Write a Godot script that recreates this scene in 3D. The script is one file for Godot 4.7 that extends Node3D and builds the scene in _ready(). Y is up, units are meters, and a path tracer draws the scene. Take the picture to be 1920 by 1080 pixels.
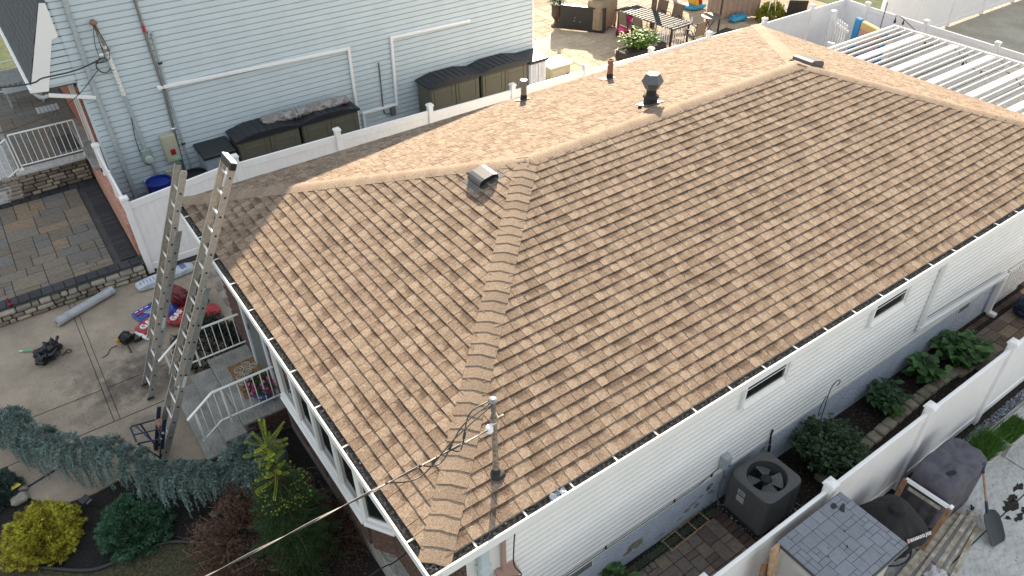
extends Node3D

# ---------------------------------------------------------------- constants
const G := 3.3            # eave height
const W := 8.304          # roof width (z from 0 to -W)
const L := 14.478         # roof length (x from 0 to L)
const RH := 1.2345        # ridge above the eave
const WALL_Z := -0.28     # side wall of the house
const NZ := -14.9         # side wall of the house next door

var rng := RandomNumberGenerator.new()
var M := {}
var used := {}
var tmp_mats := {}

# ---------------------------------------------------------------- mesh builder
class MB:
	var v := PackedVector3Array()
	var n := PackedVector3Array()
	var uv := PackedVector2Array()
	var c := PackedColorArray()
	var use_uv := false
	var use_c := false
	var col := Color(1, 1, 1)
	var map := Vector4.ZERO   # x0, z0, 1/w, 1/d: texture coordinates from the ground plan
	func put_uv(a: Vector3, b: Vector3, d: Vector3):
		for q in [a, d, b]: uv.append(Vector2((q.x - map.x) * map.z, (q.z - map.y) * map.w))
	func tri(a: Vector3, b: Vector3, d: Vector3):
		var nn := (b - a).cross(d - a).normalized()
		v.append(a); v.append(d); v.append(b)
		n.append(nn); n.append(nn); n.append(nn)
		if use_c:
			c.append(col); c.append(col); c.append(col)
		if map != Vector4.ZERO: put_uv(a, b, d)
	func trin(a: Vector3, b: Vector3, d: Vector3, na: Vector3, nb: Vector3, nd: Vector3):
		v.append(a); v.append(d); v.append(b)
		n.append(na); n.append(nd); n.append(nb)
		if use_c:
			c.append(col); c.append(col); c.append(col)
	func quad(a: Vector3, b: Vector3, d: Vector3, e: Vector3):
		tri(a, b, d); tri(a, d, e)
	func quadn(a, b, d, e, na, nb, nd, ne):
		trin(a, b, d, na, nb, nd); trin(a, d, e, na, nd, ne)
	# box from centre and size in a basis, chamfered when bev > 0
	func box(ce: Vector3, s: Vector3, bs := Basis.IDENTITY, bev := 0.0):
		var h := s * 0.5
		if bev <= 0.0:
			var p := []
			for i in 8:
				p.append(ce + bs * Vector3(h.x if i & 1 else -h.x, h.y if i & 2 else -h.y, h.z if i & 4 else -h.z))
			quad(p[0], p[2], p[3], p[1]); quad(p[4], p[5], p[7], p[6])
			quad(p[0], p[4], p[6], p[2]); quad(p[1], p[3], p[7], p[5])
			quad(p[0], p[1], p[5], p[4]); quad(p[2], p[6], p[7], p[3])
			return
		var b := minf(bev, minf(h.x, minf(h.y, h.z)) * 0.9)
		var q := []
		for i in 8:
			var sx := 1.0 if i & 1 else -1.0
			var sy := 1.0 if i & 2 else -1.0
			var sz := 1.0 if i & 4 else -1.0
			q.append([ce + bs * Vector3(sx * h.x, sy * (h.y - b), sz * (h.z - b)),
				ce + bs * Vector3(sx * (h.x - b), sy * h.y, sz * (h.z - b)),
				ce + bs * Vector3(sx * (h.x - b), sy * (h.y - b), sz * h.z)])
		quad(q[0][2], q[2][2], q[3][2], q[1][2]); quad(q[4][2], q[5][2], q[7][2], q[6][2])
		quad(q[0][0], q[4][0], q[6][0], q[2][0]); quad(q[1][0], q[3][0], q[7][0], q[5][0])
		quad(q[0][1], q[1][1], q[5][1], q[4][1]); quad(q[2][1], q[6][1], q[7][1], q[3][1])
		for e in [[0, 1, 1, 2], [2, 3, 1, 2], [4, 5, 1, 2], [6, 7, 1, 2], [0, 2, 0, 2], [1, 3, 0, 2], [4, 6, 0, 2], [5, 7, 0, 2], [0, 4, 0, 1], [1, 5, 0, 1], [2, 6, 0, 1], [3, 7, 0, 1]]:
			var a0: Vector3 = q[e[0]][e[2]]; var a1: Vector3 = q[e[1]][e[2]]
			var b0: Vector3 = q[e[0]][e[3]]; var b1: Vector3 = q[e[1]][e[3]]
			var out := (a0 + a1 + b0 + b1) * 0.25 - ce
			if (a1 - a0).cross(b1 - a0).dot(out) > 0: quad(a0, a1, b1, b0)
			else: quad(a0, b0, b1, a1)
		for i in 8:
			var a: Vector3 = q[i][0]; var bb: Vector3 = q[i][1]; var d: Vector3 = q[i][2]
			if (bb - a).cross(d - a).dot(a - ce) > 0: tri(a, bb, d)
			else: tri(a, d, bb)
	# a bar between two points
	func bar(a: Vector3, b: Vector3, w: float, h: float, up := Vector3.UP, bev := 0.0):
		var z := (b - a).normalized()
		var x := up.cross(z)
		if x.length() < 0.01: x = Vector3.RIGHT.cross(z)
		x = x.normalized()
		var y := z.cross(x)
		box((a + b) * 0.5, Vector3(w, h, a.distance_to(b)), Basis(x, y, z), bev)
	func tube(path: Array, r, sides := 8, caps := true):
		var rings := []
		var nrm := []
		var px := Vector3.ZERO
		for i in path.size():
			var t: Vector3 = (path[mini(i + 1, path.size() - 1)] - path[maxi(i - 1, 0)])
			t = t.normalized()
			if px == Vector3.ZERO:
				px = t.cross(Vector3.UP)
				if px.length() < 0.05: px = t.cross(Vector3.RIGHT)
			px = (px - t * px.dot(t)).normalized()
			var py := t.cross(px)
			var rr: float = r[i] if r is Array else r
			var ring := []
			var nr := []
			for k in sides:
				var a := TAU * k / sides
				var d := px * cos(a) + py * sin(a)
				ring.append(path[i] + d * rr); nr.append(d)
			rings.append(ring); nrm.append(nr)
		for i in path.size() - 1:
			for k in sides:
				var k2 := (k + 1) % sides
				quadn(rings[i][k], rings[i][k2], rings[i + 1][k2], rings[i + 1][k], nrm[i][k], nrm[i][k2], nrm[i + 1][k2], nrm[i + 1][k])
		if caps:
			for k in range(1, sides - 1):
				tri(rings[0][0], rings[0][k + 1], rings[0][k])
				var e: Array = rings[-1]
				tri(e[0], e[k], e[k + 1])
	# profile: array of Vector2(radius, height); smooth when sm
	func lathe(at: Vector3, prof: Array, sides := 16, sm := true, bs := Basis.IDENTITY):
		for i in prof.size() - 1:
			var p0: Vector2 = prof[i]; var p1: Vector2 = prof[i + 1]
			var d := (p1 - p0)
			var nv := Vector2(d.y, -d.x).normalized()
			for k in sides:
				var a0 := TAU * k / sides; var a1 := TAU * (k + 1) / sides
				var c0 := Vector3(cos(a0), 0, -sin(a0)); var c1 := Vector3(cos(a1), 0, -sin(a1))
				var A := at + bs * (c0 * p0.x + Vector3(0, p0.y, 0)); var B := at + bs * (c1 * p0.x + Vector3(0, p0.y, 0))
				var C := at + bs * (c1 * p1.x + Vector3(0, p1.y, 0)); var D := at + bs * (c0 * p1.x + Vector3(0, p1.y, 0))
				if sm:
					var n0 := bs * (c0 * nv.x + Vector3(0, nv.y, 0)); var n1 := bs * (c1 * nv.x + Vector3(0, nv.y, 0))
					if p0.x > 1e-5: trin(A, B, C, n0, n1, n1)
					if p1.x > 1e-5: trin(A, C, D, n0, n1, n0)
				else:
					if p0.x > 1e-5: tri(A, B, C)
					if p1.x > 1e-5: tri(A, C, D)
	# extrude a flat polygon (x,z) between two heights
	func slab(poly: PackedVector2Array, y0: float, y1: float):
		var idx := Geometry2D.triangulate_polygon(poly)
		for i in range(0, idx.size(), 3):
			var a := poly[idx[i]]; var b := poly[idx[i + 1]]; var d := poly[idx[i + 2]]
			var A := Vector3(a.x, y1, a.y); var B := Vector3(b.x, y1, b.y); var D := Vector3(d.x, y1, d.y)
			if (B - A).cross(D - A).y > 0: tri(A, B, D)
			else: tri(A, D, B)
		var ar := 0.0
		for i in poly.size():
			var a := poly[i]; var b := poly[(i + 1) % poly.size()]
			ar += a.x * b.y - b.x * a.y
		for i in poly.size():
			var a := poly[i]; var b := poly[(i + 1) % poly.size()]
			if ar > 0: quad(Vector3(a.x, y1, a.y), Vector3(b.x, y1, b.y), Vector3(b.x, y0, b.y), Vector3(a.x, y0, a.y))
			else: quad(Vector3(b.x, y1, b.y), Vector3(a.x, y1, a.y), Vector3(a.x, y0, a.y), Vector3(b.x, y0, b.y))
	# polygon in a plane (o + x*px + y*py), thick along -nrm
	func plate(poly: Array, o: Vector3, x: Vector3, y: Vector3, thick: float):
		var nn := x.cross(y).normalized()
		var pv := PackedVector2Array(poly)
		var idx := Geometry2D.triangulate_polygon(pv)
		var ar := 0.0
		for i in pv.size():
			var a := pv[i]; var b := pv[(i + 1) % pv.size()]
			ar += a.x * b.y - b.x * a.y
		for i in range(0, idx.size(), 3):
			var P := []
			for k in 3: P.append(o + x * pv[idx[i + k]].x + y * pv[idx[i + k]].y)
			if (P[1] - P[0]).cross(P[2] - P[0]).dot(nn) < 0: P = [P[0], P[2], P[1]]
			tri(P[0], P[1], P[2])
			tri(P[0] - nn * thick, P[2] - nn * thick, P[1] - nn * thick)
		for i in pv.size():
			var a := pv[i]; var b := pv[(i + 1) % pv.size()]
			var A := o + x * a.x + y * a.y; var B := o + x * b.x + y * b.y
			if ar > 0: quad(B, A, A - nn * thick, B - nn * thick)
			else: quad(A, B, B - nn * thick, A - nn * thick)
	func mesh() -> ArrayMesh:
		var a := []
		a.resize(Mesh.ARRAY_MAX)
		a[Mesh.ARRAY_VERTEX] = v
		a[Mesh.ARRAY_NORMAL] = n
		if use_uv or map != Vector4.ZERO: a[Mesh.ARRAY_TEX_UV] = uv
		if use_c: a[Mesh.ARRAY_COLOR] = c
		var m := ArrayMesh.new()
		m.add_surface_from_arrays(Mesh.PRIMITIVE_TRIANGLES, a)
		return m

# ---------------------------------------------------------------- object helpers
func numbered(called: String) -> String:
	if not used.has(called):
		used[called] = 0
		return called
	used[called] += 1
	return "%s_%03d" % [called, used[called]]

func tag(o: Node, label: String, category: String, group := "") -> Node:
	o.set_meta("label", label)
	o.set_meta("category", category)
	if group != "": o.set_meta("group", group)
	return o

func thing(called: String, label: String, category: String, at := Vector3.ZERO, turn := 0.0, group := "") -> Node3D:
	var o := Node3D.new()
	o.name = numbered(called)
	add_child(o)
	o.position = at
	o.rotation.y = turn
	tag(o, label, category, group)
	return o

func part(called: String, mb, mat: Material, parent: Node = null, kind := "") -> MeshInstance3D:
	var o := MeshInstance3D.new()
	o.mesh = mb.mesh() if mb is MB else mb
	o.material_override = mat
	o.cast_shadow = GeometryInstance3D.SHADOW_CASTING_SETTING_ON
	if parent == null:
		o.name = numbered(called)
		add_child(o)
	else:
		o.name = called
		parent.add_child(o, true)
	if kind != "": o.set_meta("kind", kind)
	return o

func single(called: String, mb, mat: Material, label: String, category: String, group := "") -> MeshInstance3D:
	var o := part(called, mb, mat)
	tag(o, label, category, group)
	return o

func setting(called: String, mb, mat: Material) -> MeshInstance3D:
	return part(called, mb, mat, null, "structure")

func bx(ce: Vector3, s: Vector3, bev := 0.0, bs := Basis.IDENTITY) -> MB:
	var m := MB.new()
	m.box(ce, s, bs, bev)
	return m

func span(a: Vector3, b: Vector3, bev := 0.0) -> MB:
	return bx((a + b) * 0.5, (b - a).abs(), bev)

func tb(path: Array, r, sides := 8) -> MB:
	var m := MB.new()
	m.tube(path, r, sides)
	return m

func curve(pts: Array, steps := 6) -> Array:
	var out := []
	for i in pts.size() - 1:
		var p0: Vector3 = pts[maxi(i - 1, 0)]; var p1: Vector3 = pts[i]; var p2: Vector3 = pts[i + 1]; var p3: Vector3 = pts[mini(i + 2, pts.size() - 1)]
		for k in steps:
			var t := float(k) / steps
			out.append(p1.cubic_interpolate(p2, p0, p3, t))
	out.append(pts[-1])
	return out

func rnd(a: float, b: float) -> float:
	return rng.randf_range(a, b)

func rv(s: float) -> Vector3:
	return Vector3(rnd(-s, s), rnd(-s, s), rnd(-s, s))

# ---------------------------------------------------------------- materials (base colours are linear values)
func lin(r: float, g: float, b: float) -> Color:
	return Color(r, g, b).linear_to_srgb()

# image with coarse patches, fine grain and speckles between three linear colours
func surf_tex(seed_: int, c0: Color, c1: Color, c2: Color, coarse: float, fine: float, speck: float, size := 224, octaves := 4, speck_c := Color(0.02, 0.018, 0.015)) -> ImageTexture:
	var nz := FastNoiseLite.new()
	nz.seed = seed_
	nz.frequency = coarse / size
	nz.fractal_octaves = octaves
	var im := nz.get_seamless_image(size, size)
	im.convert(Image.FORMAT_L8)
	var d := im.get_data()
	var r := RandomNumberGenerator.new()
	r.seed = seed_ * 7 + 3
	var lut := []
	for k in 256:
		var t := clampf((k / 255.0 - 0.5) * 1.5 + 0.5, 0, 1)
		var c := c0.lerp(c1, t * 2.0) if t < 0.5 else c1.lerp(c2, t * 2.0 - 1.0)
		c = c.linear_to_srgb()
		lut.append(Vector3(c.r, c.g, c.b) * 255.0)
	var sc := speck_c.linear_to_srgb()
	var sv := Vector3(sc.r, sc.g, sc.b) * 255.0
	var out := PackedByteArray()
	out.resize(size * size * 3)
	for i in size * size:
		var c: Vector3 = lut[d[i]] * (1.0 + (r.randf() - 0.5) * fine)
		if speck > 0.0 and r.randf() < speck: c = c.lerp(sv, r.randf())
		out[i * 3] = mini(int(c.x), 255); out[i * 3 + 1] = mini(int(c.y), 255); out[i * 3 + 2] = mini(int(c.z), 255)
	return ImageTexture.create_from_image(Image.create_from_data(size, size, false, Image.FORMAT_RGB8, out))

var bump_cache := {}
func bump_tex(seed_: int, freq: float, strength: float, size := 256) -> ImageTexture:
	var key := "%d/%f/%f" % [seed_, freq, strength]
	if bump_cache.has(key): return bump_cache[key]
	var nz := FastNoiseLite.new()
	nz.seed = seed_
	nz.frequency = freq / size
	nz.fractal_octaves = 4
	var im := nz.get_seamless_image(size, size)
	im.convert(Image.FORMAT_L8)
	im.bump_map_to_normal_map(strength)
	bump_cache[key] = ImageTexture.create_from_image(im)
	return bump_cache[key]

# metres: how much one texture tile covers
func rough_mat(seed_: int, c: Color, vary: float, metres: float, rough := 0.85, fine := 0.08, speck := 0.0, bump := 0.0, metal := 0.0, coarse := 4.0) -> StandardMaterial3D:
	var m := StandardMaterial3D.new()
	var c0 := Color(c.r * (1 - vary), c.g * (1 - vary), c.b * (1 - vary))
	var c2 := Color(c.r * (1 + vary), c.g * (1 + vary), c.b * (1 + vary))
	m.albedo_texture = surf_tex(seed_, c0, c, c2, coarse, fine, speck)
	m.uv1_triplanar = true
	m.uv1_world_triplanar = true
	m.uv1_scale = Vector3.ONE / metres
	m.roughness = rough
	m.metallic = metal
	if bump > 0:
		m.normal_enabled = true
		m.normal_texture = bump_tex(11, 24.0, 6.0)
		m.normal_scale = bump
	return m

func three_mat(seed_: int, c0: Color, c1: Color, c2: Color, metres: float, rough := 0.9, fine := 0.1, speck := 0.0, bump := 0.0, coarse := 4.0) -> StandardMaterial3D:
	var m := rough_mat(seed_, c1, 0.1, metres, rough, fine, speck, bump)
	m.albedo_texture = surf_tex(seed_, c0, c1, c2, coarse, fine, speck)
	return m

func plain(c: Color, rough := 0.6, metal := 0.0) -> StandardMaterial3D:
	var m := StandardMaterial3D.new()
	m.albedo_color = c.linear_to_srgb()
	m.roughness = rough
	m.metallic = metal
	return m

# one texture shared, tinted
func tint(base: StandardMaterial3D, c: Color) -> StandardMaterial3D:
	var m: StandardMaterial3D = base.duplicate()
	m.albedo_color = c.linear_to_srgb()
	return m

func vcol(rough := 0.8, back := 0.0) -> StandardMaterial3D:
	var m := StandardMaterial3D.new()
	m.vertex_color_use_as_albedo = true
	m.roughness = rough
	m.cull_mode = BaseMaterial3D.CULL_DISABLED
	if back > 0:
		m.backlight_enabled = true
		m.backlight = Color(back, back, back * 0.5)
	return m

func make_materials():
	M.vinyl = rough_mat(1, Color(0.80, 0.80, 0.78), 0.03, 3.0, 0.45, 0.015)
	M.vinyl_blue = rough_mat(2, Color(0.52, 0.60, 0.64), 0.03, 3.0, 0.5, 0.02)
	M.fence = rough_mat(3, Color(0.80, 0.79, 0.79), 0.025, 2.0, 0.4, 0.012)
	M.white = plain(Color(0.82, 0.82, 0.81), 0.4)
	M.white_metal = plain(Color(0.78, 0.78, 0.77), 0.35)
	M.found = rough_mat(4, Color(0.50, 0.56, 0.66), 0.07, 1.5, 0.85, 0.04, 0.004, 0.4)
	M.bare = rough_mat(5, Color(0.30, 0.27, 0.23), 0.2, 0.4, 0.95, 0.12, 0.02, 0.6)
	M.concrete = three_mat(6, Color(0.17, 0.14, 0.115), Color(0.29, 0.245, 0.21), Color(0.36, 0.31, 0.27), 2.6, 0.95, 0.09, 0.012, 0.5, 5.0)
	M.concrete_pale = three_mat(7, Color(0.375, 0.37, 0.355), Color(0.42, 0.415, 0.40), Color(0.46, 0.455, 0.44), 3.4, 0.95, 0.06, 0.003, 0.4, 3.0)
	M.concrete_step = three_mat(8, Color(0.235, 0.225, 0.205), Color(0.285, 0.275, 0.255), Color(0.33, 0.32, 0.30), 1.6, 0.9, 0.08, 0.012, 0.4)
	M.concrete_olive = three_mat(9, Color(0.32, 0.285, 0.225), Color(0.36, 0.325, 0.26), Color(0.40, 0.365, 0.30), 5.0, 0.95, 0.05, 0.004, 0.3, 3.0)
	M.brick = three_mat(10, Color(0.05, 0.032, 0.027), Color(0.095, 0.055, 0.043), Color(0.16, 0.10, 0.08), 0.35, 0.95, 0.15, 0.02, 0.6, 6.0)
	M.brick_red = three_mat(12, Color(0.20, 0.07, 0.045), Color(0.29, 0.10, 0.065), Color(0.36, 0.15, 0.1), 0.4, 0.95, 0.1, 0.01, 0.5)
	M.brick_salmon = three_mat(13, Color(0.34, 0.17, 0.12), Color(0.42, 0.22, 0.16), Color(0.47, 0.26, 0.2), 0.8, 0.95, 0.07, 0.01, 0.4)
	M.mortar = rough_mat(14, Color(0.20, 0.18, 0.165), 0.12, 0.6, 0.95, 0.1)
	M.soil = three_mat(15, Color(0.012, 0.009, 0.007), Color(0.022, 0.017, 0.013), Color(0.04, 0.03, 0.022), 0.8, 1.0, 0.35, 0.02, 1.0, 12.0)
	M.mulch = three_mat(16, Color(0.008, 0.007, 0.006), Color(0.015, 0.013, 0.012), Color(0.026, 0.022, 0.02), 0.6, 1.0, 0.3, 0.0, 1.0, 14.0)
	M.ground = three_mat(17, Color(0.03, 0.05, 0.016), Color(0.045, 0.07, 0.022), Color(0.07, 0.09, 0.035), 3.0, 1.0, 0.2)
	M.asphalt = rough_mat(18, Color(0.06, 0.06, 0.06), 0.15, 1.5, 0.95, 0.2)
	M.deck = rough_mat(19, Color(0.034, 0.029, 0.027), 0.15, 1.0, 0.8, 0.08)
	M.alu = rough_mat(20, Color(0.44, 0.44, 0.42), 0.14, 0.5, 0.42, 0.05, 0.006, 0.0, 0.6, 6.0)
	M.alu_lit_tan = rough_mat(21, Color(0.44, 0.40, 0.35), 0.12, 0.5, 0.5, 0.05, 0.008, 0.0, 0.35, 6.0)  # same aluminium, with warm reflected light mixed into its colour
	M.galv = rough_mat(22, Color(0.25, 0.25, 0.248), 0.15, 0.3, 0.45, 0.06, 0.01, 0.0, 0.7)
	M.grey_metal = rough_mat(23, Color(0.15, 0.165, 0.175), 0.1, 0.4, 0.5, 0.04, 0.0, 0.0, 0.3)
	M.pipe_grey = rough_mat(24, Color(0.36, 0.40, 0.42), 0.12, 0.5, 0.55, 0.05)
	M.mast = three_mat(25, Color(0.12, 0.08, 0.055), Color(0.24, 0.19, 0.15), Color(0.34, 0.31, 0.27), 0.25, 0.6, 0.1, 0.02)
	M.rust = three_mat(26, Color(0.16, 0.06, 0.035), Color(0.26, 0.12, 0.075), Color(0.38, 0.26, 0.2), 0.12, 0.8, 0.15, 0.02, 0.3)
	M.black = plain(Color(0.012, 0.012, 0.013), 0.45)
	M.rubber = plain(Color(0.016, 0.016, 0.018), 0.7)
	M.gutter_in = three_mat(27, Color(0.028, 0.025, 0.022), Color(0.055, 0.049, 0.043), Color(0.20, 0.195, 0.185), 0.4, 0.9, 0.3, 0.02, 0.8, 8.0)
	M.gutter_pan = rough_mat(128, Color(0.34, 0.34, 0.33), 0.2, 0.4, 0.7, 0.1, 0.02)
	M.vent = rough_mat(129, Color(0.10, 0.108, 0.115), 0.1, 0.4, 0.42, 0.04, 0.0, 0.0, 0.2)
	M.cable = plain(Color(0.03, 0.03, 0.03), 0.45)
	M.cable_bare = rough_mat(28, Color(0.16, 0.163, 0.166), 0.15, 0.2, 0.4, 0.08, 0.0, 0.0, 0.6)
	M.glass_dark = plain(Color(0.014, 0.016, 0.018), 0.06)
	M.navy = plain(Color(0.012, 0.022, 0.06), 0.55)
	M.wood = three_mat(29, Color(0.24, 0.15, 0.085), Color(0.36, 0.235, 0.14), Color(0.44, 0.30, 0.19), 0.5, 0.85, 0.08, 0.006, 0.3)
	M.wood_dark = three_mat(30, Color(0.14, 0.075, 0.04), Color(0.23, 0.13, 0.07), Color(0.30, 0.18, 0.10), 0.4, 0.85, 0.1, 0.01, 0.3)
	M.wood_old = three_mat(31, Color(0.20, 0.17, 0.135), Color(0.30, 0.26, 0.21), Color(0.42, 0.39, 0.34), 0.5, 0.95, 0.08, 0.015, 0.5, 5.0)
	M.rung = plain(Color(0.72, 0.72, 0.70), 0.4, 0.5)
	M.gravel = three_mat(32, Color(0.10, 0.10, 0.10), Color(0.22, 0.22, 0.23), Color(0.42, 0.42, 0.44), 0.18, 1.0, 0.4, 0.05, 1.2, 16.0)
	M.shingle_grey = three_mat(33, Color(0.055, 0.06, 0.068), Color(0.085, 0.092, 0.10), Color(0.12, 0.128, 0.14), 0.4, 0.95, 0.2, 0.0, 0.3, 8.0)
	var h := StandardMaterial3D.new()
	h.albedo_texture = shingle_atlas()
	h.roughness = 0.93
	h.normal_enabled = true
	h.normal_texture = bump_tex(40, 110.0, 5.0, 512)
	h.normal_scale = 0.5
	M.shingle = h
	M.shingle_cap = cap_material()

# colours of mineral granules on the shingles
const GRAN := [Color(0.050, 0.031, 0.022), Color(0.112, 0.074, 0.051), Color(0.192, 0.133, 0.091), Color(0.275, 0.202, 0.142), Color(0.43, 0.345, 0.265)]

# 4 x 4 printed shingle tabs: dark blend at the head of the tab, pale blend in a corner, broken by granules
func shingle_atlas() -> ImageTexture:
	var cw := 256
	var ch := 160
	var w := cw * 4
	var hh := ch * 4
	var r := RandomNumberGenerator.new()
	r.seed = 5150
	var nz := FastNoiseLite.new()
	nz.seed = 77
	nz.frequency = 0.02
	nz.fractal_octaves = 3
	var pal := []
	for g in GRAN:
		var s: Color = g.linear_to_srgb()
		pal.append([int(s.r * 255), int(s.g * 255), int(s.b * 255)])
	var out := PackedByteArray()
	out.resize(w * hh * 3)
	for cy in 4:
		for cx in 4:
			var tone := r.randf_range(-0.42, 0.36)
			var dark_w := r.randf_range(0.3, 0.95)
			var dark_x := r.randf_range(0.0, 0.6)
			var dark_h := r.randf_range(0.36, 0.66) if r.randf() < 0.8 else 0.0
			var pale_x := r.randf_range(0.0, 0.9)
			var pale_s := r.randf_range(0.5, 1.2)
			var blk := PackedFloat32Array()
			for k in 40 * 24: blk.append(r.randf_range(-0.75, 0.75))
			for y in ch:
				var fy := float(y) / ch          # 0 at the head, 1 at the butt
				for x in cw:
					var fx := float(x) / cw
					var n0 := nz.get_noise_2d(cx * 400 + x, cy * 400 + y)
					var m := 2.2 + tone + n0 * 0.45 + blk[(y / 7) * 40 + x / 7]
					if fy < dark_h + n0 * 0.25 - 0.35 * absf(fx - dark_x) and absf(fx - dark_x) < dark_w * 0.6 + n0 * 0.3: m -= 1.3
					var dx := (fx - pale_x) * 1.6
					var dy := fy - 0.62
					if dx * dx + dy * dy < 0.16 * pale_s + n0 * 0.12: m += 0.5
					m += r.randf_range(-1.25, 1.25)
					var k := clampi(int(roundf(m)), 0, 4)
					var i := ((cy * ch + y) * w + cx * cw + x) * 3
					out[i] = pal[k][0]; out[i + 1] = pal[k][1]; out[i + 2] = pal[k][2]
	return ImageTexture.create_from_image(Image.create_from_data(w, hh, false, Image.FORMAT_RGB8, out))

func cap_material() -> StandardMaterial3D:
	var size := 256
	var r := RandomNumberGenerator.new()
	r.seed = 616
	var out := PackedByteArray()
	out.resize(size * size * 3)
	var pal := []
	for g in GRAN:
		var s: Color = g.linear_to_srgb()
		pal.append([int(s.r * 255), int(s.g * 255), int(s.b * 255)])
	var blk := PackedFloat32Array()
	for k in 64 * 64: blk.append(r.randf_range(-0.8, 0.8))
	for i in size * size:
		var k := clampi(int(roundf(blk[(i / size / 4) * 64 + (i % size) / 4] + 2.8 + r.randf_range(-1.3, 1.1))), 0, 4)
		out[i * 3] = pal[k][0]; out[i * 3 + 1] = pal[k][1]; out[i * 3 + 2] = pal[k][2]
	var m := StandardMaterial3D.new()
	m.albedo_texture = ImageTexture.create_from_image(Image.create_from_data(size, size, false, Image.FORMAT_RGB8, out))
	m.uv1_triplanar = true
	m.uv1_world_triplanar = true
	m.uv1_scale = Vector3.ONE / 0.5
	m.roughness = 0.93
	m.vertex_color_use_as_albedo = true
	return m

func _ready():
	rng.seed = 20240611
	# ---- camera
	var cam := Camera3D.new()
	cam.name = "camera"
	add_child(cam)
	cam.position = Vector3(-1.71846, 9.82206, 3.8344)
	cam.rotation = Vector3(-0.659277, -0.609368, -0.0131076)
	cam.fov = rad_to_deg(2.0 * atan(540.0 / 1413.573))
	cam.near = 0.05
	cam.far = 900.0
	cam.current = true
	# ---- sky, exposure
	var sm := ProceduralSkyMaterial.new()
	sm.sky_top_color = Color(0.64, 0.68, 0.72)
	sm.sky_horizon_color = Color(0.92, 0.90, 0.865)
	sm.sky_curve = 0.22
	sm.ground_bottom_color = Color(0.30, 0.28, 0.26)
	sm.ground_horizon_color = Color(0.62, 0.62, 0.60)
	sm.sun_angle_max = 0.0
	var sky := Sky.new()
	sky.sky_material = sm
	var env := Environment.new()
	env.background_mode = Environment.BG_SKY
	env.sky = sky
	env.background_energy_multiplier = 0.74
	env.tonemap_mode = Environment.TONE_MAPPER_LINEAR
	env.tonemap_exposure = 3.0
	env.sdfgi_enabled = true
	env.ssao_enabled = true
	env.ssil_enabled = true
	var we := WorldEnvironment.new()
	we.name = "environment"
	we.environment = env
	add_child(we)
	# ---- sun: low, behind the far neighbour, shining towards the camera
	var sun := DirectionalLight3D.new()
	sun.name = "sun"
	add_child(sun)
	sun.look_at_from_position(Vector3(56, 43, -70), Vector3.ZERO, Vector3.UP)
	sun.light_energy = 1.6
	sun.light_color = Color(1.0, 0.92, 0.81)
	sun.light_angular_distance = 0.5
	sun.shadow_enabled = true
	make_materials()
	build_ground()
	build_house()
	build_neighbour()
	build_fences()
	build_front_yard()
	build_side_alley()
	build_right_yard()
	build_back_yards()

# ---------------------------------------------------------------- the house with the tan roof
func clip_half(poly: PackedVector2Array, nx: float, ny: float, d: float) -> PackedVector2Array:
	# keep points with nx*x + ny*y >= d
	var out := PackedVector2Array()
	for i in poly.size():
		var a := poly[i]; var b := poly[(i + 1) % poly.size()]
		var fa := nx * a.x + ny * a.y - d
		var fb := nx * b.x + ny * b.y - d
		if fa >= 0: out.append(a)
		if (fa >= 0) != (fb >= 0): out.append(a.lerp(b, fa / (fa - fb)))
	return out

func shingle_into(m: MB, t: Dictionary):
	var O: Vector3 = t.O; var U: Vector3 = t.U; var V: Vector3 = t.V; var N: Vector3 = t.N
	var top := []
	var low := []
	var uvs := []
	for q in t.poly:
		var f: float = (q.y - t.v0) / t.dv
		var hgt: float = lerpf(t.th, 0.0015, f)
		if f < 0.3: hgt += t.curl * (1.0 - f / 0.3)
		top.append(O + U * q.x + V * q.y + N * hgt)
		low.append(O + U * q.x + V * q.y - N * 0.002)
		uvs.append(Vector2((t.cx + 0.02 + 0.96 * clampf((q.x - t.u0) / 0.27, 0, 1)) / 4.0, (t.cy + 0.98 - 0.96 * clampf(f, 0, 1)) / 4.0))
	for i in range(1, top.size() - 1):
		m.tri(top[0], top[i], top[i + 1])
		m.uv.append(uvs[0]); m.uv.append(uvs[i + 1]); m.uv.append(uvs[i])
	for i in top.size():
		var j := (i + 1) % top.size()
		if absf(t.poly[i].y - t.v0 - t.dv) < 1e-4 and absf(t.poly[j].y - t.v0 - t.dv) < 1e-4: continue
		m.quad(top[i], low[i], low[j], top[j])
		var e := Vector2((t.cx + 0.5) / 4.0, (t.cy + 0.06) / 4.0)
		for k in 6: m.uv.append(e + Vector2(0.02 * (k % 2), 0.004 * k))

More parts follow.
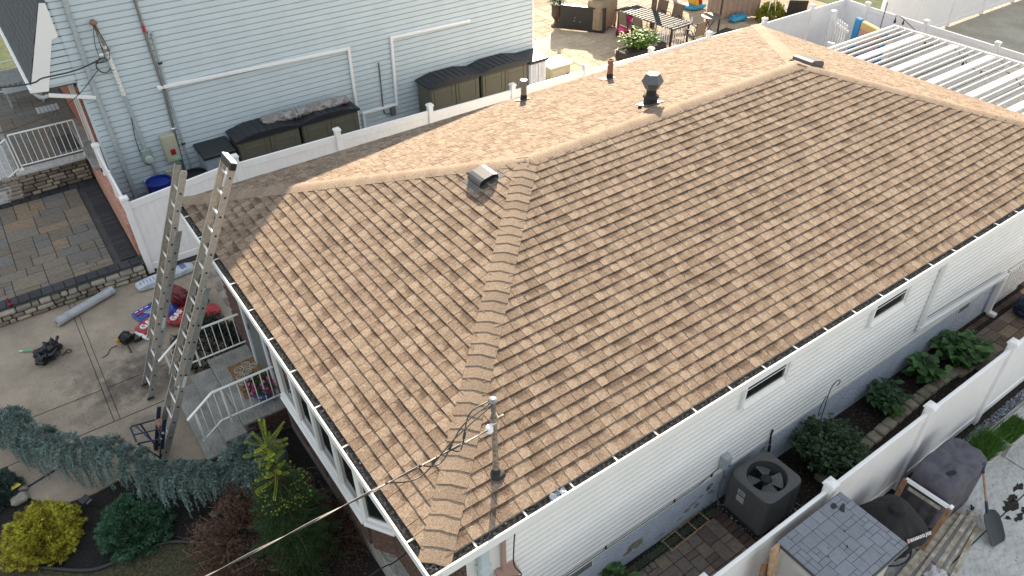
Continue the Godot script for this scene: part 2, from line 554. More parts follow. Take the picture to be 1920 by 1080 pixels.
func cap_piece(at: Vector3, t: Vector3, n1: Vector3, w1: Vector3, n2: Vector3, w2: Vector3, ln: float, tone: float) -> MB:
	var m := MB.new()
	m.use_c = true
	m.col = Color(tone, tone, tone)
	var up := (n1 + n2).normalized()
	var ws := [0.168, 0.11, 0.05, 0.0, 0.05, 0.11, 0.168]
	var rows := []
	var wob := rnd(-0.004, 0.004)
	for s in 4:
		var f := s / 3.0
		var lift: float = lerpf(0.014, 0.006, f) + (0.001 if s == 0 else 0.0)
		var row := []
		for i in 7:
			var w: float = ws[i]
			var p: Vector3
			if i < 3: p = w1 * w + n1 * (lift + (0.004 if i == 2 else 0.0))
			elif i > 3: p = w2 * w + n2 * (lift + (0.004 if i == 4 else 0.0))
			else: p = up * (lift + 0.004)
			row.append(at + t * (ln * f + (wob if i < 3 else -wob)) + p)
		rows.append(row)
	var nr := [n1, n1, (n1 * 2 + up).normalized(), up, (n2 * 2 + up).normalized(), n2, n2]
	for s in 3:
		for i in 6:
			var a: Vector3 = rows[s][i]; var b: Vector3 = rows[s][i + 1]; var c: Vector3 = rows[s + 1][i + 1]; var d: Vector3 = rows[s + 1][i]
			if (b - a).cross(c - a).dot(up) > 0: m.quadn(a, b, c, d, nr[i], nr[i + 1], nr[i + 1], nr[i])
			else: m.quadn(a, d, c, b, nr[i], nr[i], nr[i + 1], nr[i + 1])
	# butt edge and sides
	for i in 6:
		var a: Vector3 = rows[0][i]; var b: Vector3 = rows[0][i + 1]
		m.quad(a, a - up * 0.022, b - up * 0.022, b)
	for s in 3:
		for i in [0, 6]:
			var a: Vector3 = rows[s][i]; var b: Vector3 = rows[s + 1][i]
			m.quad(a, b, b - up * 0.012, a - up * 0.012)
	return m

func build_house():
	var ca := (W * 0.5) / sqrt(W * W * 0.25 + RH * RH)
	var sa := RH / sqrt(W * W * 0.25 + RH * RH)
	var slope := sqrt(W * W * 0.25 + RH * RH)
	var house := thing("house", "white sided bungalow with tan shingled hip roof and brick front", "house")
	# ---- roof deck
	var A := Vector3(0, G, 0); var B := Vector3(0, G, -W); var C := Vector3(L, G, 0); var D := Vector3(L, G, -W)
	var P := Vector3(W / 2, G + RH, -W / 2); var Q := Vector3(L - W / 2, G + RH, -W / 2)
	var dk := MB.new()
	dk.use_c = true
	dk.col = Color(0.5, 0.5, 0.5)
	dk.quad(A, C, Q, P); dk.tri(B, A, P); dk.quad(D, B, P, Q); dk.tri(C, D, Q)
	var dn := Vector3(0, -0.03, 0)
	dk.quad(A + dn, B + dn, D + dn, C + dn)
	for e in [[A, B], [B, D], [D, C], [C, A]]: dk.quad(e[0], e[1], e[1] + dn, e[0] + dn)
	var roof := part("roof", dk, M.shingle_cap, house)
	roof.set_meta("label", "tan and brown architectural shingle hip roof")
	# ---- shingles
	var planes := [
		{"O": A, "U": Vector3(1, 0, 0), "I": Vector3(0, 0, -1), "len": L},
		{"O": B, "U": Vector3(0, 0, 1), "I": Vector3(1, 0, 0), "len": W},
		{"O": D, "U": Vector3(-1, 0, 0), "I": Vector3(0, 0, 1), "len": L},
		{"O": C, "U": Vector3(0, 0, -1), "I": Vector3(-1, 0, 0), "len": W}]
	var campos := Vector3(-1.718, 9.822, 3.834)
	var tabs := []
	var ex := slope / 30.0
	for pi in 4:
		var pl: Dictionary = planes[pi]
		var U: Vector3 = pl.U
		var V: Vector3 = pl.I * ca + Vector3(0, sa, 0)
		var N := U.cross(V).normalized()
		for k in 30:
			var v0 := k * ex - (0.022 if k == 0 else 0.0)
			var v1 := (k + 1) * ex + 0.012
			var u: float = -0.01 - rnd(0.0, 0.18)
			var thick := rng.randf() < 0.5
			while u < pl.len + 0.02:
				var w: float = rnd(0.135, 0.185) if rng.randf() < 0.55 else rnd(0.19, 0.262)
				thick = not thick if rng.randf() < 0.85 else thick
				var poly := PackedVector2Array([Vector2(u + 0.0034, v0), Vector2(u + w - 0.0034, v0), Vector2(u + w - 0.0034, v1), Vector2(u + 0.0034, v1)])
				poly = clip_half(poly, 1, -ca, -0.006)
				poly = clip_half(poly, -1, -ca, -pl.len - 0.006)
				if poly.size() >= 3:
					var t := {"O": pl.O, "U": U, "V": V, "N": N, "u0": u, "v0": v0, "dv": v1 - v0, "poly": poly,
						"th": (0.0126 if thick else 0.0098) + rnd(-0.0006, 0.0008), "curl": rnd(0.0, 0.0012), "cx": rng.randi() % 4, "cy": rng.randi() % 4}
					var ce: Vector3 = pl.O + U * (u + w * 0.5) + V * (v0 + ex * 0.5)
					var view := (campos - ce)
					t.show = w * N.dot(view.normalized()) / view.length_squared() * (1.0 if pi < 2 else 0.5)
					if ce.z > 0.0 - 0.2 and ce.x > L: t.show = 0.0
					tabs.append(t)
				u += w
	tabs.sort_custom(func(a, b): return a.show > b.show)
	var field := MB.new()
	field.use_uv = true
	for i in tabs.size():
		if i < 300:
			var m := MB.new()
			m.use_uv = true
			shingle_into(m, tabs[i])
			part("shingle", m, M.shingle, roof)
		else:
			shingle_into(field, tabs[i])
	part("shingle_field", field, M.shingle, roof, "stuff")
	# ---- hip and ridge caps
	var nn := []
	for pl in planes:
		nn.append((pl.U as Vector3).cross(pl.I * ca + Vector3(0, sa, 0)).normalized())
	var lines := [[A, P, 0, 1, "hip_cap"], [B, P, 1, 2, "hip_cap"], [D, Q, 2, 3, "hip_cap"], [C, Q, 3, 0, "hip_cap"], [Q, P, 0, 2, "ridge_cap"]]
	for ln in lines:
		var s0: Vector3 = ln[0]; var s1: Vector3 = ln[1]
		var t := (s1 - s0).normalized()
		var n1: Vector3 = nn[ln[2]]; var n2: Vector3 = nn[ln[3]]
		var w1 := n1.cross(t).normalized()
		if w1.dot(n2) > 0: w1 = -w1
		# wing of plane 1 must fall away from plane 2
		w1 = w1 if w1.y < 0 else -w1
		var w2 := n2.cross(t).normalized()
		w2 = w2 if w2.y < 0 else -w2
		var total := s0.distance_to(s1)
		var e2 := 0.165
		var cnt := int(total / e2)
		var start := -0.02
		if ln[4] == "ridge_cap": start = -0.05; cnt += 1
		for k in cnt + 1:
			var at := s0 + t * (start + k * e2)
			var le := e2 + 0.05
			if start + k * e2 + le > total + 0.04: le = total + 0.04 - start - k * e2
			if le < 0.03: continue
			part(ln[4], cap_piece(at, t, n1, w1, n2, w2, le, rnd(0.8, 1.12)), M.shingle_cap, roof)
	# ---- soffit and fascia
	part("soffit", span(Vector3(0.02, G - 0.20, -W + 0.02), Vector3(L - 0.02, G - 0.17, -0.02)), M.white, house)
	for f in [[Vector3(0, G - 0.19, -0.02), Vector3(L, G - 0.034, -0.001)], [Vector3(0.001, G - 0.19, -W), Vector3(0.02, G - 0.034, 0.0)],
		[Vector3(L - 0.02, G - 0.19, -W), Vector3(L + 0.012, G - 0.034, 0)], [Vector3(0, G - 0.19, -W - 0.012), Vector3(L, G - 0.034, -W + 0.02)]]:
		part("fascia", span(f[0], f[1]), M.white, house)
	# white drip edge along the back and far eaves
	part("drip_edge", span(Vector3(L + 0.012, G - 0.06, -W - 0.02), Vector3(L + 0.03, G - 0.006, 0.02)), M.white, house)
	part("drip_edge", span(Vector3(-0.02, G - 0.06, -W - 0.03), Vector3(L, G - 0.006, -W - 0.012)), M.white, house)
	# ---- walls
	var core := span(Vector3(0.40, 0, -8.0), Vector3(L - 0.35, G - 0.2, WALL_Z - 0.03))
	var wall := part("wall", core, M.vinyl, house)
	var yb := 0.78
	var bexp := 0.108
	var k := 0
	while yb < G - 0.2:
		var y1 := minf(yb + bexp, G - 0.2)
		var m := MB.new()
		var x0 := 0.98
		var x1 := L - 0.36
		# Dutch lap: flat face, sloped shoulder, then a step under the lip of the board above
		var zb := WALL_Z + 0.012; var zg := WALL_Z - 0.024; var zi := WALL_Z - 0.028
		var yg := yb + 0.055
		m.quad(Vector3(x0, yb, zb), Vector3(x1, yb, zb), Vector3(x1, yg, zb - 0.002), Vector3(x0, yg, zb - 0.002))
		m.quad(Vector3(x0, yg, zb - 0.002), Vector3(x1, yg, zb - 0.002), Vector3(x1, y1 + 0.003, zg), Vector3(x0, y1 + 0.003, zg))
		m.quad(Vector3(x0, yb, zi), Vector3(x1, yb, zi), Vector3(x1, yb, zb), Vector3(x0, yb, zb))
		m.quad(Vector3(x0, yb, zi), Vector3(x0, yb, zb), Vector3(x0, yg, zb), Vector3(x0, y1, zi))
		m.quad(Vector3(x1, yb, zb), Vector3(x1, yb, zi), Vector3(x1, y1, zi), Vector3(x1, yg, zb))
		part("siding_board", m, M.vinyl, wall)
		yb += bexp
		k += 1
	part("corner_board", span(Vector3(0.40, 0.6, -0.281), Vector3(0.50, G - 0.2, -0.26), 0.004), M.white, wall)
	part("corner_panel", span(Vector3(0.50, 0.6, -0.31), Vector3(0.92, G - 0.2, -0.283)), M.vinyl, wall)
	part("corner_board", span(Vector3(0.92, 0.6, -0.31), Vector3(0.965, G - 0.2, -0.268), 0.004), M.white, wall)
	# foundation
	var fo := part("foundation", span(Vector3(0.97, -0.1, -0.6), Vector3(L - 0.38, 0.779, WALL_Z - 0.018)), M.found, house)
	for a in [[3.22, 0.36, 0.2, 0.13], [3.10, 0.28, 0.12, 0.06], [4.28, 0.31, 0.08, 0.05], [4.42, 0.36, 0.09, 0.035], [4.50, 0.26, 0.07, 0.05], [4.56, 0.42, 0.1, 0.03], [4.72, 0.54, 0.1, 0.05], [4.78, 0.36, 0.1, 0.045], [4.70, 0.50, 0.05, 0.06], [4.86, 0.30, 0.06, 0.02], [5.05, 0.5, 0.05, 0.04], [3.75, 0.12, 0.14, 0.02], [5.90, 0.56, 0.08, 0.06], [4.15, 0.2, 0.09, 0.02]]:
		var poly := []
		for i in 11:
			var an := TAU * i / 11.0
			poly.append(Vector2(cos(an) * a[2] * rnd(0.5, 1.15), sin(an) * a[3] * rnd(0.5, 1.2)))
		var m := MB.new()
		m.plate(poly, Vector3(a[0], a[1], WALL_Z - 0.015), Vector3(1, 0, 0), Vector3(0, 1, 0), 0.002)
		part("peeled_patch", m, M.bare, fo)
	# crawl space vents with scroll pattern
	for vx in [2.22, 11.6]:
		var gv := part("foundation_vent", span(Vector3(vx - 0.22, 0.60, WALL_Z - 0.017), Vector3(vx + 0.22, 0.755, WALL_Z - 0.004), 0.003), M.white, house)
		for i in 7:
			part("louvre", span(Vector3(vx - 0.19, 0.62 + i * 0.018, WALL_Z - 0.004), Vector3(vx + 0.19, 0.626 + i * 0.018, WALL_Z + 0.001)), M.grey_metal, gv)
	# ---- windows in the side wall
	var WZ := WALL_Z + 0.024
	for wx in [[4.91, 5.88], [7.82, 8.80]]:
		var x0: float = wx[0]; var x1: float = wx[1]
		var win := part("window", span(Vector3(x0, 2.14, WZ - 0.07), Vector3(x1, 3.02, WZ - 0.005)), M.white, house)
		part("pane", span(Vector3(x0 + 0.075, 2.66, WZ - 0.005), Vector3(x1 - 0.075, 2.98, WZ - 0.001)), M.glass_dark, win)
		part("pane", span(Vector3(x0 + 0.075, 2.245, WZ - 0.005), Vector3(x1 - 0.075, 2.62, WZ - 0.002)), M.glass_dark, win)
		part("frame", span(Vector3(x0, 2.13, WZ - 0.005), Vector3(x0 + 0.045, 3.03, WZ + 0.04), 0.005), M.white, win)
		part("frame", span(Vector3(x1 - 0.045, 2.13, WZ - 0.005), Vector3(x1, 3.03, WZ + 0.04), 0.005), M.white, win)
		part("sash", span(Vector3(x0 + 0.045, 2.62, WZ - 0.004), Vector3(x1 - 0.045, 2.655, WZ + 0.018), 0.004), M.white, win)
		part("sash", span(Vector3(x0 + 0.045, 2.215, WZ - 0.004), Vector3(x1 - 0.045, 2.245, WZ + 0.014), 0.004), M.white, win)
		part("sash", span(Vector3(x0 + 0.045, 2.27, WZ - 0.004), Vector3(x0 + 0.075, 2.98, WZ + 0.014), 0.004), M.white, win)
		part("sash", span(Vector3(x1 - 0.075, 2.27, WZ - 0.004), Vector3(x1 - 0.045, 2.98, WZ + 0.014), 0.004), M.white, win)
		var sl := MB.new()
		sl.box(Vector3((x0 + x1) / 2, 2.165, WZ + 0.022), Vector3(x1 - x0 - 0.092, 0.09, 0.03), Basis(Vector3.RIGHT, -0.5), 0.004)
		part("sill", sl, M.white, win)
		part("rail", span(Vector3(x0 + 0.075, 2.42, WZ - 0.002), Vector3(x1 - 0.075, 2.435, WZ + 0.006), 0.002), M.white, win)
	# ---- brick front
	var fw := part("front_wall", span(Vector3(0.405, 0.45, -8.0), Vector3(0.42, G - 0.2, -0.32)), M.mortar, house)
	var br := MB.new()
	var row := 0
	var y := 0.50
	while y < G - 0.28:
		var z := -8.0 + (0.11 if row % 2 else 0.0)
		while z < -0.36:
			if not (z > -5.4 and z < -2.0 and y > 1.0 and y < 2.8):
				var z2 := minf(z + 0.205, -0.315)
				br.box(Vector3(0.39 + rnd(-0.004, 0.003), y + 0.031, (z + z2) / 2), Vector3(0.05, 0.062, z2 - z), Basis.IDENTITY, 0.004)
			z += 0.217
		y += 0.074
		row += 1
	part("brick", br, M.brick, fw, "stuff")
	part("entrance_wall", span(Vector3(0.235, 0.3, -8.0), Vector3(0.404, G - 0.2, -5.62)), M.mortar, house)
	var eb := MB.new()
	row = 0
	y = 0.50
	while y < G - 0.28:
		var z := -8.0 + (0.11 if row % 2 else 0.0)
		while z < -5.7:
			if not (z > -6.98 and z < -5.95 and y < 2.7): eb.box(Vector3(0.225 + rnd(-0.004, 0.003), y + 0.031, minf(z + 0.1025, -5.72)), Vector3(0.05, 0.062, 0.205), Basis.IDENTITY, 0.004)
			z += 0.217
		y += 0.074
		row += 1
	part("brick", eb, M.brick, fw, "stuff")
	part("base_ledge", span(Vector3(0.20, -0.1, -5.6), Vector3(0.50, 0.46, -0.30), 0.01), M.concrete_step, house)
	var cb := MB.new()
	for r2 in 32:
		cb.box(Vector3(0.43, 0.50 + r2 * 0.082 + 0.035, -0.285), Vector3(0.10, 0.064, 0.08), Basis.IDENTITY, 0.004)
	part("brick", cb, M.brick, wall, "stuff")
	# ---- bay window
	var bay := part("bay_window", span(Vector3(0.19, 2.72, -5.25), Vector3(0.42, 3.09, -2.45)), M.white, house)
	var pts := [Vector3(0.40, 0, -5.55), Vector3(0.16, 0, -5.28), Vector3(0.16, 0, -4.55), Vector3(0.16, 0, -3.82), Vector3(0.16, 0, -3.09), Vector3(0.16, 0, -2.38), Vector3(0.42, 0, -1.98)]
	for i in pts.size():
		var q: Vector3 = pts[i]
		var m := MB.new()
		m.box(q + Vector3(0, 1.93, 0), Vector3(0.075, 1.64, 0.09), Basis(Vector3.UP, 0.3 if i == 5 else (-0.3 if i == 1 else 0.0)), 0.008)
		part("mullion", m, M.white, bay)
		if i < pts.size() - 1:
			var q2: Vector3 = pts[i + 1]
			var a := q.lerp(q2, 0.06); var b := q.lerp(q2, 0.94)
			var m2 := MB.new(); m2.bar(a + Vector3(0.012, 1.95, 0), b + Vector3(0.012, 1.95, 0), 0.01, 1.6); part("pane", m2, M.glass_dark, bay)
			var m3 := MB.new(); m3.bar(q + Vector3(-0.02, 1.07, 0), q2 + Vector3(-0.02, 1.07, 0), 0.11, 0.06, Vector3.UP, 0.01); part("sill", m3, M.white, bay)
			var m5 := MB.new(); m5.bar(a + Vector3(0, 1.155, 0), b + Vector3(0, 1.155, 0), 0.05, 0.07, Vector3.UP, 0.008); part("sash", m5, M.white, bay)
			var m6 := MB.new(); m6.bar(a + Vector3(0.02, 0.75, 0), b + Vector3(0.02, 0.75, 0), 0.05, 0.57); part("apron", m6, M.brick, bay)
	var bf := MB.new()
	bf.plate([Vector2(0.42, -5.55), Vector2(0.18, -5.28), Vector2(0.18, -2.38), Vector2(0.42, -2.0)], Vector3(0, 2.7, 0), Vector3(1, 0, 0), Vector3(0, 0, 1), 0.02)
	part("head", bf, M.white, bay)
	# ---- front door with its white frame
	var dr := part("door", span(Vector3(0.20, 0.54, -6.85), Vector3(0.236, 2.6, -5.95), 0.004), M.grey_metal, house)
	for dz in [-6.91, -5.89]:
		part("frame", span(Vector3(0.17, 0.54, dz - 0.06), Vector3(0.235, 2.72, dz + 0.06), 0.006), M.vinyl_blue, dr)
	part("handle", bx(Vector3(0.185, 1.5, -6.75), Vector3(0.03, 0.12, 0.03), 0.005), M.galv, dr)
	# ---- gutters
	gutter(house, true)
	gutter(house, false)
	# ---- downspouts on the side wall
	var ds := part("downspout", span(Vector3(0.62, 0.3, -0.258), Vector3(0.74, G - 0.15, -0.17), 0.012), M.vinyl_blue, house)
	part("strap", span(Vector3(0.60, 2.3, -0.262), Vector3(0.76, 2.33, -0.166), 0.003), M.vinyl_blue, ds)
	var d2 := part("downspout", span(Vector3(9.72, 1.20, -0.27), Vector3(9.82, G - 0.14, -0.19), 0.012), M.white, house)
	var hz := MB.new()
	hz.bar(Vector3(9.70, 1.16, -0.22), Vector3(12.78, 0.98, -0.22), 0.08, 0.10, Vector3.UP, 0.012)
	part("elbow", hz, M.white, d2)
	part("elbow", span(Vector3(12.70, 0.06, -0.265), Vector3(12.80, 1.03, -0.175), 0.012), M.white, d2)
	part("elbow", bx(Vector3(12.78, 0.05, -0.14), Vector3(0.12, 0.08, 0.16), 0.012), M.white, d2)
	# strips and cables along the siding
	part("wall_cable", tb([Vector3(1.5, 0.89, -0.268), Vector3(2.3, 0.88, -0.268), Vector3(3.6, 0.885, -0.268), Vector3(4.70, 0.885, -0.268)], 0.006, 6), M.cable, house)
	part("wall_cable", tb([Vector3(1.4, 0.84, -0.262), Vector3(2.6, 0.835, -0.262), Vector3(4.4, 0.845, -0.262), Vector3(4.80, 0.95, -0.262)], 0.005, 6), M.cable, house)
	for cx in [2.62, 3.9, 4.66]:
		part("cable_clip", bx(Vector3(cx, 0.875, -0.262), Vector3(0.02, 0.07, 0.02), 0.003), M.black, house)
	part("wall_cable", tb([Vector3(9.9, 1.25, -0.262), Vector3(11.4, 1.17, -0.262), Vector3(12.6, 1.09, -0.262)], 0.006, 6), M.cable, house)
	# ---- pink electric service panel beside the corner
	var ep := thing("electric_cabinet", "dusty pink electric service panel on the white house corner with conduit above", "panel", Vector3(0.98, 1.1, -0.26))
	part("cabinet", bx(Vector3(0, 0.42, 0.06), Vector3(0.22, 0.84, 0.14), 0.012), tint(M.vinyl, Color(0.52, 0.33, 0.28)), ep)
	var lidm := MB.new()
	lidm.box(Vector3(0, 0.85, 0.07), Vector3(0.26, 0.03, 0.18), Basis(Vector3.RIGHT, 0.25), 0.006)
	part("hood", lidm, tint(M.vinyl, Color(0.52, 0.33, 0.28)), ep)
	part("conduit", span(Vector3(-0.055, 0.84, 0.005), Vector3(0.005, 2.0, 0.05), 0.01), tint(M.vinyl, Color(0.52, 0.33, 0.28)), ep)
	var loop := tb(curve([Vector3(-0.14, 2.02, 0.18), Vector3(0.02, 1.98, 0.2), Vector3(0.03, 1.5, 0.16), Vector3(0.02, 1.1, 0.17), Vector3(0.10, 0.86, 0.2), Vector3(-0.10, 0.98, 0.2), Vector3(-0.16, 0.7, 0.2)]), 0.008, 6)
	single("hanging_cable", loop, M.cable, "loose black cable hanging from the gutter over the pink service panel", "cable").position = Vector3(0.98, 1.1, -0.26)
	roof_fittings()

func gutter(house: Node, side: bool):
	# side: along x at the side eave, else along z at the front eave
	var nm := "gutter"
	var ln := L + 0.13 if side else W + 0.26
	var o := Vector3(-0.13, G, 0) if side else Vector3(0, G, -W - 0.13)
	var ax := Vector3(1, 0, 0) if side else Vector3(0, 0, 1)
	var outw := Vector3(0, 0, 1) if side else Vector3(-1, 0, 0)
	var e := o + ax * ln
	var m := MB.new()
	var y0 := -0.135
	# inner trough
	var pan := MB.new()
	for q in [[0.002, 0.002, -0.034, -0.13], [0.002, 0.118, -0.13, -0.13], [0.118, 0.118, -0.13, -0.018]]:
		pan.quad(o + outw * q[0] + Vector3(0, q[2], 0), e + outw * q[0] + Vector3(0, q[2], 0), e + outw * q[1] + Vector3(0, q[3], 0), o + outw * q[1] + Vector3(0, q[3], 0))
	var prof := [Vector2(0.003, -0.062), Vector2(0.03, -0.056), Vector2(0.06, -0.05), Vector2(0.09, -0.054), Vector2(0.1175, -0.060)]
	var seg := int(ln / 0.09)
	for s in seg:
		var p0 := o + ax * (ln * s / seg); var p1 := o + ax * (ln * (s + 1) / seg)
		for i in prof.size() - 1:
			var j0 := 0.012 * sin(s * 2.3 + i) * (1.0 if i in [1, 2, 3] else 0.0)
			var j1 := 0.012 * sin((s + 1) * 2.3 + i) * (1.0 if i in [1, 2, 3] else 0.0)
			var k0 := 0.012 * sin(s * 2.3 + i + 1) * (1.0 if i + 1 in [1, 2, 3] else 0.0)
			var k1 := 0.012 * sin((s + 1) * 2.3 + i + 1) * (1.0 if i + 1 in [1, 2, 3] else 0.0)
			var a: Vector3 = p0 + outw * prof[i].x + Vector3(0, prof[i].y + j0, 0)
			var b: Vector3 = p1 + outw * prof[i].x + Vector3(0, prof[i].y + j1, 0)
			var c: Vector3 = p1 + outw * prof[i + 1].x + Vector3(0, prof[i + 1].y + k1, 0)
			var d: Vector3 = p0 + outw * prof[i + 1].x + Vector3(0, prof[i + 1].y + k0, 0)
			m.quad(a, b, c, d)
	var g := part(nm, pan, M.gutter_pan, house)
	part("wet_sludge", m, M.gutter_in, g, "stuff")
	g.set_meta("label", "white gutter with black sludge along the side eave" if side else "white gutter with black sludge above the bay window")
	var f := MB.new()
	f.bar(o + outw * 0.124 + Vector3(0, -0.075, 0), e + outw * 0.124 + Vector3(0, -0.075, 0), 0.008, 0.12)
	f.bar(o + outw * 0.06 + Vector3(0, y0, 0), e + outw * 0.06 + Vector3(0, y0, 0), 0.12, 0.006)
	part("gutter_face", f, M.white, g)
	var lp := MB.new()
	lp.bar(o + outw * 0.121 + Vector3(0, -0.012, 0), e + outw * 0.121 + Vector3(0, -0.012, 0), 0.026, 0.016, Vector3.UP, 0.005)
	part("lip", lp, M.white, g)
	var x := 0.427 if side else 0.35
	while x < ln - 0.2:
		var q := (Vector3(x, G, 0) if side else Vector3(0, G, -x))
		var bk := MB.new()
		for d in [-0.007, 0.007]:
			bk.bar(q + ax * d + outw * 0.004 + Vector3(0, -0.012, 0), q + ax * d + outw * 0.112 + Vector3(0, -0.014, 0), 0.004, 0.006)
		bk.bar(q + outw * 0.004 + Vector3(0, -0.017, 0), q + outw * 0.112 + Vector3(0, -0.019, 0), 0.016, 0.003)
		part("bracket", bk, M.white_metal, g)
		x += 0.611 if side else 0.74
	# leaves and grit
	var db := MB.new()
	for i in int(ln * 26):
		var s := rnd(0.1, ln - 0.1)
		if sin(s * 3.1) + sin(s * 1.3 + 1) < rnd(-0.8, 1.2): continue
		var pp := o + ax * s + outw * rnd(0.02, 0.105) + Vector3(0, -0.048 + rnd(0, 0.02), 0)
		var b3 := Basis(rv(1).normalized(), rnd(0, TAU))
		var sz := rnd(0.006, 0.02)
		db.tri(pp + b3 * Vector3(-sz, 0, 0), pp + b3 * Vector3(sz, 0, 0), pp + b3 * Vector3(0, 0, sz * 1.4))
	part("debris", db, M.bare, g, "stuff")

func roof_fittings():
	# service mast
	var b := Vector3(1.034, 3.433, -0.448)
	var ms := thing("service_mast", "weathered conduit mast with weatherhead standing in a black boot on the tan roof", "mast", b)
	part("pipe", tb([Vector3(0, -0.05, 0), Vector3(0, 0.3, 0), Vector3(-0.004, 0.9, 0)], 0.031, 14), M.mast, ms)
	part("pipe", tb([Vector3(-0.004, 0.9, 0), Vector3(-0.006, 1.08, 0)], 0.024, 12), M.galv, ms)
	var boot := MB.new()
	boot.lathe(Vector3(0, -0.01, 0), [Vector2(0.10, -0.04), Vector2(0.105, -0.005), Vector2(0.085, 0.02), Vector2(0.05, 0.03), Vector2(0.042, 0.06), Vector2(0.033, 0.065)], 20)
	part("boot", boot, M.rubber, ms)
	var wh := MB.new()
	wh.lathe(Vector3(-0.006, 1.07, 0), [Vector2(0.026, -0.02), Vector2(0.046, 0.004), Vector2(0.05, 0.012), Vector2(0.04, 0.028), Vector2(0.02, 0.038), Vector2(0.0, 0.04)], 16)
	part("weatherhead", wh, M.galv, ms)
	var cl := MB.new()
	cl.lathe(Vector3(-0.004, 0.80, 0), [Vector2(0.034, 0), Vector2(0.045, 0.004), Vector2(0.045, 0.05), Vector2(0.034, 0.055)], 14)
	cl.box(Vector3(0.06, 0.825, 0.02), Vector3(0.08, 0.03, 0.02))
	part("clamp", cl, M.mast, ms)
	var ins := MB.new()
	ins.lathe(Vector3(-0.09, 0.77, 0.05), [Vector2(0, -0.045), Vector2(0.028, -0.045), Vector2(0.04, -0.02), Vector2(0.022, 0.0), Vector2(0.04, 0.02), Vector2(0.028, 0.045), Vector2(0, 0.045)], 12)
	ins.box(Vector3(-0.04, 0.79, 0.025), Vector3(0.1, 0.02, 0.02))
	part("insulator", ins, M.white, ms)
	# service drop
	var s0 := b + Vector3(-0.12, 0.78, 0.06)
	var far_end := Vector3(-13.5, 8.75, 2.25)
	var drop := []
	for i in 41:
		var t := i / 40.0
		drop.append(s0.lerp(far_end, t) + Vector3(0, -0.9 * t * (1 - t), 0))
	var sd := thing("service_drop_cable", "twisted overhead service cable running from the roof mast across the front garden", "cable", Vector3.ZERO)
	part("bare_wire", tb(drop, 0.0042, 6), M.cable_bare, sd)
	for w in 2:
		var tw := []
		for i in 241:
			var t := i / 240.0
			var p := s0.lerp(far_end, t) + Vector3(0, -0.9 * t * (1 - t), 0)
			var a := t * 90.0 + w * PI
			tw.append(p + Vector3(0, cos(a), sin(a)) * 0.0075)
		part("insulated_wire", tb(tw, 0.0052, 5), M.cable, sd)
	for w in 3:
		var a := b + Vector3(-0.04, 1.06, 0.03 * (w - 1))
		var e: Vector3 = drop[1 + w].lerp(drop[2 + w], 0.3) + Vector3(0, 0.012, 0)
		var mid := a.lerp(e, 0.35) + Vector3(-0.05, 0.05 - 0.05 * w, 0.03 * (w - 1))
		var mid2 := a.lerp(e, 0.7) + Vector3(-0.03, -0.16 - 0.03 * w, 0.02)
		part("tap_wire", tb(curve([a, mid, mid2, e]), 0.0075, 6), M.cable, sd)
		var sl := mid.lerp(mid2, 0.5)
		part("splice", tb([sl, sl + (mid2 - mid).normalized() * 0.07], 0.014, 8), M.cable, sd)
	# white plastic sheet caught in the gutter
	var pb := MB.new()
	var gp := Vector3(1.46, 3.26, 0.05)
	for i in 30:
		var p := gp + Vector3(rnd(-0.09, 0.09), rnd(-0.03, 0.02), rnd(-0.04, 0.03))
		var bb := Basis(rv(1).normalized(), rnd(0, TAU))
		pb.quad(p + bb * Vector3(-0.035, 0.006, -0.03), p + bb * Vector3(0.035, -0.006, -0.03), p + bb * Vector3(0.03, 0.008, 0.03), p + bb * Vector3(-0.03, -0.005, 0.035))
	single("plastic_scrap", pb, plain(Color(0.45, 0.49, 0.55), 0.35), "crumpled scrap of pale plastic lying in the side gutter", "plastic")
	var ol := MB.new()
	ol.lathe(Vector3(1.13, G - 0.062, 0.06), [Vector2(0.04, 0), Vector2(0.05, 0.012), Vector2(0.058, 0.012), Vector2(0.062, 0.0)], 16)
	single("gutter_outlet", ol, M.black, "round black outlet ring in the bottom of the side gutter", "outlet")
	# second cable at the front corner
	single("phone_cable", tb(curve([Vector3(0.38, 2.2, -1.0), Vector3(-0.1, 2.45, -0.75), Vector3(-0.6, 2.85, -0.5), Vector3(-3.0, 4.2, 0.6)]), 0.008, 6), M.cable, "thin black cable leaving the brick wall below the front gutter", "cable")
	# vent pipes on the far slope
	var vp := [[Vector3(6.827, 3.419, -7.902), 0.435, "pale grey plumbing vent pipe standing near the far eave", M.galv, M.galv], [Vector3(8.731, 3.555, -7.445), 0.415, "rusty plumbing vent pipe with flared top on the far slope", M.rust, M.rust]]
	for v in vp:
		var o := thing("vent_pipe", v[2], "vent pipe", v[0], 0.0, "plumbing vents on the far slope")
		var m := MB.new()
		m.lathe(Vector3.ZERO, [Vector2(0.058, -0.05), Vector2(0.058, v[1] - 0.05), Vector2(0.068, v[1] - 0.045), Vector2(0.068, v[1]), Vector2(0.05, v[1]), Vector2(0.046, v[1] - 0.3), Vector2(0, v[1] - 0.3)], 18)
		part("pipe", m, v[3], o)
		var c := MB.new()
		c.lathe(Vector3.ZERO, [Vector2(0.085, 0.0), Vector2(0.07, 0.06), Vector2(0.063, 0.12), Vector2(0.059, 0.13)], 16)
		part("collar", c, M.rubber, o)
		var fl := MB.new()
		fl.box(Vector3(-0.02, 0.012, -0.04), Vector3(0.24, 0.006, 0.28), Basis(Vector3.RIGHT, -0.2892), 0.002)
		part("flashing", fl, M.galv, o)
	# flue with a faceted cap near the ridge
	var fb := Vector3(7.236, 4.351, -4.768)
	var fc := thing("flue_cap", "faceted sheet metal flue cap on a black collar beside the ridge", "flue", fb)
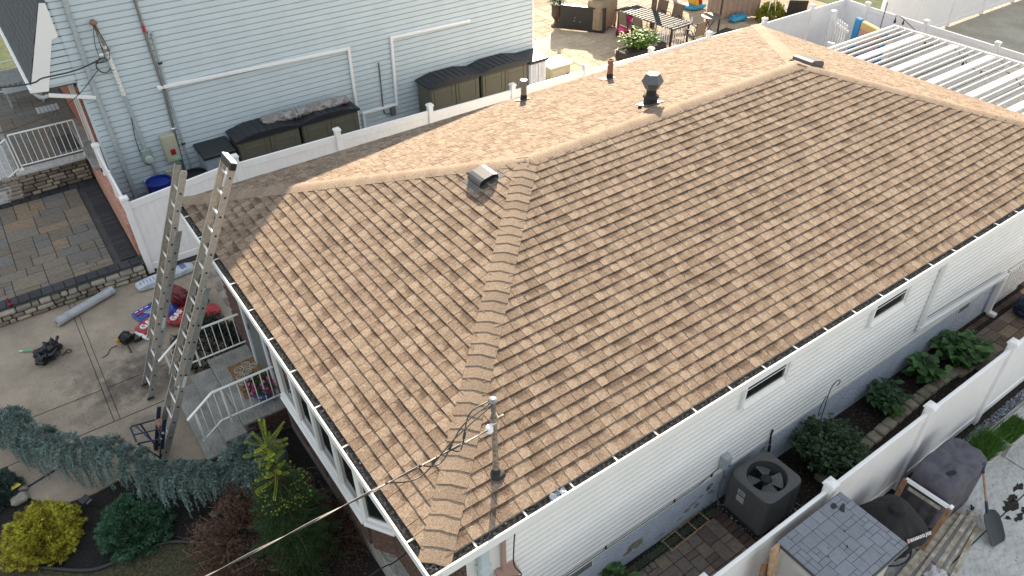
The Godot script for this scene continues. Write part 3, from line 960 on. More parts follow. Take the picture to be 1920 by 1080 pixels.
	var nk := MB.new(); nk.lathe(Vector3.ZERO, [Vector2(0.085, -0.06), Vector2(0.085, 0.34)], 16); part("pipe", nk, M.rubber, fc)
	var co := MB.new(); co.lathe(Vector3.ZERO, [Vector2(0.13, -0.03), Vector2(0.12, 0.06), Vector2(0.115, 0.12), Vector2(0.14, 0.135), Vector2(0.13, 0.16), Vector2(0.09, 0.19)], 18); part("storm_collar", co, M.rubber, fc)
	var hx := MB.new()
	hx.lathe(Vector3(0, 0.28, 0), [Vector2(0.12, 0.0), Vector2(0.15, 0.07), Vector2(0.19, 0.13), Vector2(0.115, 0.265), Vector2(0.0, 0.275)], 6, false, Basis(Vector3.UP, 0.35))
	part("hood", hx, M.vent, fc)
	var fl2 := MB.new(); fl2.box(Vector3(0, 0.012, -0.02), Vector3(0.34, 0.006, 0.36), Basis(Vector3.RIGHT, -0.2892), 0.002); part("flashing", fl2, M.galv, fc)
	# box vents
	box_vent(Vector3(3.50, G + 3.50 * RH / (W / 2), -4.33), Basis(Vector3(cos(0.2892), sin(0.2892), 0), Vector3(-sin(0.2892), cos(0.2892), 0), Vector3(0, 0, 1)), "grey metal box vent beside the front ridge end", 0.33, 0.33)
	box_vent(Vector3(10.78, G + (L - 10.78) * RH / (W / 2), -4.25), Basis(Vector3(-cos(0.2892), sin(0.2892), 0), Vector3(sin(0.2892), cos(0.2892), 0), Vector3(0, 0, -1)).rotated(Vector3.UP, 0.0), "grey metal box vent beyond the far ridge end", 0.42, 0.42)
	# bit of grit by the flue
	single("roof_scrap", bx(Vector3(6.93, 4.40, -4.70), Vector3(0.05, 0.06, 0.06), 0.012, Basis(Vector3(1, 1, 0).normalized(), 0.6)), M.black, "small dark scrap lying on the far slope beside the flue", "scrap")

func box_vent(at: Vector3, bs: Basis, label: String, w: float, d: float):
	var o := thing("box_vent", label, "roof vent", at, 0.0, "box vents on the hip ends")
	var m := MB.new()
	m.box(bs * Vector3(0, 0.008, 0), Vector3(w + 0.16, 0.005, d + 0.10), bs, 0.002)
	part("flange", m, M.vent, o)
	var prof := [Vector2(-w / 2, 0.01), Vector2(-w / 2, 0.06), Vector2(-w / 2 + 0.02, 0.095), Vector2(-w / 2 + 0.05, 0.115), Vector2(-w / 2 + 0.11, 0.12), Vector2(w / 2 - 0.06, 0.105), Vector2(w / 2, 0.07), Vector2(w / 2, 0.01)]
	var h := MB.new()
	for i in prof.size() - 1:
		var a: Vector2 = prof[i]; var b: Vector2 = prof[i + 1]
		h.quad(bs * Vector3(a.x, a.y, d / 2), bs * Vector3(a.x, a.y, -d / 2), bs * Vector3(b.x, b.y, -d / 2), bs * Vector3(b.x, b.y, d / 2))
	for i in range(1, prof.size() - 1):
		var a: Vector2 = prof[0]; var b: Vector2 = prof[i]; var c: Vector2 = prof[i + 1]
		h.tri(bs * Vector3(a.x, a.y, -d / 2), bs * Vector3(b.x, b.y, -d / 2), bs * Vector3(c.x, c.y, -d / 2))
	part("hood", h, M.vent, o)
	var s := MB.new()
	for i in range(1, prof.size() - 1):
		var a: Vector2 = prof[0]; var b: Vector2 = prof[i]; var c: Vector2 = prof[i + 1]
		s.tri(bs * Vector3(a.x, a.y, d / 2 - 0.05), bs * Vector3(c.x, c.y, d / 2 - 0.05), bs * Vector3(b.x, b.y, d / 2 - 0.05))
	part("screen", s, M.black, o)  # black sheet standing in for the shade inside the open end

# random ashlar rectangles on a grid: [x0, z0, x1, z1] in cells
func ashlar(nx: int, nz: int, sizes: Array) -> Array:
	var grid := PackedByteArray()
	grid.resize(nx * nz)
	var out := []
	for z in nz:
		for x in nx:
			if grid[z * nx + x]: continue
			var tries := 0
			while true:
				var s: Array = sizes[rng.randi() % sizes.size()] if tries < 14 else [1, 1]
				tries += 1
				var ok: bool = x + s[0] <= nx and z + s[1] <= nz
				if ok:
					for j in s[1]:
						for i in s[0]:
							if grid[(z + j) * nx + x + i]: ok = false
				if ok:
					for j in s[1]:
						for i in s[0]: grid[(z + j) * nx + x + i] = 1
					out.append([x, z, x + s[0], z + s[1]])
					break
	return out

func pavers(parent: Node, called: String, x0: float, z0: float, cell: float, nx: int, nz: int, sizes: Array, top: float, gap: float, mats: Array):
	var cache := {}
	for q in ashlar(nx, nz, sizes):
		var w: float = (q[2] - q[0]) * cell - gap
		var d: float = (q[3] - q[1]) * cell - gap
		var c := Vector3(x0 + (q[0] + q[2]) * 0.5 * cell, top - 0.03 + rnd(-0.003, 0.003), z0 + (q[1] + q[3]) * 0.5 * cell)
		var key := "%.3f %.3f" % [w, d]
		if not cache.has(key): cache[key] = bx(Vector3.ZERO, Vector3(w, 0.06, d), 0.008).mesh()
		var o := part(called, cache[key], mats[rng.randi() % mats.size()], parent)
		o.position = c
		o.rotation = Vector3(rnd(-0.004, 0.004), rnd(-0.006, 0.006), rnd(-0.004, 0.004))

func drive_texture() -> StandardMaterial3D:
	# 8 m x 8 m of worn concrete: x -7..1, z -12..-4; black roofing dirt where it was dragged about
	var size := 768
	var n1 := FastNoiseLite.new(); n1.seed = 91; n1.frequency = 0.008; n1.fractal_octaves = 5
	var n2 := FastNoiseLite.new(); n2.seed = 92; n2.frequency = 0.035; n2.fractal_octaves = 4
	var r := RandomNumberGenerator.new(); r.seed = 93
	var out := PackedByteArray()
	out.resize(size * size * 3)
	var spots := [[-1.7, -8.5, 1.0, 0.75, 1.1], [-2.35, -8.9, 0.7, 0.4, 0.6], [-1.3, -7.9, 0.5, 0.3, 0.6], [-1.55, -9.5, 0.35, 0.3, 0.6], [-2.9, -9.9, 0.35, 0.2, 0.35], [-1.75, -7.3, 0.4, 0.16, 0.5], [-2.6, -7.9, 0.45, 0.2, 0.4], [-0.7, -9.9, 0.4, 0.35, 0.4], [-2.55, -6.7, 0.5, 0.25, 0.25]]
	for y in size:
		var wz := -12.0 + 8.0 * y / size
		for x in size:
			var wx := -7.0 + 8.0 * x / size
			var a := n1.get_noise_2d(x, y)
			var b := n2.get_noise_2d(x, y)
			var c := Color(0.305, 0.248, 0.192) * (1.0 + a * 0.3 + b * 0.12)
			var s := 0.0
			for q in spots:
				var dx: float = (wx - q[0]) / q[2]; var dz: float = (wz - q[1]) / q[3]
				var d := dx * dx + dz * dz + b * 0.9 + a * 0.6
				if d < 1.0: s = maxf(s, q[4] * clampf((1.0 - d) * 0.9, 0, 1))
			c = c.lerp(Color(0.075, 0.062, 0.052), s * (0.75 + 0.25 * b))
			var f := 1.0 + r.randf_range(-0.12, 0.12)
			if r.randf() < 0.004 + s * 0.03: f *= 0.35
			c = Color(clampf(c.r * f, 0, 1), clampf(c.g * f, 0, 1), clampf(c.b * f, 0, 1)).linear_to_srgb()
			var i := (y * size + x) * 3
			out[i] = int(c.r * 255); out[i + 1] = int(c.g * 255); out[i + 2] = int(c.b * 255)
	var m := StandardMaterial3D.new()
	m.albedo_texture = ImageTexture.create_from_image(Image.create_from_data(size, size, false, Image.FORMAT_RGB8, out))
	m.roughness = 0.95
	return m

func grass_blades(poly: PackedVector2Array, count: int, h: float, cols: Array, base := 0.0, wdt := 0.006) -> MB:
	var m := MB.new()
	m.use_c = true
	var r := Rect2(poly[0], Vector2.ZERO)
	for q in poly: r = r.expand(q)
	var n := 0
	while n < count:
		var p := Vector2(rnd(r.position.x, r.end.x), rnd(r.position.y, r.end.y))
		n += 1
		if not Geometry2D.is_point_in_polygon(p, poly): continue
		var a := rnd(0, TAU)
		var d := Vector3(cos(a), 0, sin(a))
		var hh := h * rnd(0.5, 1.2)
		var lean := Vector3(rnd(-1, 1), 0, rnd(-1, 1)) * hh * 0.6
		var b := Vector3(p.x, base, p.y)
		m.col = cols[rng.randi() % cols.size()] * rnd(0.75, 1.2)
		m.tri(b - d * wdt, b + d * wdt, b + Vector3(0, hh, 0) + lean)
	return m

func scatter_chips(poly: PackedVector2Array, count: int, size: float, cols: Array, y := 0.005) -> MB:
	var m := MB.new()
	m.use_c = true
	var r := Rect2(poly[0], Vector2.ZERO)
	for q in poly: r = r.expand(q)
	for i in count:
		var p := Vector2(rnd(r.position.x, r.end.x), rnd(r.position.y, r.end.y))
		if not Geometry2D.is_point_in_polygon(p, poly): continue
		var b := Basis(Vector3.UP, rnd(0, TAU)) * Basis(Vector3(rnd(-1, 1), 0, rnd(-1, 1)).normalized(), rnd(-0.5, 0.5))
		m.col = cols[rng.randi() % cols.size()] * rnd(0.7, 1.3)
		var s := size * rnd(0.4, 1.3)
		var c := Vector3(p.x, y + s * 0.12, p.y)
		var e := [c + b * Vector3(-s, 0, -s * 0.3), c + b * Vector3(s, 0, -s * 0.2), c + b * Vector3(s * 0.7, 0, s * 0.35), c + b * Vector3(-s * 0.8, 0, s * 0.3)]
		var t := c + b * Vector3(0, s * 0.35, 0)
		for k in 4: m.tri(e[(k + 1) % 4], e[k], t)
	return m

func build_ground():
	setting("ground", bx(Vector3(0, -0.11, 0), Vector3(400, 0.1, 400)), M.ground)
	# ---- driveway slabs
	var drive_m := drive_texture()
	var dm := MB.new()
	dm.slab(PackedVector2Array([Vector2(-9, -11.62), Vector2(0.4, -11.62), Vector2(0.4, -5.7), Vector2(-2.4, -6.3), Vector2(-3.2, -6.3), Vector2(-3.7, -6.75), Vector2(-3.95, -7.5), Vector2(-9, -7.5)]), -0.1, -0.016)
	var drive := setting("driveway", dm, rough_mat(51, Color(0.055, 0.045, 0.038), 0.3, 0.5, 1.0, 0.3))
	var j := 0.011
	var slabs := [
		[Vector2(-9, -11.6), Vector2(-4.4 - j, -11.6), Vector2(-4.4 - j, -8.5 - j), Vector2(-9, -8.5 - j)],
		[Vector2(-4.4 + j, -11.6), Vector2(-2.26 - j, -11.6), Vector2(-2.26 - j, -8.5 - j), Vector2(-4.4 + j, -8.5 - j)],
		[Vector2(-2.26 + 0.002, -11.6), Vector2(-2.17, -11.6), Vector2(-2.17, -7.55 - j), Vector2(-2.26 + 0.002, -7.55 - j)],
		[Vector2(-2.17 + j, -11.6), Vector2(0.4, -11.6), Vector2(0.4, -8.5 - j), Vector2(-2.17 + j, -8.5 - j)],
		[Vector2(-9, -8.5 + j), Vector2(-2.26 - j, -8.5 + j), Vector2(-2.26 - j, -7.55 - j), Vector2(-9, -7.55 - j)],
		[Vector2(-2.17 + j, -8.5 + j), Vector2(0.4, -8.5 + j), Vector2(0.4, -7.55 - j), Vector2(-2.17 + j, -7.55 - j)],
		[Vector2(-3.93, -7.55 + j), Vector2(0.4, -7.55 + j), Vector2(0.4, -5.62), Vector2(-1.9, -5.85), Vector2(-2.43, -6.2), Vector2(-2.86, -6.13), Vector2(-3.02, -6.15), Vector2(-3.32, -6.2), Vector2(-3.52, -6.34), Vector2(-3.71, -6.6), Vector2(-3.83, -6.8), Vector2(-3.9, -7.1)]]
	for s in slabs:
		var m := MB.new()
		m.map = Vector4(-7, -12, 1.0 / 8.0, 1.0 / 8.0)
		m.slab(PackedVector2Array(s), -0.09, 0.0)
		part("slab", m, drive_m, drive)
	var grit := scatter_chips(PackedVector2Array([Vector2(-3.4, -10.2), Vector2(-0.8, -10.4), Vector2(-0.9, -7.0), Vector2(-1.6, -6.1), Vector2(-3.4, -6.8)]), 1500, 0.009, [Color(0.02, 0.016, 0.013), Color(0.09, 0.06, 0.04), Color(0.05, 0.04, 0.03)], 0.001)
	var g := part("roofing_grit", grit, vcol(0.95), null, "stuff")
	tag(g, "dark roofing grit scattered over the concrete driveway", "grit")
	# ---- planted bed, edging, lawn
	var bed := PackedVector2Array([Vector2(-6.2, -7.4), Vector2(-3.9, -7.45), Vector2(-3.86, -7.0), Vector2(-3.7, -6.58), Vector2(-3.3, -6.18), Vector2(-2.86, -6.11), Vector2(-2.43, -6.18), Vector2(-1.9, -5.83), Vector2(0.4, -5.6), Vector2(0.6, -0.6), Vector2(-1.2, -2.6), Vector2(-1.6, -3.9), Vector2(-2.1, -4.5), Vector2(-2.7, -4.65), Vector2(-3.2, -4.72), Vector2(-3.8, -5.2), Vector2(-4.3, -5.65), Vector2(-6.2, -6.3)])
	var bm := MB.new()
	bm.slab(bed, -0.1, -0.012)
	setting("mulch_bed", bm, M.mulch)
	var ch := part("bark_mulch", scatter_chips(bed, 16000, 0.016, [Color(0.012, 0.010, 0.009), Color(0.022, 0.018, 0.016), Color(0.04, 0.03, 0.024), Color(0.009, 0.008, 0.008)], -0.012), vcol(1.0), null, "stuff")
	tag(ch, "black bark mulch covering the front planting bed", "mulch")
	var lit := part("leaf_litter", scatter_chips(bed, 260, 0.016, [Color(0.22, 0.15, 0.10), Color(0.30, 0.26, 0.22), Color(0.16, 0.08, 0.04)], 0.0), vcol(1.0), null, "stuff")
	tag(lit, "pale dry leaf scraps lying on the black mulch", "leaves")
	var eg := curve([Vector3(-6.2, 0.02, -6.28), Vector3(-4.3, 0.02, -5.63), Vector3(-3.8, 0.025, -5.18), Vector3(-3.2, 0.02, -4.7), Vector3(-2.7, 0.03, -4.63), Vector3(-2.1, 0.02, -4.48), Vector3(-1.6, 0.02, -3.88), Vector3(-1.2, 0.02, -2.6), Vector3(0.5, 0.02, -0.7)])
	single("garden_edging", tb(eg, 0.032, 8), M.black, "black plastic lawn edging curving round the mulch bed", "edging")
	var lawn := PackedVector2Array([Vector2(-6.2, -6.3), Vector2(-4.3, -5.65), Vector2(-3.8, -5.2), Vector2(-3.2, -4.72), Vector2(-2.7, -4.65), Vector2(-2.1, -4.5), Vector2(-1.6, -3.9), Vector2(-1.2, -2.6), Vector2(0.5, -0.7), Vector2(0.0, 0.5), Vector2(-6.2, 0.5)])
	var lm := MB.new(); lm.slab(lawn, -0.1, -0.008)
	setting("lawn_soil", lm, three_mat(52, Color(0.035, 0.035, 0.016), Color(0.055, 0.05, 0.025), Color(0.10, 0.08, 0.045), 0.7, 1.0, 0.3, 0.02, 1.0, 10.0))
	var gr := part("lawn_grass", grass_blades(lawn, 26000, 0.045, [Color(0.06, 0.085, 0.025), Color(0.09, 0.105, 0.035), Color(0.16, 0.14, 0.06)], -0.008, 0.004), vcol(0.8, 0.2), null, "stuff")
	tag(gr, "short tired lawn grass outside the black edging", "grass")
	# ---- far side of the house, drive next door
	setting("side_path", span(Vector3(0.4, -0.09, -11.65), Vector3(L + 8.0, -0.004, -7.9)), M.concrete)
	setting("neighbour_drive", span(Vector3(-0.5, -0.09, -14.9), Vector3(12.3, -0.006, -11.66)), M.asphalt)
	# ---- right-hand yard of pale concrete
	var rm := span(Vector3(1.0, -0.1, 1.3), Vector3(22.0, -0.014, 12.0))
	var ry := setting("concrete_yard", rm, M.asphalt)
	for xs in [[1.0, 6.69], [6.71, 9.42], [9.44, 14.0], [14.02, 22.0]]:
		for zs in [[1.46, 2.42], [2.44, 5.2], [5.22, 12.0]]:
			part("slab", span(Vector3(xs[0], -0.09, zs[0]), Vector3(xs[1], 0.0, zs[1]), 0.004), M.concrete_pale, ry)
	var st := MB.new()
	for q in [[8.55, 2.42, 0.16, 0.10], [8.72, 2.36, 0.10, 0.06], [8.44, 2.60, 0.12, 0.05], [8.66, 2.58, 0.08, 0.05], [8.3, 2.5, 0.05, 0.04], [8.05, 2.1, 0.05, 0.03], [9.0, 2.3, 0.12, 0.06]]:
		var poly := []
		for i in 13:
			var an := TAU * i / 13.0
			poly.append(Vector2(cos(an) * q[2] * rnd(0.5, 1.3), sin(an) * q[3] * rnd(0.4, 1.4)))
		st.plate(poly, Vector3(q[0], 0.004, q[1]), Vector3(1, 0, 0), Vector3(0, 0, -1), 0.003)
	var stm := part("soil_spill", st, M.soil, null, "stuff")
	tag(stm, "dark wet soil spilled on the pale concrete beside the shovel", "soil")
	# ---- garden bed beside the house
	setting("alley_soil", span(Vector3(-2, -0.1, -0.9), Vector3(16.0, -0.02, 1.3)), M.soil)
	# ---- back yard behind the house
	setting("back_deck", span(Vector3(L - 0.2, -0.08, -11.2), Vector3(22.6, -0.003, 1.2)), M.deck)
	setting("far_yard_concrete", span(Vector3(22.8, -0.08, -11.15), Vector3(45, -0.004, 8)), M.concrete_olive)
	var jm := setting("far_yard_joint", span(Vector3(22.8, -0.006, -6.04), Vector3(45, 0.001, -6.0)), M.asphalt)
	jm.name = "far_yard_seam"

# ---------------------------------------------------------------- the house next door
func gable(x: float) -> float:
	return 9.0 - absf(x - 5.95) * 0.34

func build_neighbour():
	var ho := thing("neighbour_house", "tall pale blue sided house next door with pipes and conduits on its wall", "house", Vector3(0, 0, NZ))
	ho.position = Vector3.ZERO
	var X0 := -0.38
	var X1 := 12.27
	var m := MB.new()
	var zb := -27.0
	var zf := NZ - 0.03
	var gp := [Vector3(X0, 0, 0), Vector3(X1, 0, 0), Vector3(X1, gable(X1), 0), Vector3(5.95, 9.0, 0), Vector3(X0, gable(X0), 0)]
	var f := Vector3(0, 0, zf); var bk := Vector3(0, 0, zb)
	for i in range(1, 4): m.tri(gp[0] + f, gp[i] + f, gp[i + 1] + f)
	for i in 5:
		var a: Vector3 = gp[i]; var b: Vector3 = gp[(i + 1) % 5]
		m.quad(b + f, a + f, a + bk, b + bk)
	var wall := part("wall", m, M.vinyl_blue, ho)
	var y := 0.25
	while y < 8.9:
		var y1 := y + 0.14
		var x0 := X0; var x1 := X1
		if y1 > gable(X1):
			var half := (9.0 - y1) / 0.34
			x0 = maxf(X0, 5.95 - half); x1 = minf(X1, 5.95 + half)
		if y > 3.2 and y < 4.85: x0 = lerpf(-0.96, -0.54, clampf((y - 3.25) / 1.0, 0, 1))
		if x1 - x0 < 0.2: break
		var s := MB.new()
		var za := NZ + 0.012; var zg := NZ - 0.026; var zi := NZ - 0.028
		var yg := y1 - 0.028
		s.quad(Vector3(x0, y, za), Vector3(x1, y, za), Vector3(x1, yg, za - 0.006), Vector3(x0, yg, za - 0.006))
		s.quad(Vector3(x0, yg, za - 0.006), Vector3(x1, yg, za - 0.006), Vector3(x1, yg + 0.006, zg), Vector3(x0, yg + 0.006, zg))
		s.quad(Vector3(x0, yg + 0.006, zg), Vector3(x1, yg + 0.006, zg), Vector3(x1, y1 + 0.003, zg), Vector3(x0, y1 + 0.003, zg))
		s.quad(Vector3(x0, y, zi), Vector3(x1, y, zi), Vector3(x1, y, za), Vector3(x0, y, za))
		s.quad(Vector3(x1, y, za), Vector3(x1, y, zi), Vector3(x1, y1, zi), Vector3(x1, yg, za))
		s.quad(Vector3(x0, y, zi), Vector3(x0, y, za), Vector3(x0, yg, za), Vector3(x0, y1, zi))
		part("siding_board", s, M.vinyl_blue, wall)
		y = y1
	part("corner_board", span(Vector3(X1 - 0.04, 0.1, NZ - 0.06), Vector3(X1 + 0.03, gable(X1), NZ + 0.025), 0.006), M.white, ho)
	part("corner_board", span(Vector3(X0 - 0.01, 0.3, NZ - 0.03), Vector3(X0 + 0.05, 3.2, NZ + 0.012), 0.004), M.vinyl_blue, ho)
	# roof
	var rf := MB.new()
	for sgn in [-1, 1]:
		var e := Vector3(5.95 + sgn * 6.75, gable(5.95 + 6.75), 0)
		var pk := Vector3(5.95, 9.02, 0)
		var q0: Vector3 = pk + Vector3(0, 0, NZ + 0.25); var q1: Vector3 = e + Vector3(0, 0, NZ + 0.25)
		var q2: Vector3 = e + Vector3(0, 0, zb); var q3: Vector3 = pk + Vector3(0, 0, zb)
		var up := Vector3(0, 0.12, 0)
		rf.quad(q0 + up, q1 + up, q2 + up, q3 + up); rf.quad(q0, q3, q2, q1)
		rf.quad(q0, q1, q1 + up, q0 + up); rf.quad(q1, q2, q2 + up, q1 + up)
	part("roof", rf, M.shingle_grey, ho)
	# brick street front, seen edge on
	var fr := part("street_front", span(Vector3(X0 - 0.02, 0.3, -24), Vector3(X0, 3.2, NZ - 0.05)), M.mortar, ho)
	var br := MB.new()
	var row := 0
	var yy := 0.4
	while yy < 3.15:
		var z := -20.0 + (0.1 if row % 2 else 0.0)
		while z < NZ - 0.12:
			var z2 := minf(z + 0.2, NZ - 0.055)
			if not (z > -16.6 and z < -15.35 and yy > 0.95): br.box(Vector3(X0 - 0.03, yy + 0.03, (z + z2) * 0.5), Vector3(0.05, 0.062, z2 - z), Basis.IDENTITY, 0.003)
			z += 0.212
		yy += 0.075
		row += 1
	part("brick", br, M.brick_red, fr, "stuff")
	var fwn := part("window", span(Vector3(X0 - 0.05, 0.95, -16.6), Vector3(X0 - 0.021, 3.15, -15.3)), M.glass_dark, ho)
	for q in [-16.6, -15.95, -15.3]:
		part("frame", span(Vector3(X0 - 0.08, 0.95, q - 0.05), Vector3(X0 - 0.02, 3.15, q + 0.05), 0.006), M.white, fwn)
	# mansard overhang over the entrance
	var ov := MB.new()
	var p := [Vector2(-0.97, 3.25), Vector2(-1.22, 3.28), Vector2(-1.24, 3.36), Vector2(-0.50, 5.0), Vector2(-0.36, 5.0), Vector2(-0.36, 3.25)]
	for z in [[NZ + 0.02, -24.0]]:
		for i in p.size():
			var a: Vector2 = p[i]; var b: Vector2 = p[(i + 1) % p.size()]
			ov.quad(Vector3(a.x, a.y, z[0]), Vector3(a.x, a.y, z[1]), Vector3(b.x, b.y, z[1]), Vector3(b.x, b.y, z[0]))
	var ovp := part("overhang_roof", ov, M.shingle_grey, ho)
	var en := MB.new()
	en.plate([Vector2(-1.26, 3.36), Vector2(-1.24, 3.25), Vector2(-0.96, 3.22), Vector2(-0.54, 4.26), Vector2(-0.40, 4.3), Vector2(-0.40, 5.0), Vector2(-0.515, 5.02)], Vector3(0, 0, NZ + 0.035), Vector3(1, 0, 0), Vector3(0, 1, 0), 0.03)
	var back := MB.new()
	back.plate([Vector2(-1.1, 3.26), Vector2(-0.36, 3.26), Vector2(-0.36, 4.95), Vector2(-0.50, 4.95)], Vector3(0, 0, NZ - 0.026), Vector3(1, 0, 0), Vector3(0, 1, 0), 0.02)
	part("end_wall", back, M.vinyl_blue, ovp)
	part("end_panel", en, M.white, ovp)
	# courses of grey shingle tabs on the overhang
	var up2 := Vector3(-0.50 + 1.24, 5.0 - 3.36, 0)
	var ud := up2.normalized()
	var nn := Vector3(-ud.y, ud.x, 0)
	var o0 := Vector3(-1.24, 3.36, 0)
	var tabs := 0
	var fld := MB.new()
	var k := 0
	while k * 0.15 < up2.length():
		var z := NZ + 0.0 - rnd(0, 0.2)
		while z > -23.5:
			var w := rnd(0.15, 0.3)
			var c := o0 + ud * (k * 0.15 + 0.075) + nn * (0.007 + rnd(0, 0.006)) + Vector3(0, 0, z - w / 2)
			fld.box(c, Vector3(0.15, 0.012, w - 0.006), Basis(ud.rotated(Vector3(0, 0, 1), 0.04), nn.rotated(Vector3(0, 0, 1), 0.04), Vector3(0, 0, 1)))
			z -= w
			tabs += 1
		k += 1
	part("shingle", fld, M.shingle_grey, ovp, "stuff")
	var gu := MB.new()
	gu.bar(Vector3(-1.27, 3.30, NZ + 0.04), Vector3(-1.27, 3.30, -24), 0.09, 0.10, Vector3.UP, 0.012)
	part("gutter", gu, M.white, ovp)
	# ---- downspouts and conduits
	var dsp := MB.new()
	dsp.bar(Vector3(0.0, 6.8, NZ + 0.06), Vector3(-0.09, 2.95, NZ + 0.06), 0.10, 0.08, Vector3(0, 0, 1), 0.012)
	dsp.bar(Vector3(-0.09, 2.97, NZ + 0.06), Vector3(-0.03, 0.1, NZ + 0.06), 0.10, 0.08, Vector3(0, 0, 1), 0.012)
	part("downspout", dsp, M.pipe_grey, ho)
	var ds2 := MB.new()
	ds2.bar(Vector3(-1.0, 3.15, NZ + 0.07), Vector3(-0.12, 2.87, NZ + 0.07), 0.08, 0.08, Vector3(0, 0, 1), 0.01)
	part("downspout", ds2, M.white, ho)
	var el := MB.new()
	el.tube(curve([Vector3(-1.26, 3.25, NZ - 0.05), Vector3(-1.15, 3.12, NZ + 0.02), Vector3(-1.0, 3.14, NZ + 0.07)]), 0.045, 8)
	part("downspout", el, M.pipe_grey, ho)
	part("conduit", tb([Vector3(1.30, 7.0, NZ + 0.05), Vector3(1.31, 4.1, NZ + 0.05), Vector3(1.33, 2.7, NZ + 0.05), Vector3(1.22, 0.3, NZ + 0.05)], 0.032, 10), M.galv, ho)
	part("conduit_sleeve", tb([Vector3(1.309, 4.2, NZ + 0.05), Vector3(1.311, 4.05, NZ + 0.05)], 0.036, 10), plain(Color(0.35, 0.03, 0.03), 0.5), ho)
	part("conduit", tb([Vector3(1.44, 3.92, NZ + 0.04), Vector3(1.41, 2.7, NZ + 0.04), Vector3(1.40, 0.3, NZ + 0.04)], 0.022, 8), M.pipe_grey, ho)
	part("pipe_hood", tb(curve([Vector3(1.36, 3.94, NZ + 0.05), Vector3(1.40, 4.03, NZ + 0.05), Vector3(1.45, 3.98, NZ + 0.04), Vector3(1.44, 3.8, NZ + 0.04)]), 0.03, 8), M.pipe_grey, ho)
	for q in [[1.43, 3.3], [1.40, 1.25], [1.27, 1.7]]:
		part("pipe_clip", bx(Vector3(q[0], q[1], NZ + 0.06), Vector3(0.09, 0.04, 0.06), 0.008), M.black if q[0] > 1.3 else M.white, ho)
	# white line covers
	line_cover(ho, [Vector3(1.25, 2.745, 0), Vector3(6.12, 2.61, 0), Vector3(6.09, 0.1, 0)])
	line_cover(ho, [Vector3(9.92, 2.59, 0), Vector3(7.40, 2.625, 0), Vector3(7.34, 0.70, 0), Vector3(6.28, 0.705, 0), Vector3(6.265, 0.1, 0)])
	part("conduit", tb(curve([Vector3(6.945, 2.02, NZ + 0.03), Vector3(6.93, 1.2, NZ + 0.03), Vector3(6.92, 0.68, NZ + 0.03), Vector3(6.98, 0.5, NZ + 0.04), Vector3(7.15, 0.5, NZ + 0.06)]), 0.018, 8), M.grey_metal, ho)
	part("switch_box", bx(Vector3(7.2, 0.55, NZ + 0.06), Vector3(0.14, 0.28, 0.1), 0.01), M.grey_metal, ho)
	# ---- service mast, meter, cabinet
	var ms := thing("meter_mast", "peeling white service mast with drip loops and electric meter on the blue wall", "mast", Vector3(0, 0, NZ))
	part("pipe", tb([Vector3(0.36, 4.45, 0.12), Vector3(0.415, 3.87, 0.09)], 0.03, 10), M.mast, ms)
	var pl := three_mat(61, Color(0.16, 0.13, 0.10), Color(0.72, 0.71, 0.68), Color(0.78, 0.77, 0.75), 0.35, 0.6, 0.03, 0.01)
	part("painted_pipe", tb([Vector3(0.41, 3.95, 0.09), Vector3(0.455, 2.78, 0.09)], 0.05, 12), pl, ms)
	part("pipe", tb([Vector3(0.455, 2.8, 0.08), Vector3(0.49, 2.2, 0.07), Vector3(0.51, 1.3, 0.07)], 0.038, 10), M.pipe_grey, ms)
	var hd := MB.new(); hd.lathe(Vector3(0.34, 4.44, 0.12), [Vector2(0.03, -0.03), Vector2(0.07, 0.0), Vector2(0.075, 0.05), Vector2(0.04, 0.10), Vector2(0, 0.11)], 12); part("weatherhead", hd, M.rust, ms)
	for w in 3:
		var a := Vector3(0.33, 4.45, 0.16 + w * 0.02)
		part("drip_loop", tb(curve([a, Vector3(0.22 + w * 0.1, 4.1, 0.26), Vector3(0.2 + w * 0.1, 3.78 - w * 0.03, 0.3), Vector3(0.1, 3.68, 0.32)]), 0.009, 6), M.cable, ms)
	part("clamp", bx(Vector3(0.41, 3.86, 0.1), Vector3(0.16, 0.06, 0.12), 0.01), M.mast, ms)
	part("insulator", bx(Vector3(0.27, 3.80, 0.2), Vector3(0.14, 0.06, 0.08), 0.02), M.white, ms)
	var mt := MB.new()
	mt.box(Vector3(0.51, 1.2, 0.06), Vector3(0.24, 0.36, 0.12), Basis.IDENTITY, 0.03)
	part("meter_base", mt, tint(M.pipe_grey, Color(0.75, 0.85, 0.72)), ms)
	var dg := MB.new()
	dg.lathe(Vector3(0.52, 1.13, 0.12), [Vector2(0.10, 0), Vector2(0.10, 0.05), Vector2(0.085, 0.09), Vector2(0.0, 0.1)], 18, true, Basis(Vector3.RIGHT, PI / 2))
	part("meter_dial", dg, plain(Color(0.45, 0.48, 0.46), 0.15), ms)
	part("ground_wire", tb(curve([Vector3(0.45, 2.2, 0.06), Vector3(0.38, 1.6, 0.05), Vector3(0.42, 1.05, 0.05), Vector3(0.5, 0.95, 0.05)]), 0.01, 6), M.cable, ms)
	part("conduit", tb([Vector3(0.56, 1.05, 0.06), Vector3(0.62, 0.3, 0.06)], 0.03, 8), M.pipe_grey, ms)
	var cc := []
	for i in 60: cc.append(Vector3(0.26 + cos(i * 0.42) * (0.15 + 0.01 * sin(i)), 3.52 + sin(i * 0.42) * (0.16 + 0.01 * cos(i * 1.7)), 0.04 + 0.0006 * i))
	single("cable_coil", tb(cc, 0.007, 5), M.cable, "coil of black cable hung on the blue siding below the drip loops", "cable").position = Vector3(0, 0, NZ)
	var cb := thing("utility_cabinet", "beige wall cabinet with a square red label on the blue siding", "cabinet", Vector3(1.075, 0.92, NZ))
	var beige := rough_mat(62, Color(0.42, 0.41, 0.30), 0.04, 0.8, 0.55, 0.02)
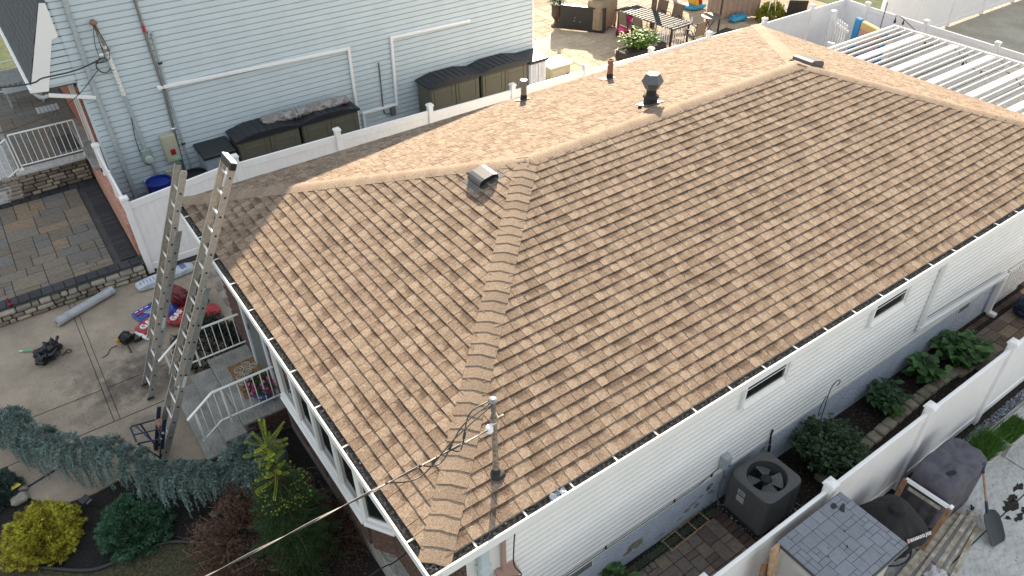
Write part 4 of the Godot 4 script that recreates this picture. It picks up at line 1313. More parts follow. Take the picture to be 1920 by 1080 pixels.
	part("body", bx(Vector3(0, 0.34, 0.09), Vector3(0.34, 0.70, 0.18), 0.012), beige, cb)
	part("door", bx(Vector3(0, 0.34, 0.185), Vector3(0.30, 0.64, 0.012), 0.004), beige, cb)
	part("red_label", bx(Vector3(0.02, 0.25, 0.1935), Vector3(0.12, 0.15, 0.004)), plain(Color(0.28, 0.015, 0.015), 0.5), cb)
	part("pale_label", bx(Vector3(0.06, 0.08, 0.1935), Vector3(0.16, 0.06, 0.004)), plain(Color(0.30, 0.55, 0.48), 0.5), cb)
	single("meter_socket", bx(Vector3(0.95, 0.55, NZ + 0.08), Vector3(0.34, 0.30, 0.14), 0.015), beige, "small beige wall box behind the blue barrel", "box")
	single("junction_box", bx(Vector3(0.36, 0.5, NZ + 0.07), Vector3(0.26, 0.2, 0.12), 0.012), M.pipe_grey, "grey junction box low on the blue siding beside the barrel", "box")
	# overhead cables to this house
	single("neighbour_service_cable", tb(curve([Vector3(0.28, 3.75, NZ + 0.25), Vector3(-0.35, 3.85, -13.95), Vector3(-1.02, 4.12, -13.1), Vector3(-1.80, 4.5, -11.95), Vector3(-6, 7.0, -6.5)]), 0.016, 6), M.cable, "thick black overhead cable arriving at the blue wall mast", "cable")
	single("neighbour_phone_cable", tb(curve([Vector3(0.1, 3.45, NZ + 0.1), Vector3(-0.8, 3.0, -14.4), Vector3(-2.4, 3.2, -13.2), Vector3(-6, 4.6, -9.5)]), 0.009, 6), M.cable, "thin grey cable sagging below the thick one to the blue wall", "cable")
	# ---- storage cabinets along the wall
	var olive := rough_mat(63, Color(0.13, 0.122, 0.085), 0.05, 0.8, 0.6, 0.02)
	var greyp := rough_mat(64, Color(0.30, 0.34, 0.40), 0.04, 0.8, 0.55, 0.02)
	var lidm := rough_mat(65, Color(0.018, 0.02, 0.026), 0.1, 0.6, 0.5, 0.04)
	cabinet(2.48, 4.14, olive, lidm, 1.28, "olive storage cabinet with black peaked lid next to the blue grey cabinet", true)
	cabinet(4.17, 5.83, olive, lidm, 1.28, "olive storage cabinet with black peaked lid beside the white pipe cover", true)
	cabinet(8.02, 9.74, olive, lidm, 1.28, "olive storage cabinet beside the bent white pipe cover and the fence post", true)
	cabinet(9.77, 11.48, olive, lidm, 1.28, "olive storage cabinet standing against the pale grey one at the house corner", true)
	cabinet(1.62, 2.40, greyp, lidm, 1.12, "blue grey storage cabinet with flat black lid beside the black barrel", false)
	cabinet(11.52, 12.22, rough_mat(66, Color(0.60, 0.62, 0.66), 0.04, 0.8, 0.55, 0.02), lidm, 1.22, "pale grey storage cabinet at the corner of the blue house", false)
	# wrapped carpet roll
	var roll := MB.new()
	var nz := FastNoiseLite.new(); nz.seed = 8; nz.frequency = 2.2; nz.fractal_octaves = 4
	var ringsn := 46
	var sd := 18
	var pa := Vector3(3.35, 1.40, -14.55); var pb := Vector3(5.72, 1.42, -14.5)
	var rr := []
	for i in ringsn + 1:
		var t := float(i) / ringsn
		var ring := []
		for k2 in sd:
			var a := TAU * k2 / sd
			var r0 := 0.155 * (1.0 - 0.35 * pow(absf(t - 0.5) * 2, 10))
			var c := pa.lerp(pb, t) + Vector3(0, cos(a) * r0 * 0.8, sin(a) * r0 * 1.25)
			c += Vector3(0, cos(a), sin(a)) * nz.get_noise_3d(c.x * 1.3, c.y * 3, c.z * 3) * 0.06
			ring.append(c)
		rr.append(ring)
	for i in ringsn:
		for k2 in sd:
			var k3 := (k2 + 1) % sd
			roll.quad(rr[i][k2], rr[i][k3], rr[i + 1][k3], rr[i + 1][k2])
	for k2 in range(1, sd - 1):
		roll.tri(rr[0][0], rr[0][k2 + 1], rr[0][k2]); roll.tri(rr[-1][0], rr[-1][k2], rr[-1][k2 + 1])
	var wrap := three_mat(67, Color(0.13, 0.11, 0.10), Color(0.24, 0.215, 0.20), Color(0.40, 0.39, 0.39), 1.1, 0.3, 0.03, 0.0, 0.0, 6.0)
	var rl := thing("wrapped_roll", "long carpet roll wrapped in crinkled clear plastic on the olive cabinets", "roll", Vector3.ZERO)
	part("wrap", roll, wrap, rl)
	for t in [0.36, 0.40]:
		var c := pa.lerp(pb, t)
		var bd := []
		for i in 15: bd.append(c + Vector3(0, cos(TAU * i / 14.0) * 0.145, sin(TAU * i / 14.0) * 0.215))
		part("strap", tb(bd, 0.008, 5), plain(Color(0.5, 0.5, 0.5), 0.4), rl)
	# barrels
	barrel(Vector3(0.50, 0, -14.25), 0.29, 0.78, plain(Color(0.006, 0.025, 0.22), 0.4), "blue plastic barrel beside the meter wall")
	barrel(Vector3(1.33, 0, -14.2), 0.28, 0.72, plain(Color(0.012, 0.012, 0.014), 0.5), "black plastic barrel between the blue one and the grey cabinet")
	terrace()

func line_cover(ho: Node, pts: Array):
	var z := Vector3(0, 0, NZ + 0.045)
	for i in pts.size() - 1:
		var a: Vector3 = pts[i] + z; var b: Vector3 = pts[i + 1] + z
		var d: Vector3 = (b - a).normalized() * 0.05
		var m := MB.new()
		m.bar(a - (d if i > 0 else Vector3.ZERO), b + (d if i < pts.size() - 2 else Vector3.ZERO) * 0.0, 0.085 - i * 0.003, 0.07 - i * 0.003, Vector3(0, 0, 1), 0.012)
		part("pipe_cover", m, M.white, ho)
		if i > 0:
			part("pipe_elbow", bx(a, Vector3(0.1, 0.1, 0.08), 0.025), M.white, ho)
	part("pipe_end", bx(pts[0] + z, Vector3(0.10, 0.11, 0.085), 0.02), M.white, ho)

func cabinet(x0: float, x1: float, body: Material, lid: Material, h: float, label: String, peaked: bool):
	var o := thing("storage_cabinet", label, "storage cabinet", Vector3((x0 + x1) / 2, 0, NZ + 0.45), 0.0, "storage cabinets along the blue wall")
	var w := x1 - x0
	part("body", bx(Vector3(0, (h - 0.06) / 2, 0), Vector3(w - 0.05, h - 0.06, 0.72), 0.015), body, o)
	for s in [-1, 1]:
		var dw := (w - 0.08) / 2
		var d := part("door", bx(Vector3(s * dw / 2, (h - 0.1) / 2 + 0.02, 0.37), Vector3(dw - 0.02, h - 0.14, 0.03), 0.008), body, o)
		var cx: float = s * dw / 2
		for r in [[Vector3(cx, h * 0.5 - 0.06, 0.39), Vector3(dw - 0.26, 0.02, 0.02)], [Vector3(cx, h - 0.24, 0.39), Vector3(dw - 0.26, 0.03, 0.02)], [Vector3(cx - dw / 2 + 0.12, h * 0.72, 0.39), Vector3(0.03, h * 0.42, 0.02)], [Vector3(cx + dw / 2 - 0.12, h * 0.72, 0.39), Vector3(0.03, h * 0.42, 0.02)]]:
			part("panel_edge", bx(r[0], r[1], 0.005), body, d)
	var m := MB.new()
	if peaked:
		var pf := [Vector3(-w / 2 - 0.02, h - 0.05, 0), Vector3(-w / 2 - 0.02, h, 0), Vector3(-w * 0.22, h + 0.1, 0), Vector3(w * 0.22, h + 0.1, 0), Vector3(w / 2 + 0.02, h, 0), Vector3(w / 2 + 0.02, h - 0.05, 0)]
		var zf := Vector3(0, 0, 0.42); var zb := Vector3(0, 0, -0.40)
		for i in 6:
			var a: Vector3 = pf[i]; var b: Vector3 = pf[(i + 1) % 6]
			m.quad(a + zf, a + zb, b + zb, b + zf)
		for i in range(1, 5):
			m.tri(pf[0] + zf, pf[i + 1] + zf, pf[i] + zf); m.tri(pf[0] + zb, pf[i] + zb, pf[i + 1] + zb)
	else:
		m.box(Vector3(0, h - 0.01, 0.02), Vector3(w + 0.04, 0.09, 0.84), Basis(Vector3.RIGHT, 0.06), 0.02)
	var l := part("lid", m, lid, o)
	if peaked:
		for i in 9:
			var t := -0.44 + i * 0.11
			var yy := h + (0.1 if absf(t) <= 0.22 else 0.1 * (0.5 - absf(t)) / 0.28)
			part("lid_rib", bx(Vector3(t * w, yy + 0.004, 0.0), Vector3(0.018, 0.02, 0.80), 0.004), lid, l)

func barrel(at: Vector3, r: float, h: float, mat: Material, label: String):
	var o := thing("barrel", label, "barrel", at)
	var m := MB.new()
	m.lathe(Vector3.ZERO, [Vector2(0, 0), Vector2(r * 0.9, 0), Vector2(r * 0.94, h * 0.3), Vector2(r * 0.98, h * 0.33), Vector2(r * 0.96, h * 0.66), Vector2(r, h * 0.7), Vector2(r, h), Vector2(r * 0.93, h), Vector2(r * 0.92, h - 0.05), Vector2(0, h - 0.045)], 28)
	part("drum", m, mat, o)
	var rg := []
	for i in 29: rg.append(Vector3(cos(TAU * i / 28.0) * r, h, sin(TAU * i / 28.0) * r))
	part("rim", tb(rg, 0.016, 6), mat, o)

func railing(called: String, label: String, a: Vector3, b: Vector3, h: float, n: int, mat: Material, group: String, ends := 0.12):
	# level or sloping railing between two feet, pickets between a low and a high rail
	var o := thing(called, label, "railing", Vector3.ZERO, 0.0, group)
	var up := Vector3(0, h, 0)
	var m := MB.new(); m.bar(a + up, b + up, 0.045, 0.03, Vector3.UP, 0.008); part("top_rail", m, mat, o)
	var m2 := MB.new(); m2.bar(a + Vector3(0, ends, 0), b + Vector3(0, ends, 0), 0.03, 0.025, Vector3.UP, 0.005); part("bottom_rail", m2, mat, o)
	for i in n + 1:
		var p := a.lerp(b, float(i) / n)
		var post := i == 0 or i == n
		var y0 := 0.0 if post else ends
		var w := 0.03 if post else 0.016
		part("post" if post else "picket", bx(p + Vector3(0, (h + y0) / 2, 0), Vector3(w, h - y0, w), 0.003), mat, o)
		if post: part("foot", bx(p + Vector3(0, 0.02, 0), Vector3(0.08, 0.05, 0.08), 0.01), mat, o)
	return o

func stone_wall(o: Node, x0: float, x1: float, y0: float, y1: float, z: float, courses: int, mats: Array, minw: float, maxw: float):
	# stones with broken faces, front towards +z
	var ch := (y1 - y0) / courses
	for r in courses:
		var x := x0
		while x < x1 - 0.03:
			var w := minf(rnd(minw, maxw), x1 - x)
			if x1 - x - w < 0.08: w = x1 - x
			var hh := ch - 0.014
			var m := MB.new()
			m.box(Vector3(x + w / 2, y0 + (r + 0.5) * ch + rnd(-0.005, 0.005), z - 0.07 + rnd(-0.012, 0.018)), Vector3(w - 0.016, hh, 0.16), Basis(Vector3(rnd(-1, 1), rnd(-1, 1), 0.2).normalized(), rnd(-0.05, 0.05)), rnd(0.015, 0.03))
			part("stone", m, mats[rng.randi() % mats.size()], o)
			x += w

func terrace():
	# ---- raised paver terrace in front of the house next door
	var T := 0.35
	var base := setting("paver_terrace", span(Vector3(-9.0, -0.05, -16.3), Vector3(-0.62, T - 0.03, -11.66)), M.asphalt)
	var cols := [Color(0.20, 0.165, 0.125), Color(0.165, 0.135, 0.105), Color(0.145, 0.135, 0.12), Color(0.235, 0.17, 0.115), Color(0.185, 0.16, 0.13), Color(0.155, 0.148, 0.135)]
	var pm := []
	var bt := rough_mat(70, Color(0.8, 0.8, 0.8), 0.16, 0.7, 0.9, 0.1, 0.01, 0.6, 0.0, 6.0)
	for c in cols: pm.append(tint(bt, c * 1.25))
	pavers(base, "paver", -9.0 + 0.0, -15.95, 0.16, 49, 25, [[3, 2], [4, 3], [3, 3], [2, 2], [4, 2], [3, 2], [2, 3], [2, 1], [3, 1]], T, 0.012, pm)
	var dark := [tint(bt, Color(0.042, 0.046, 0.054)), tint(bt, Color(0.055, 0.058, 0.066)), tint(bt, Color(0.035, 0.038, 0.045))]
	# dark border courses
	var mm := bx(Vector3.ZERO, Vector3(0.205, 0.06, 0.27), 0.008).mesh()
	for i in 38:
		var o := part("border_paver", mm, dark[rng.randi() % 3], base); o.position = Vector3(-0.78 - i * 0.217, T - 0.024, -11.80)
	var m2 := bx(Vector3.ZERO, Vector3(0.33, 0.06, 0.098), 0.006).mesh()
	for i in 38:
		var o := part("border_paver", m2, dark[rng.randi() % 3], base); o.position = Vector3(-0.86, T - 0.026, -12.05 - i * 0.106)
	for i in 38:
		var o := part("border_paver", mm, dark[rng.randi() % 3], base); o.position = Vector3(-0.78 - i * 0.217, T - 0.024, -16.10)
	var sm := [tint(M.concrete_step, Color(1.0, 0.93, 0.84)), tint(M.concrete_step, Color(0.75, 0.68, 0.6)), tint(M.concrete_step, Color(1.2, 1.12, 1.0)), tint(M.concrete_step, Color(0.6, 0.52, 0.45))]
	var rw := thing("retaining_wall", "low tan stone retaining wall under the dark paver border", "wall", Vector3.ZERO)
	part("core", span(Vector3(-8.0, -0.05, -11.72), Vector3(-0.64, T - 0.07, -11.66)), M.asphalt, rw)
	stone_wall(rw, -7.0, -0.66, 0.0, T - 0.055, -11.56, 3, sm, 0.12, 0.34)
	# ---- entrance porch
	var po := thing("entrance_porch", "neighbour's raised porch with pale cap and coursed stone face", "porch", Vector3.ZERO)
	part("slab", span(Vector3(-2.3, 0.3, -23.0), Vector3(-0.42, 0.98, -16.42)), M.concrete_step, po)
	part("cap", span(Vector3(-2.25, 0.93, -16.44), Vector3(-0.62, 1.0, -16.14), 0.012), M.concrete_pale, po)
	stone_wall(po, -2.9, -0.70, T, 0.925, -16.2, 6, [tint(M.concrete_step, Color(0.85, 0.75, 0.66)), tint(M.concrete_step, Color(0.6, 0.5, 0.43)), tint(M.concrete_step, Color(0.95, 0.85, 0.75)), tint(M.concrete_step, Color(0.42, 0.34, 0.3))], 0.15, 0.42)
	for s in 3:
		part("step", span(Vector3(-3.6 + s * 0.1 - 0.0, 0.3, -18.6), Vector3(-2.27 - s * 0.33, 0.82 - s * 0.19, -16.2 + s * 0.02), 0.012), M.concrete_pale, po)
	pavers(po, "paver", -2.2, -22.9, 0.16, 11, 40, [[3, 2], [2, 2], [3, 1], [2, 1], [4, 2]], 1.01, 0.01, [pm[1], pm[2], pm[5]])
	railing("porch_railing", "white metal railing above the porch stone face next door", Vector3(-2.08, 1.0, -16.3), Vector3(-0.66, 1.0, -16.3), 0.92, 11, M.white_metal, "white metal railings", 0.12)
	railing("porch_railing", "white metal railing at the far end of the neighbour's porch", Vector3(-2.3, 1.0, -21.6), Vector3(-1.1, 1.0, -21.6), 0.92, 9, M.white_metal, "white metal railings", 0.12)
	railing("stair_railing", "white metal handrail descending the neighbour's porch steps", Vector3(-2.15, 0.95, -16.3), Vector3(-3.2, 0.35, -16.3), 0.9, 7, M.white_metal, "white metal railings", 0.12)
	# low wall with a grey cap beside the porch
	var lw := thing("low_side_wall", "low salmon brick wall with grey concrete cap beside the white gate", "wall", Vector3.ZERO)
	part("core", span(Vector3(-0.66, 0.2, -16.4), Vector3(-0.42, 1.12, -12.0)), M.brick_salmon, lw)
	part("cap", span(Vector3(-0.70, 1.12, -18.2), Vector3(-0.40, 1.2, -15.0), 0.01), M.concrete_step, lw)
	single("door_mat", bx(Vector3(-0.95, 1.018, -17.25), Vector3(0.5, 0.014, 0.95), 0.004), M.black, "black door mat on the neighbour's porch behind the railing", "mat")
	var tbl := thing("folding_table", "small grey slatted folding table on the neighbour's porch", "table", Vector3(-1.02, 1.01, -17.95))
	for i in 6: part("slat", bx(Vector3(-0.22 + i * 0.088, 0.7, 0), Vector3(0.075, 0.02, 0.42), 0.004), M.pipe_grey, tbl)
	for s in [-1, 1]:
		for q in [-1, 1]:
			var m := MB.new(); m.bar(Vector3(s * 0.2 * q, 0.0, 0.18 * s), Vector3(-s * 0.2 * q, 0.69, 0.18 * s), 0.025, 0.015); part("leg", m, M.grey_metal, tbl)
	var bn := thing("porch_bench", "grey wooden bench against the far end of the neighbour's porch", "bench", Vector3(-1.35, 1.0, -20.6))
	for i in 4: part("slat", bx(Vector3(0, 0.45, -0.2 + i * 0.12), Vector3(0.9, 0.03, 0.1), 0.006), M.pipe_grey, bn)
	part("backrest", bx(Vector3(0, 0.72, -0.3), Vector3(0.9, 0.4, 0.03), 0.006), M.pipe_grey, bn)
	for s in [-0.4, 0.4]:
		part("leg", bx(Vector3(s, 0.22, 0.15), Vector3(0.05, 0.43, 0.05), 0.005), M.pipe_grey, bn)
		part("leg", bx(Vector3(s, 0.22, -0.25), Vector3(0.05, 0.43, 0.05), 0.005), M.pipe_grey, bn)
	var bo := thing("soda_bottle", "small dark soda bottle with red label at the terrace edge", "bottle", Vector3(-3.2, T + 0.005, -11.62))
	var bm := MB.new(); bm.lathe(Vector3.ZERO, [Vector2(0.0, 0), Vector2(0.032, 0), Vector2(0.034, 0.09), Vector2(0.03, 0.14), Vector2(0.013, 0.19), Vector2(0.013, 0.21)], 12); part("glass", bm, plain(Color(0.02, 0.012, 0.01), 0.1), bo)
	var bl := MB.new(); bl.lathe(Vector3.ZERO, [Vector2(0.0345, 0.06), Vector2(0.035, 0.12)], 12); part("label", bl, plain(Color(0.45, 0.02, 0.03), 0.5), bo)
	var bc := MB.new(); bc.lathe(Vector3.ZERO, [Vector2(0.016, 0.205), Vector2(0.016, 0.23), Vector2(0, 0.23)], 10); part("cap", bc, plain(Color(0.45, 0.02, 0.03), 0.5), bo)

# ---------------------------------------------------------------- white vinyl fences
func fence_post(o: Node, p: Vector3, h: float):
	var ps := part("post", bx(p + Vector3(0, h / 2, 0), Vector3(0.127, h, 0.127), 0.008), M.fence, o)
	var m := MB.new()
	m.box(p + Vector3(0, h + 0.012, 0), Vector3(0.165, 0.03, 0.165), Basis.IDENTITY, 0.006)
	m.box(p + Vector3(0, h + 0.038, 0), Vector3(0.15, 0.024, 0.15), Basis.IDENTITY, 0.008)
	for k in 4:
		var a := PI / 4 + k * PI / 2
		var b := a + PI / 2
		m.tri(p + Vector3(cos(b) * 0.1, h + 0.05, sin(b) * 0.1), p + Vector3(cos(a) * 0.1, h + 0.05, sin(a) * 0.1), p + Vector3(0, h + 0.078, 0))
	part("cap", m, M.fence, ps)

func fence_run(o: Node, a: Vector3, b: Vector3, ha: float, hb: float, picket := 0.152):
	var d := (b - a)
	var ln := d.length()
	var t := d / ln
	var p0 := a + t * 0.06; var p1 := b - t * 0.06
	var m := MB.new()
	m.bar(p0 + Vector3(0, ha - 0.10, 0), p1 + Vector3(0, hb - 0.10, 0), 0.052, 0.16, Vector3.UP, 0.008)
	part("top_rail", m, M.fence, o)
	var m2 := MB.new()
	m2.bar(p0 + Vector3(0, 0.14, 0), p1 + Vector3(0, 0.14, 0), 0.05, 0.16, Vector3.UP, 0.008)
	part("bottom_rail", m2, M.fence, o)
	var n := int(round((ln - 0.12) / picket))
	var w := (ln - 0.12) / n
	var side := t.cross(Vector3.UP)
	for i in n:
		var c := p0 + t * (w * (i + 0.5))
		var hh: float = lerpf(ha, hb, (i + 0.5) / n) - 0.16 - 0.2
		part("picket", bx(c + Vector3(0, 0.2 + hh / 2, 0), Vector3(w - 0.0015, hh, 0.022), 0.0015, Basis(t, Vector3.UP, side)), M.fence, o)

func build_fences():
	# near fence between the side garden and the concrete yard
	var nf := thing("side_fence", "white vinyl privacy fence between the side garden and the concrete yard", "fence", Vector3.ZERO)
	var xs := [0.42, 2.79, 5.14, 7.44, 9.75, 12.1, 14.5, 16.9]
	for i in xs.size():
		fence_post(nf, Vector3(xs[i], 0, 1.16), 1.80)
		if i > 0: fence_run(nf, Vector3(xs[i - 1], 0, 1.16), Vector3(xs[i], 0, 1.16), 1.74, 1.74)
	# fence along the drive next door
	var ff := thing("drive_fence", "long white vinyl fence between the tan roofed house and the blue house", "fence", Vector3.ZERO)
	var pts := [[-0.55, 1.86, -11.72], [1.81, 2.08, -11.72], [4.2, 2.04, -11.66], [6.65, 2.01, -11.6], [9.1, 1.95, -11.52], [11.5, 1.93, -11.44], [13.9, 1.90, -11.36], [16.25, 1.89, -11.3], [18.6, 1.87, -11.15], [20.95, 1.86, -11.12]]
	for i in pts.size():
		fence_post(ff, Vector3(pts[i][0], 0, pts[i][2]), pts[i][1])
		if i > 0: fence_run(ff, Vector3(pts[i - 1][0], 0, pts[i - 1][2]), Vector3(pts[i][0], 0, pts[i][2]), pts[i][1] - 0.09 if i > 1 else 1.78, pts[i][1] - 0.09)
	# short gate panel closing the drive, running back to the blue house
	var gt := thing("drive_gate", "narrow white vinyl gate with black hinges closing the drive next door", "gate", Vector3.ZERO)
	fence_post(gt, Vector3(-0.50, 0, -14.62), 1.86)
	fence_run(gt, Vector3(-0.55, 0, -11.80), Vector3(-0.53, 0, -13.35), 1.78, 1.78)
	fence_run(gt, Vector3(-0.53, 0, -13.35), Vector3(-0.50, 0, -14.62), 1.74, 1.78)
	part("stile", bx(Vector3(-0.53, 0.9, -13.35), Vector3(0.07, 1.76, 0.07), 0.006), M.fence, gt)
	for q in [[-12.1, 1.35], [-12.1, 0.9], [-14.3, 1.4]]:
		part("hinge", bx(Vector3(-0.585, q[1], q[0]), Vector3(0.03, 0.09, 0.07), 0.006), M.black, gt)
	# end of the back yard
	var ef := thing("back_fence", "white vinyl fence across the end of the back yard behind the pergola", "fence", Vector3.ZERO)
	var ez := [-11.1, -10.2, -8.05, -5.75, -3.4, -1.0]
	for i in ez.size():
		fence_post(ef, Vector3(22.75 - i * 0.12, 0, ez[i]), 1.84)
		if i > 0: fence_run(ef, Vector3(22.75 - (i - 1) * 0.12, 0, ez[i - 1]), Vector3(22.75 - i * 0.12, 0, ez[i]), 1.78, 1.78)
	fence_run(ff, Vector3(20.95, 0, -11.12), Vector3(22.75, 0, -11.1), 1.77, 1.77)
	# tall fence of the yard beyond
	var tf := thing("far_fence", "tall white vinyl fence along the olive concrete of the yard beyond", "fence", Vector3.ZERO)
	for i in 8:
		var x := 23.4 + i * 2.4
		fence_post(tf, Vector3(x, 0, -10.05), 2.3)
		if i > 0: fence_run(tf, Vector3(x - 2.4, 0, -10.05), Vector3(x, 0, -10.05), 2.25, 2.25, 0.3)

# ---------------------------------------------------------------- front yard
func stoop_railing(z: float, label: String):
	var o := thing("stoop_railing", label, "railing", Vector3.ZERO, 0.0, "white railings of the front stoop")
	var a := Vector3(-1.27, 0.96, z); var b := Vector3(-0.80, 1.30, z); var c := Vector3(0.26, 1.30, z)
	var a2 := Vector3(-1.16, 0.40, z); var b2 := Vector3(-0.80, 0.66, z); var c2 := Vector3(0.26, 0.66, z)
	for s in [[a, b, 0.045, 0.03], [b, c, 0.045, 0.03]]:
		var m := MB.new(); m.bar(s[0], s[1], s[2], s[3], Vector3.UP, 0.008); part("top_rail", m, M.white_metal, o)
	for s in [[a2, b2, 0.028, 0.024], [b2, c2, 0.028, 0.024]]:
		var m := MB.new(); m.bar(s[0], s[1], s[2], s[3], Vector3.UP, 0.005); part("bottom_rail", m, M.white_metal, o)
	part("post", bx(Vector3(-1.13, 0.60, z), Vector3(0.034, 0.86, 0.034), 0.004), M.white_metal, o)
	part("post", bx(Vector3(-0.66, 0.9, z), Vector3(0.034, 0.76, 0.034), 0.004), M.white_metal, o)
	part("post", bx(Vector3(0.24, 0.91, z), Vector3(0.034, 0.78, 0.034), 0.004), M.white_metal, o)
	for i in 10:
		var x := -1.03 + i * 0.125
		if absf(x + 0.66) < 0.05: continue
		var t := clampf((x + 1.27) / 0.47, 0, 1)
		var yt := lerpf(0.96, 1.30, t); var yb := lerpf(0.36, 0.66, clampf((x + 1.16) / 0.36, 0, 1))
		part("picket", bx(Vector3(x, (yt + yb) / 2, z), Vector3(0.014, yt - yb, 0.014), 0.002), M.white_metal, o)

func ladder(label: String, foot: Vector3, lean: float, half: float, base_len: float, fly_from: float, fly_to: float, top_guard: bool):
	var o := thing("extension_ladder", label, "ladder", foot, 0.0, "aluminium ladders leaning on the gutter")
	var d := Vector3(lean, 1, 0).normalized()
	var nrm := Vector3(-d.y, d.x, 0)   # towards the climber
	for sec in 2:
		var s0 := 0.0 if sec == 0 else fly_from
		var s1 := base_len if sec == 0 else fly_to
		var off := nrm * (0.0 if sec == 0 else 0.062)
		var hw := half if sec == 0 else half - 0.035
		for s in [-1, 1]:
			var m := MB.new()
			var z := Vector3(0, 0, s * hw)
			m.bar(d * s0 + off + z, d * s1 + off + z, 0.006, 0.10, nrm, 0.001)
			for e in [-1, 1]:
				m.bar(d * s0 + off + z - Vector3(0, 0, s * 0.012) + nrm * e * 0.047, d * s1 + off + z - Vector3(0, 0, s * 0.012) + nrm * e * 0.047, 0.028, 0.006, nrm, 0.001)
			var r := part("rail", m, M.alu if sec == 0 else M.alu_lit_tan, o)
			var y := s0 + 0.2
			while y < s1 - 0.1:
				part("rivet", bx(d * y + off + Vector3(0, 0, s * (hw + 0.005)), Vector3(0.03, 0.03, 0.008), 0.003), M.black, r)
				y += 0.305
		var y2 := s0 + 0.2
		while y2 < s1 - 0.1:
			var m := MB.new()
			m.tube([d * y2 + off + Vector3(0, 0, -hw), d * y2 + off + Vector3(0, 0, hw)], 0.018, 8)
			part("rung", m, M.rung, o)
			y2 += 0.305
	# feet, labels, pulley
	for s in [-1, 1]:
		part("foot", bx(d * 0.03 + Vector3(-0.01, -0.012, s * half), Vector3(0.12, 0.03, 0.06), 0.008), M.rubber, o)
		part("guide_bracket", bx(d * (base_len - 0.05) + nrm * 0.04 + Vector3(0, 0, s * (half - 0.0)), Vector3(0.05, 0.10, 0.05), 0.006, Basis(nrm, d, Vector3(0, 0, 1))), M.alu, o)
		part("sticker", bx(d * (1.1 + 0.5 * s) + Vector3(0, 0, s * (half + 0.006)), Vector3(0.05, 0.22, 0.004), 0.001, Basis(nrm, d, Vector3(0, 0, 1))), plain(Color(0.55, 0.56, 0.55), 0.5), o)
	if top_guard:
		var t := d * (fly_to + 0.01) + nrm * 0.062
		part("top_guard", bx(t, Vector3(0.10, 0.11, half * 2.0 - 0.02), 0.014, Basis(nrm, d, Vector3(0, 0, 1))), M.black, o)
		part("top_plate", bx(t + d * 0.062, Vector3(0.09, 0.015, half * 2.0 - 0.02), 0.004, Basis(nrm, d, Vector3(0, 0, 1))), M.white_metal, o)
	else:
		for s in [-1, 1]: part("end_cap", bx(d * (fly_to + 0.01) + nrm * 0.062 + Vector3(0, 0, s * (half - 0.045)), Vector3(0.085, 0.03, 0.035), 0.006, Basis(nrm, d, Vector3(0, 0, 1))), plain(Color(0.02, 0.10, 0.05), 0.6) if s < 0 else M.alu_lit_tan, o)

func pillow(size: Vector3, seed_: int, amp: float, sq := 0.45) -> MB:
	# stuffed bag: rounded box with creases
	var nz := FastNoiseLite.new(); nz.seed = seed_; nz.frequency = 1.6; nz.fractal_octaves = 4
	var m := MB.new()
	var nu := 26
	var nv := 16
	var P := []
	for j in nv + 1:
		var row := []
		var ph := -PI / 2 + PI * j / nv
		for i in nu:
			var th := TAU * i / nu
			var cx := cos(ph) * cos(th); var cz := cos(ph) * sin(th); var cy := sin(ph)
			var p := Vector3(signf(cx) * pow(absf(cx), sq) * size.x / 2, signf(cy) * pow(absf(cy), 0.8) * size.y / 2, signf(cz) * pow(absf(cz), sq) * size.z / 2)
			var k := nz.get_noise_3d(p.x * 5, p.y * 5 + 9, p.z * 5)
			p += Vector3(cx, cy, cz).normalized() * k * amp
			p.y = maxf(p.y, -size.y / 2)
			row.append(p)
		P.append(row)
	for j in nv:
		for i in nu:
			var i2 := (i + 1) % nu
			m.quad(P[j][i], P[j + 1][i], P[j + 1][i2], P[j][i2])
	return m

func words(text: String, size: float, mat: Material, parent: Node, at: Vector3, bs: Basis, depth := 0.004):
	var t := TextMesh.new()
	t.text = text
	var f := SystemFont.new()
	f.font_names = PackedStringArray(["Droid Sans"])
	f.font_weight = 800
	t.font = f
	t.font_size = 48
	t.pixel_size = size / 48.0
	t.depth = depth
	var o := MeshInstance3D.new()
	o.mesh = t
	o.material_override = mat
	o.name = "lettering"
	parent.add_child(o, true)
	o.transform = Transform3D(bs, at)
	return o

# --- plants
func needle_tuft(m: MB, p: Vector3, dir: Vector3, ln: float, n: int, wd: float):
	var x := dir.cross(Vector3.UP)
	if x.length() < 0.1: x = Vector3.RIGHT
	x = x.normalized()
	var y := dir.cross(x)
	for i in n:
		var a := TAU * i / n + rnd(0, 1.0)
		var o := (x * cos(a) + y * sin(a))
		var tip := p + (o * rnd(0.6, 1.0) + dir * rnd(0.3, 0.9)).normalized() * ln
		var s := o.cross(dir).normalized() * wd
		m.tri(p - s, p + s, tip)

func weeping_strand(m: MB, p: Vector3, out: Vector3, ln: float, cols: Array, reach: float):
	# arches out and hangs down, clothed in short needle tufts
	var n := int(ln / 0.021)
	var q := p
	var d := (out + Vector3(0, 0.7, 0)).normalized()
	var base: Color = cols[rng.randi() % cols.size()]
	for i in n:
		var t := float(i) / n
		var sp := 0.021
		q += d * sp
		d = (d + Vector3(0, -0.17 - 0.1 * reach, 0) + rv(0.07)).normalized()
		if q.y < 0.03: break
		m.col = base * rnd(0.75, 1.25)
		var taper := 1.0 - 0.62 * t
		needle_tuft(m, q + rv(0.01), (d + rv(0.5)).normalized(), 0.034 * taper + 0.010, 6, 0.0050)
		if t < 0.55 and rng.randf() < 0.55:
			var sd := (d.cross(Vector3.UP) * (1 if rng.randf() < 0.5 else -1) + rv(0.4)).normalized()
			for k in 3: needle_tuft(m, q + sd * (0.02 + 0.02 * k) + rv(0.006), (sd + rv(0.5)).normalized(), 0.028, 6, 0.0048)

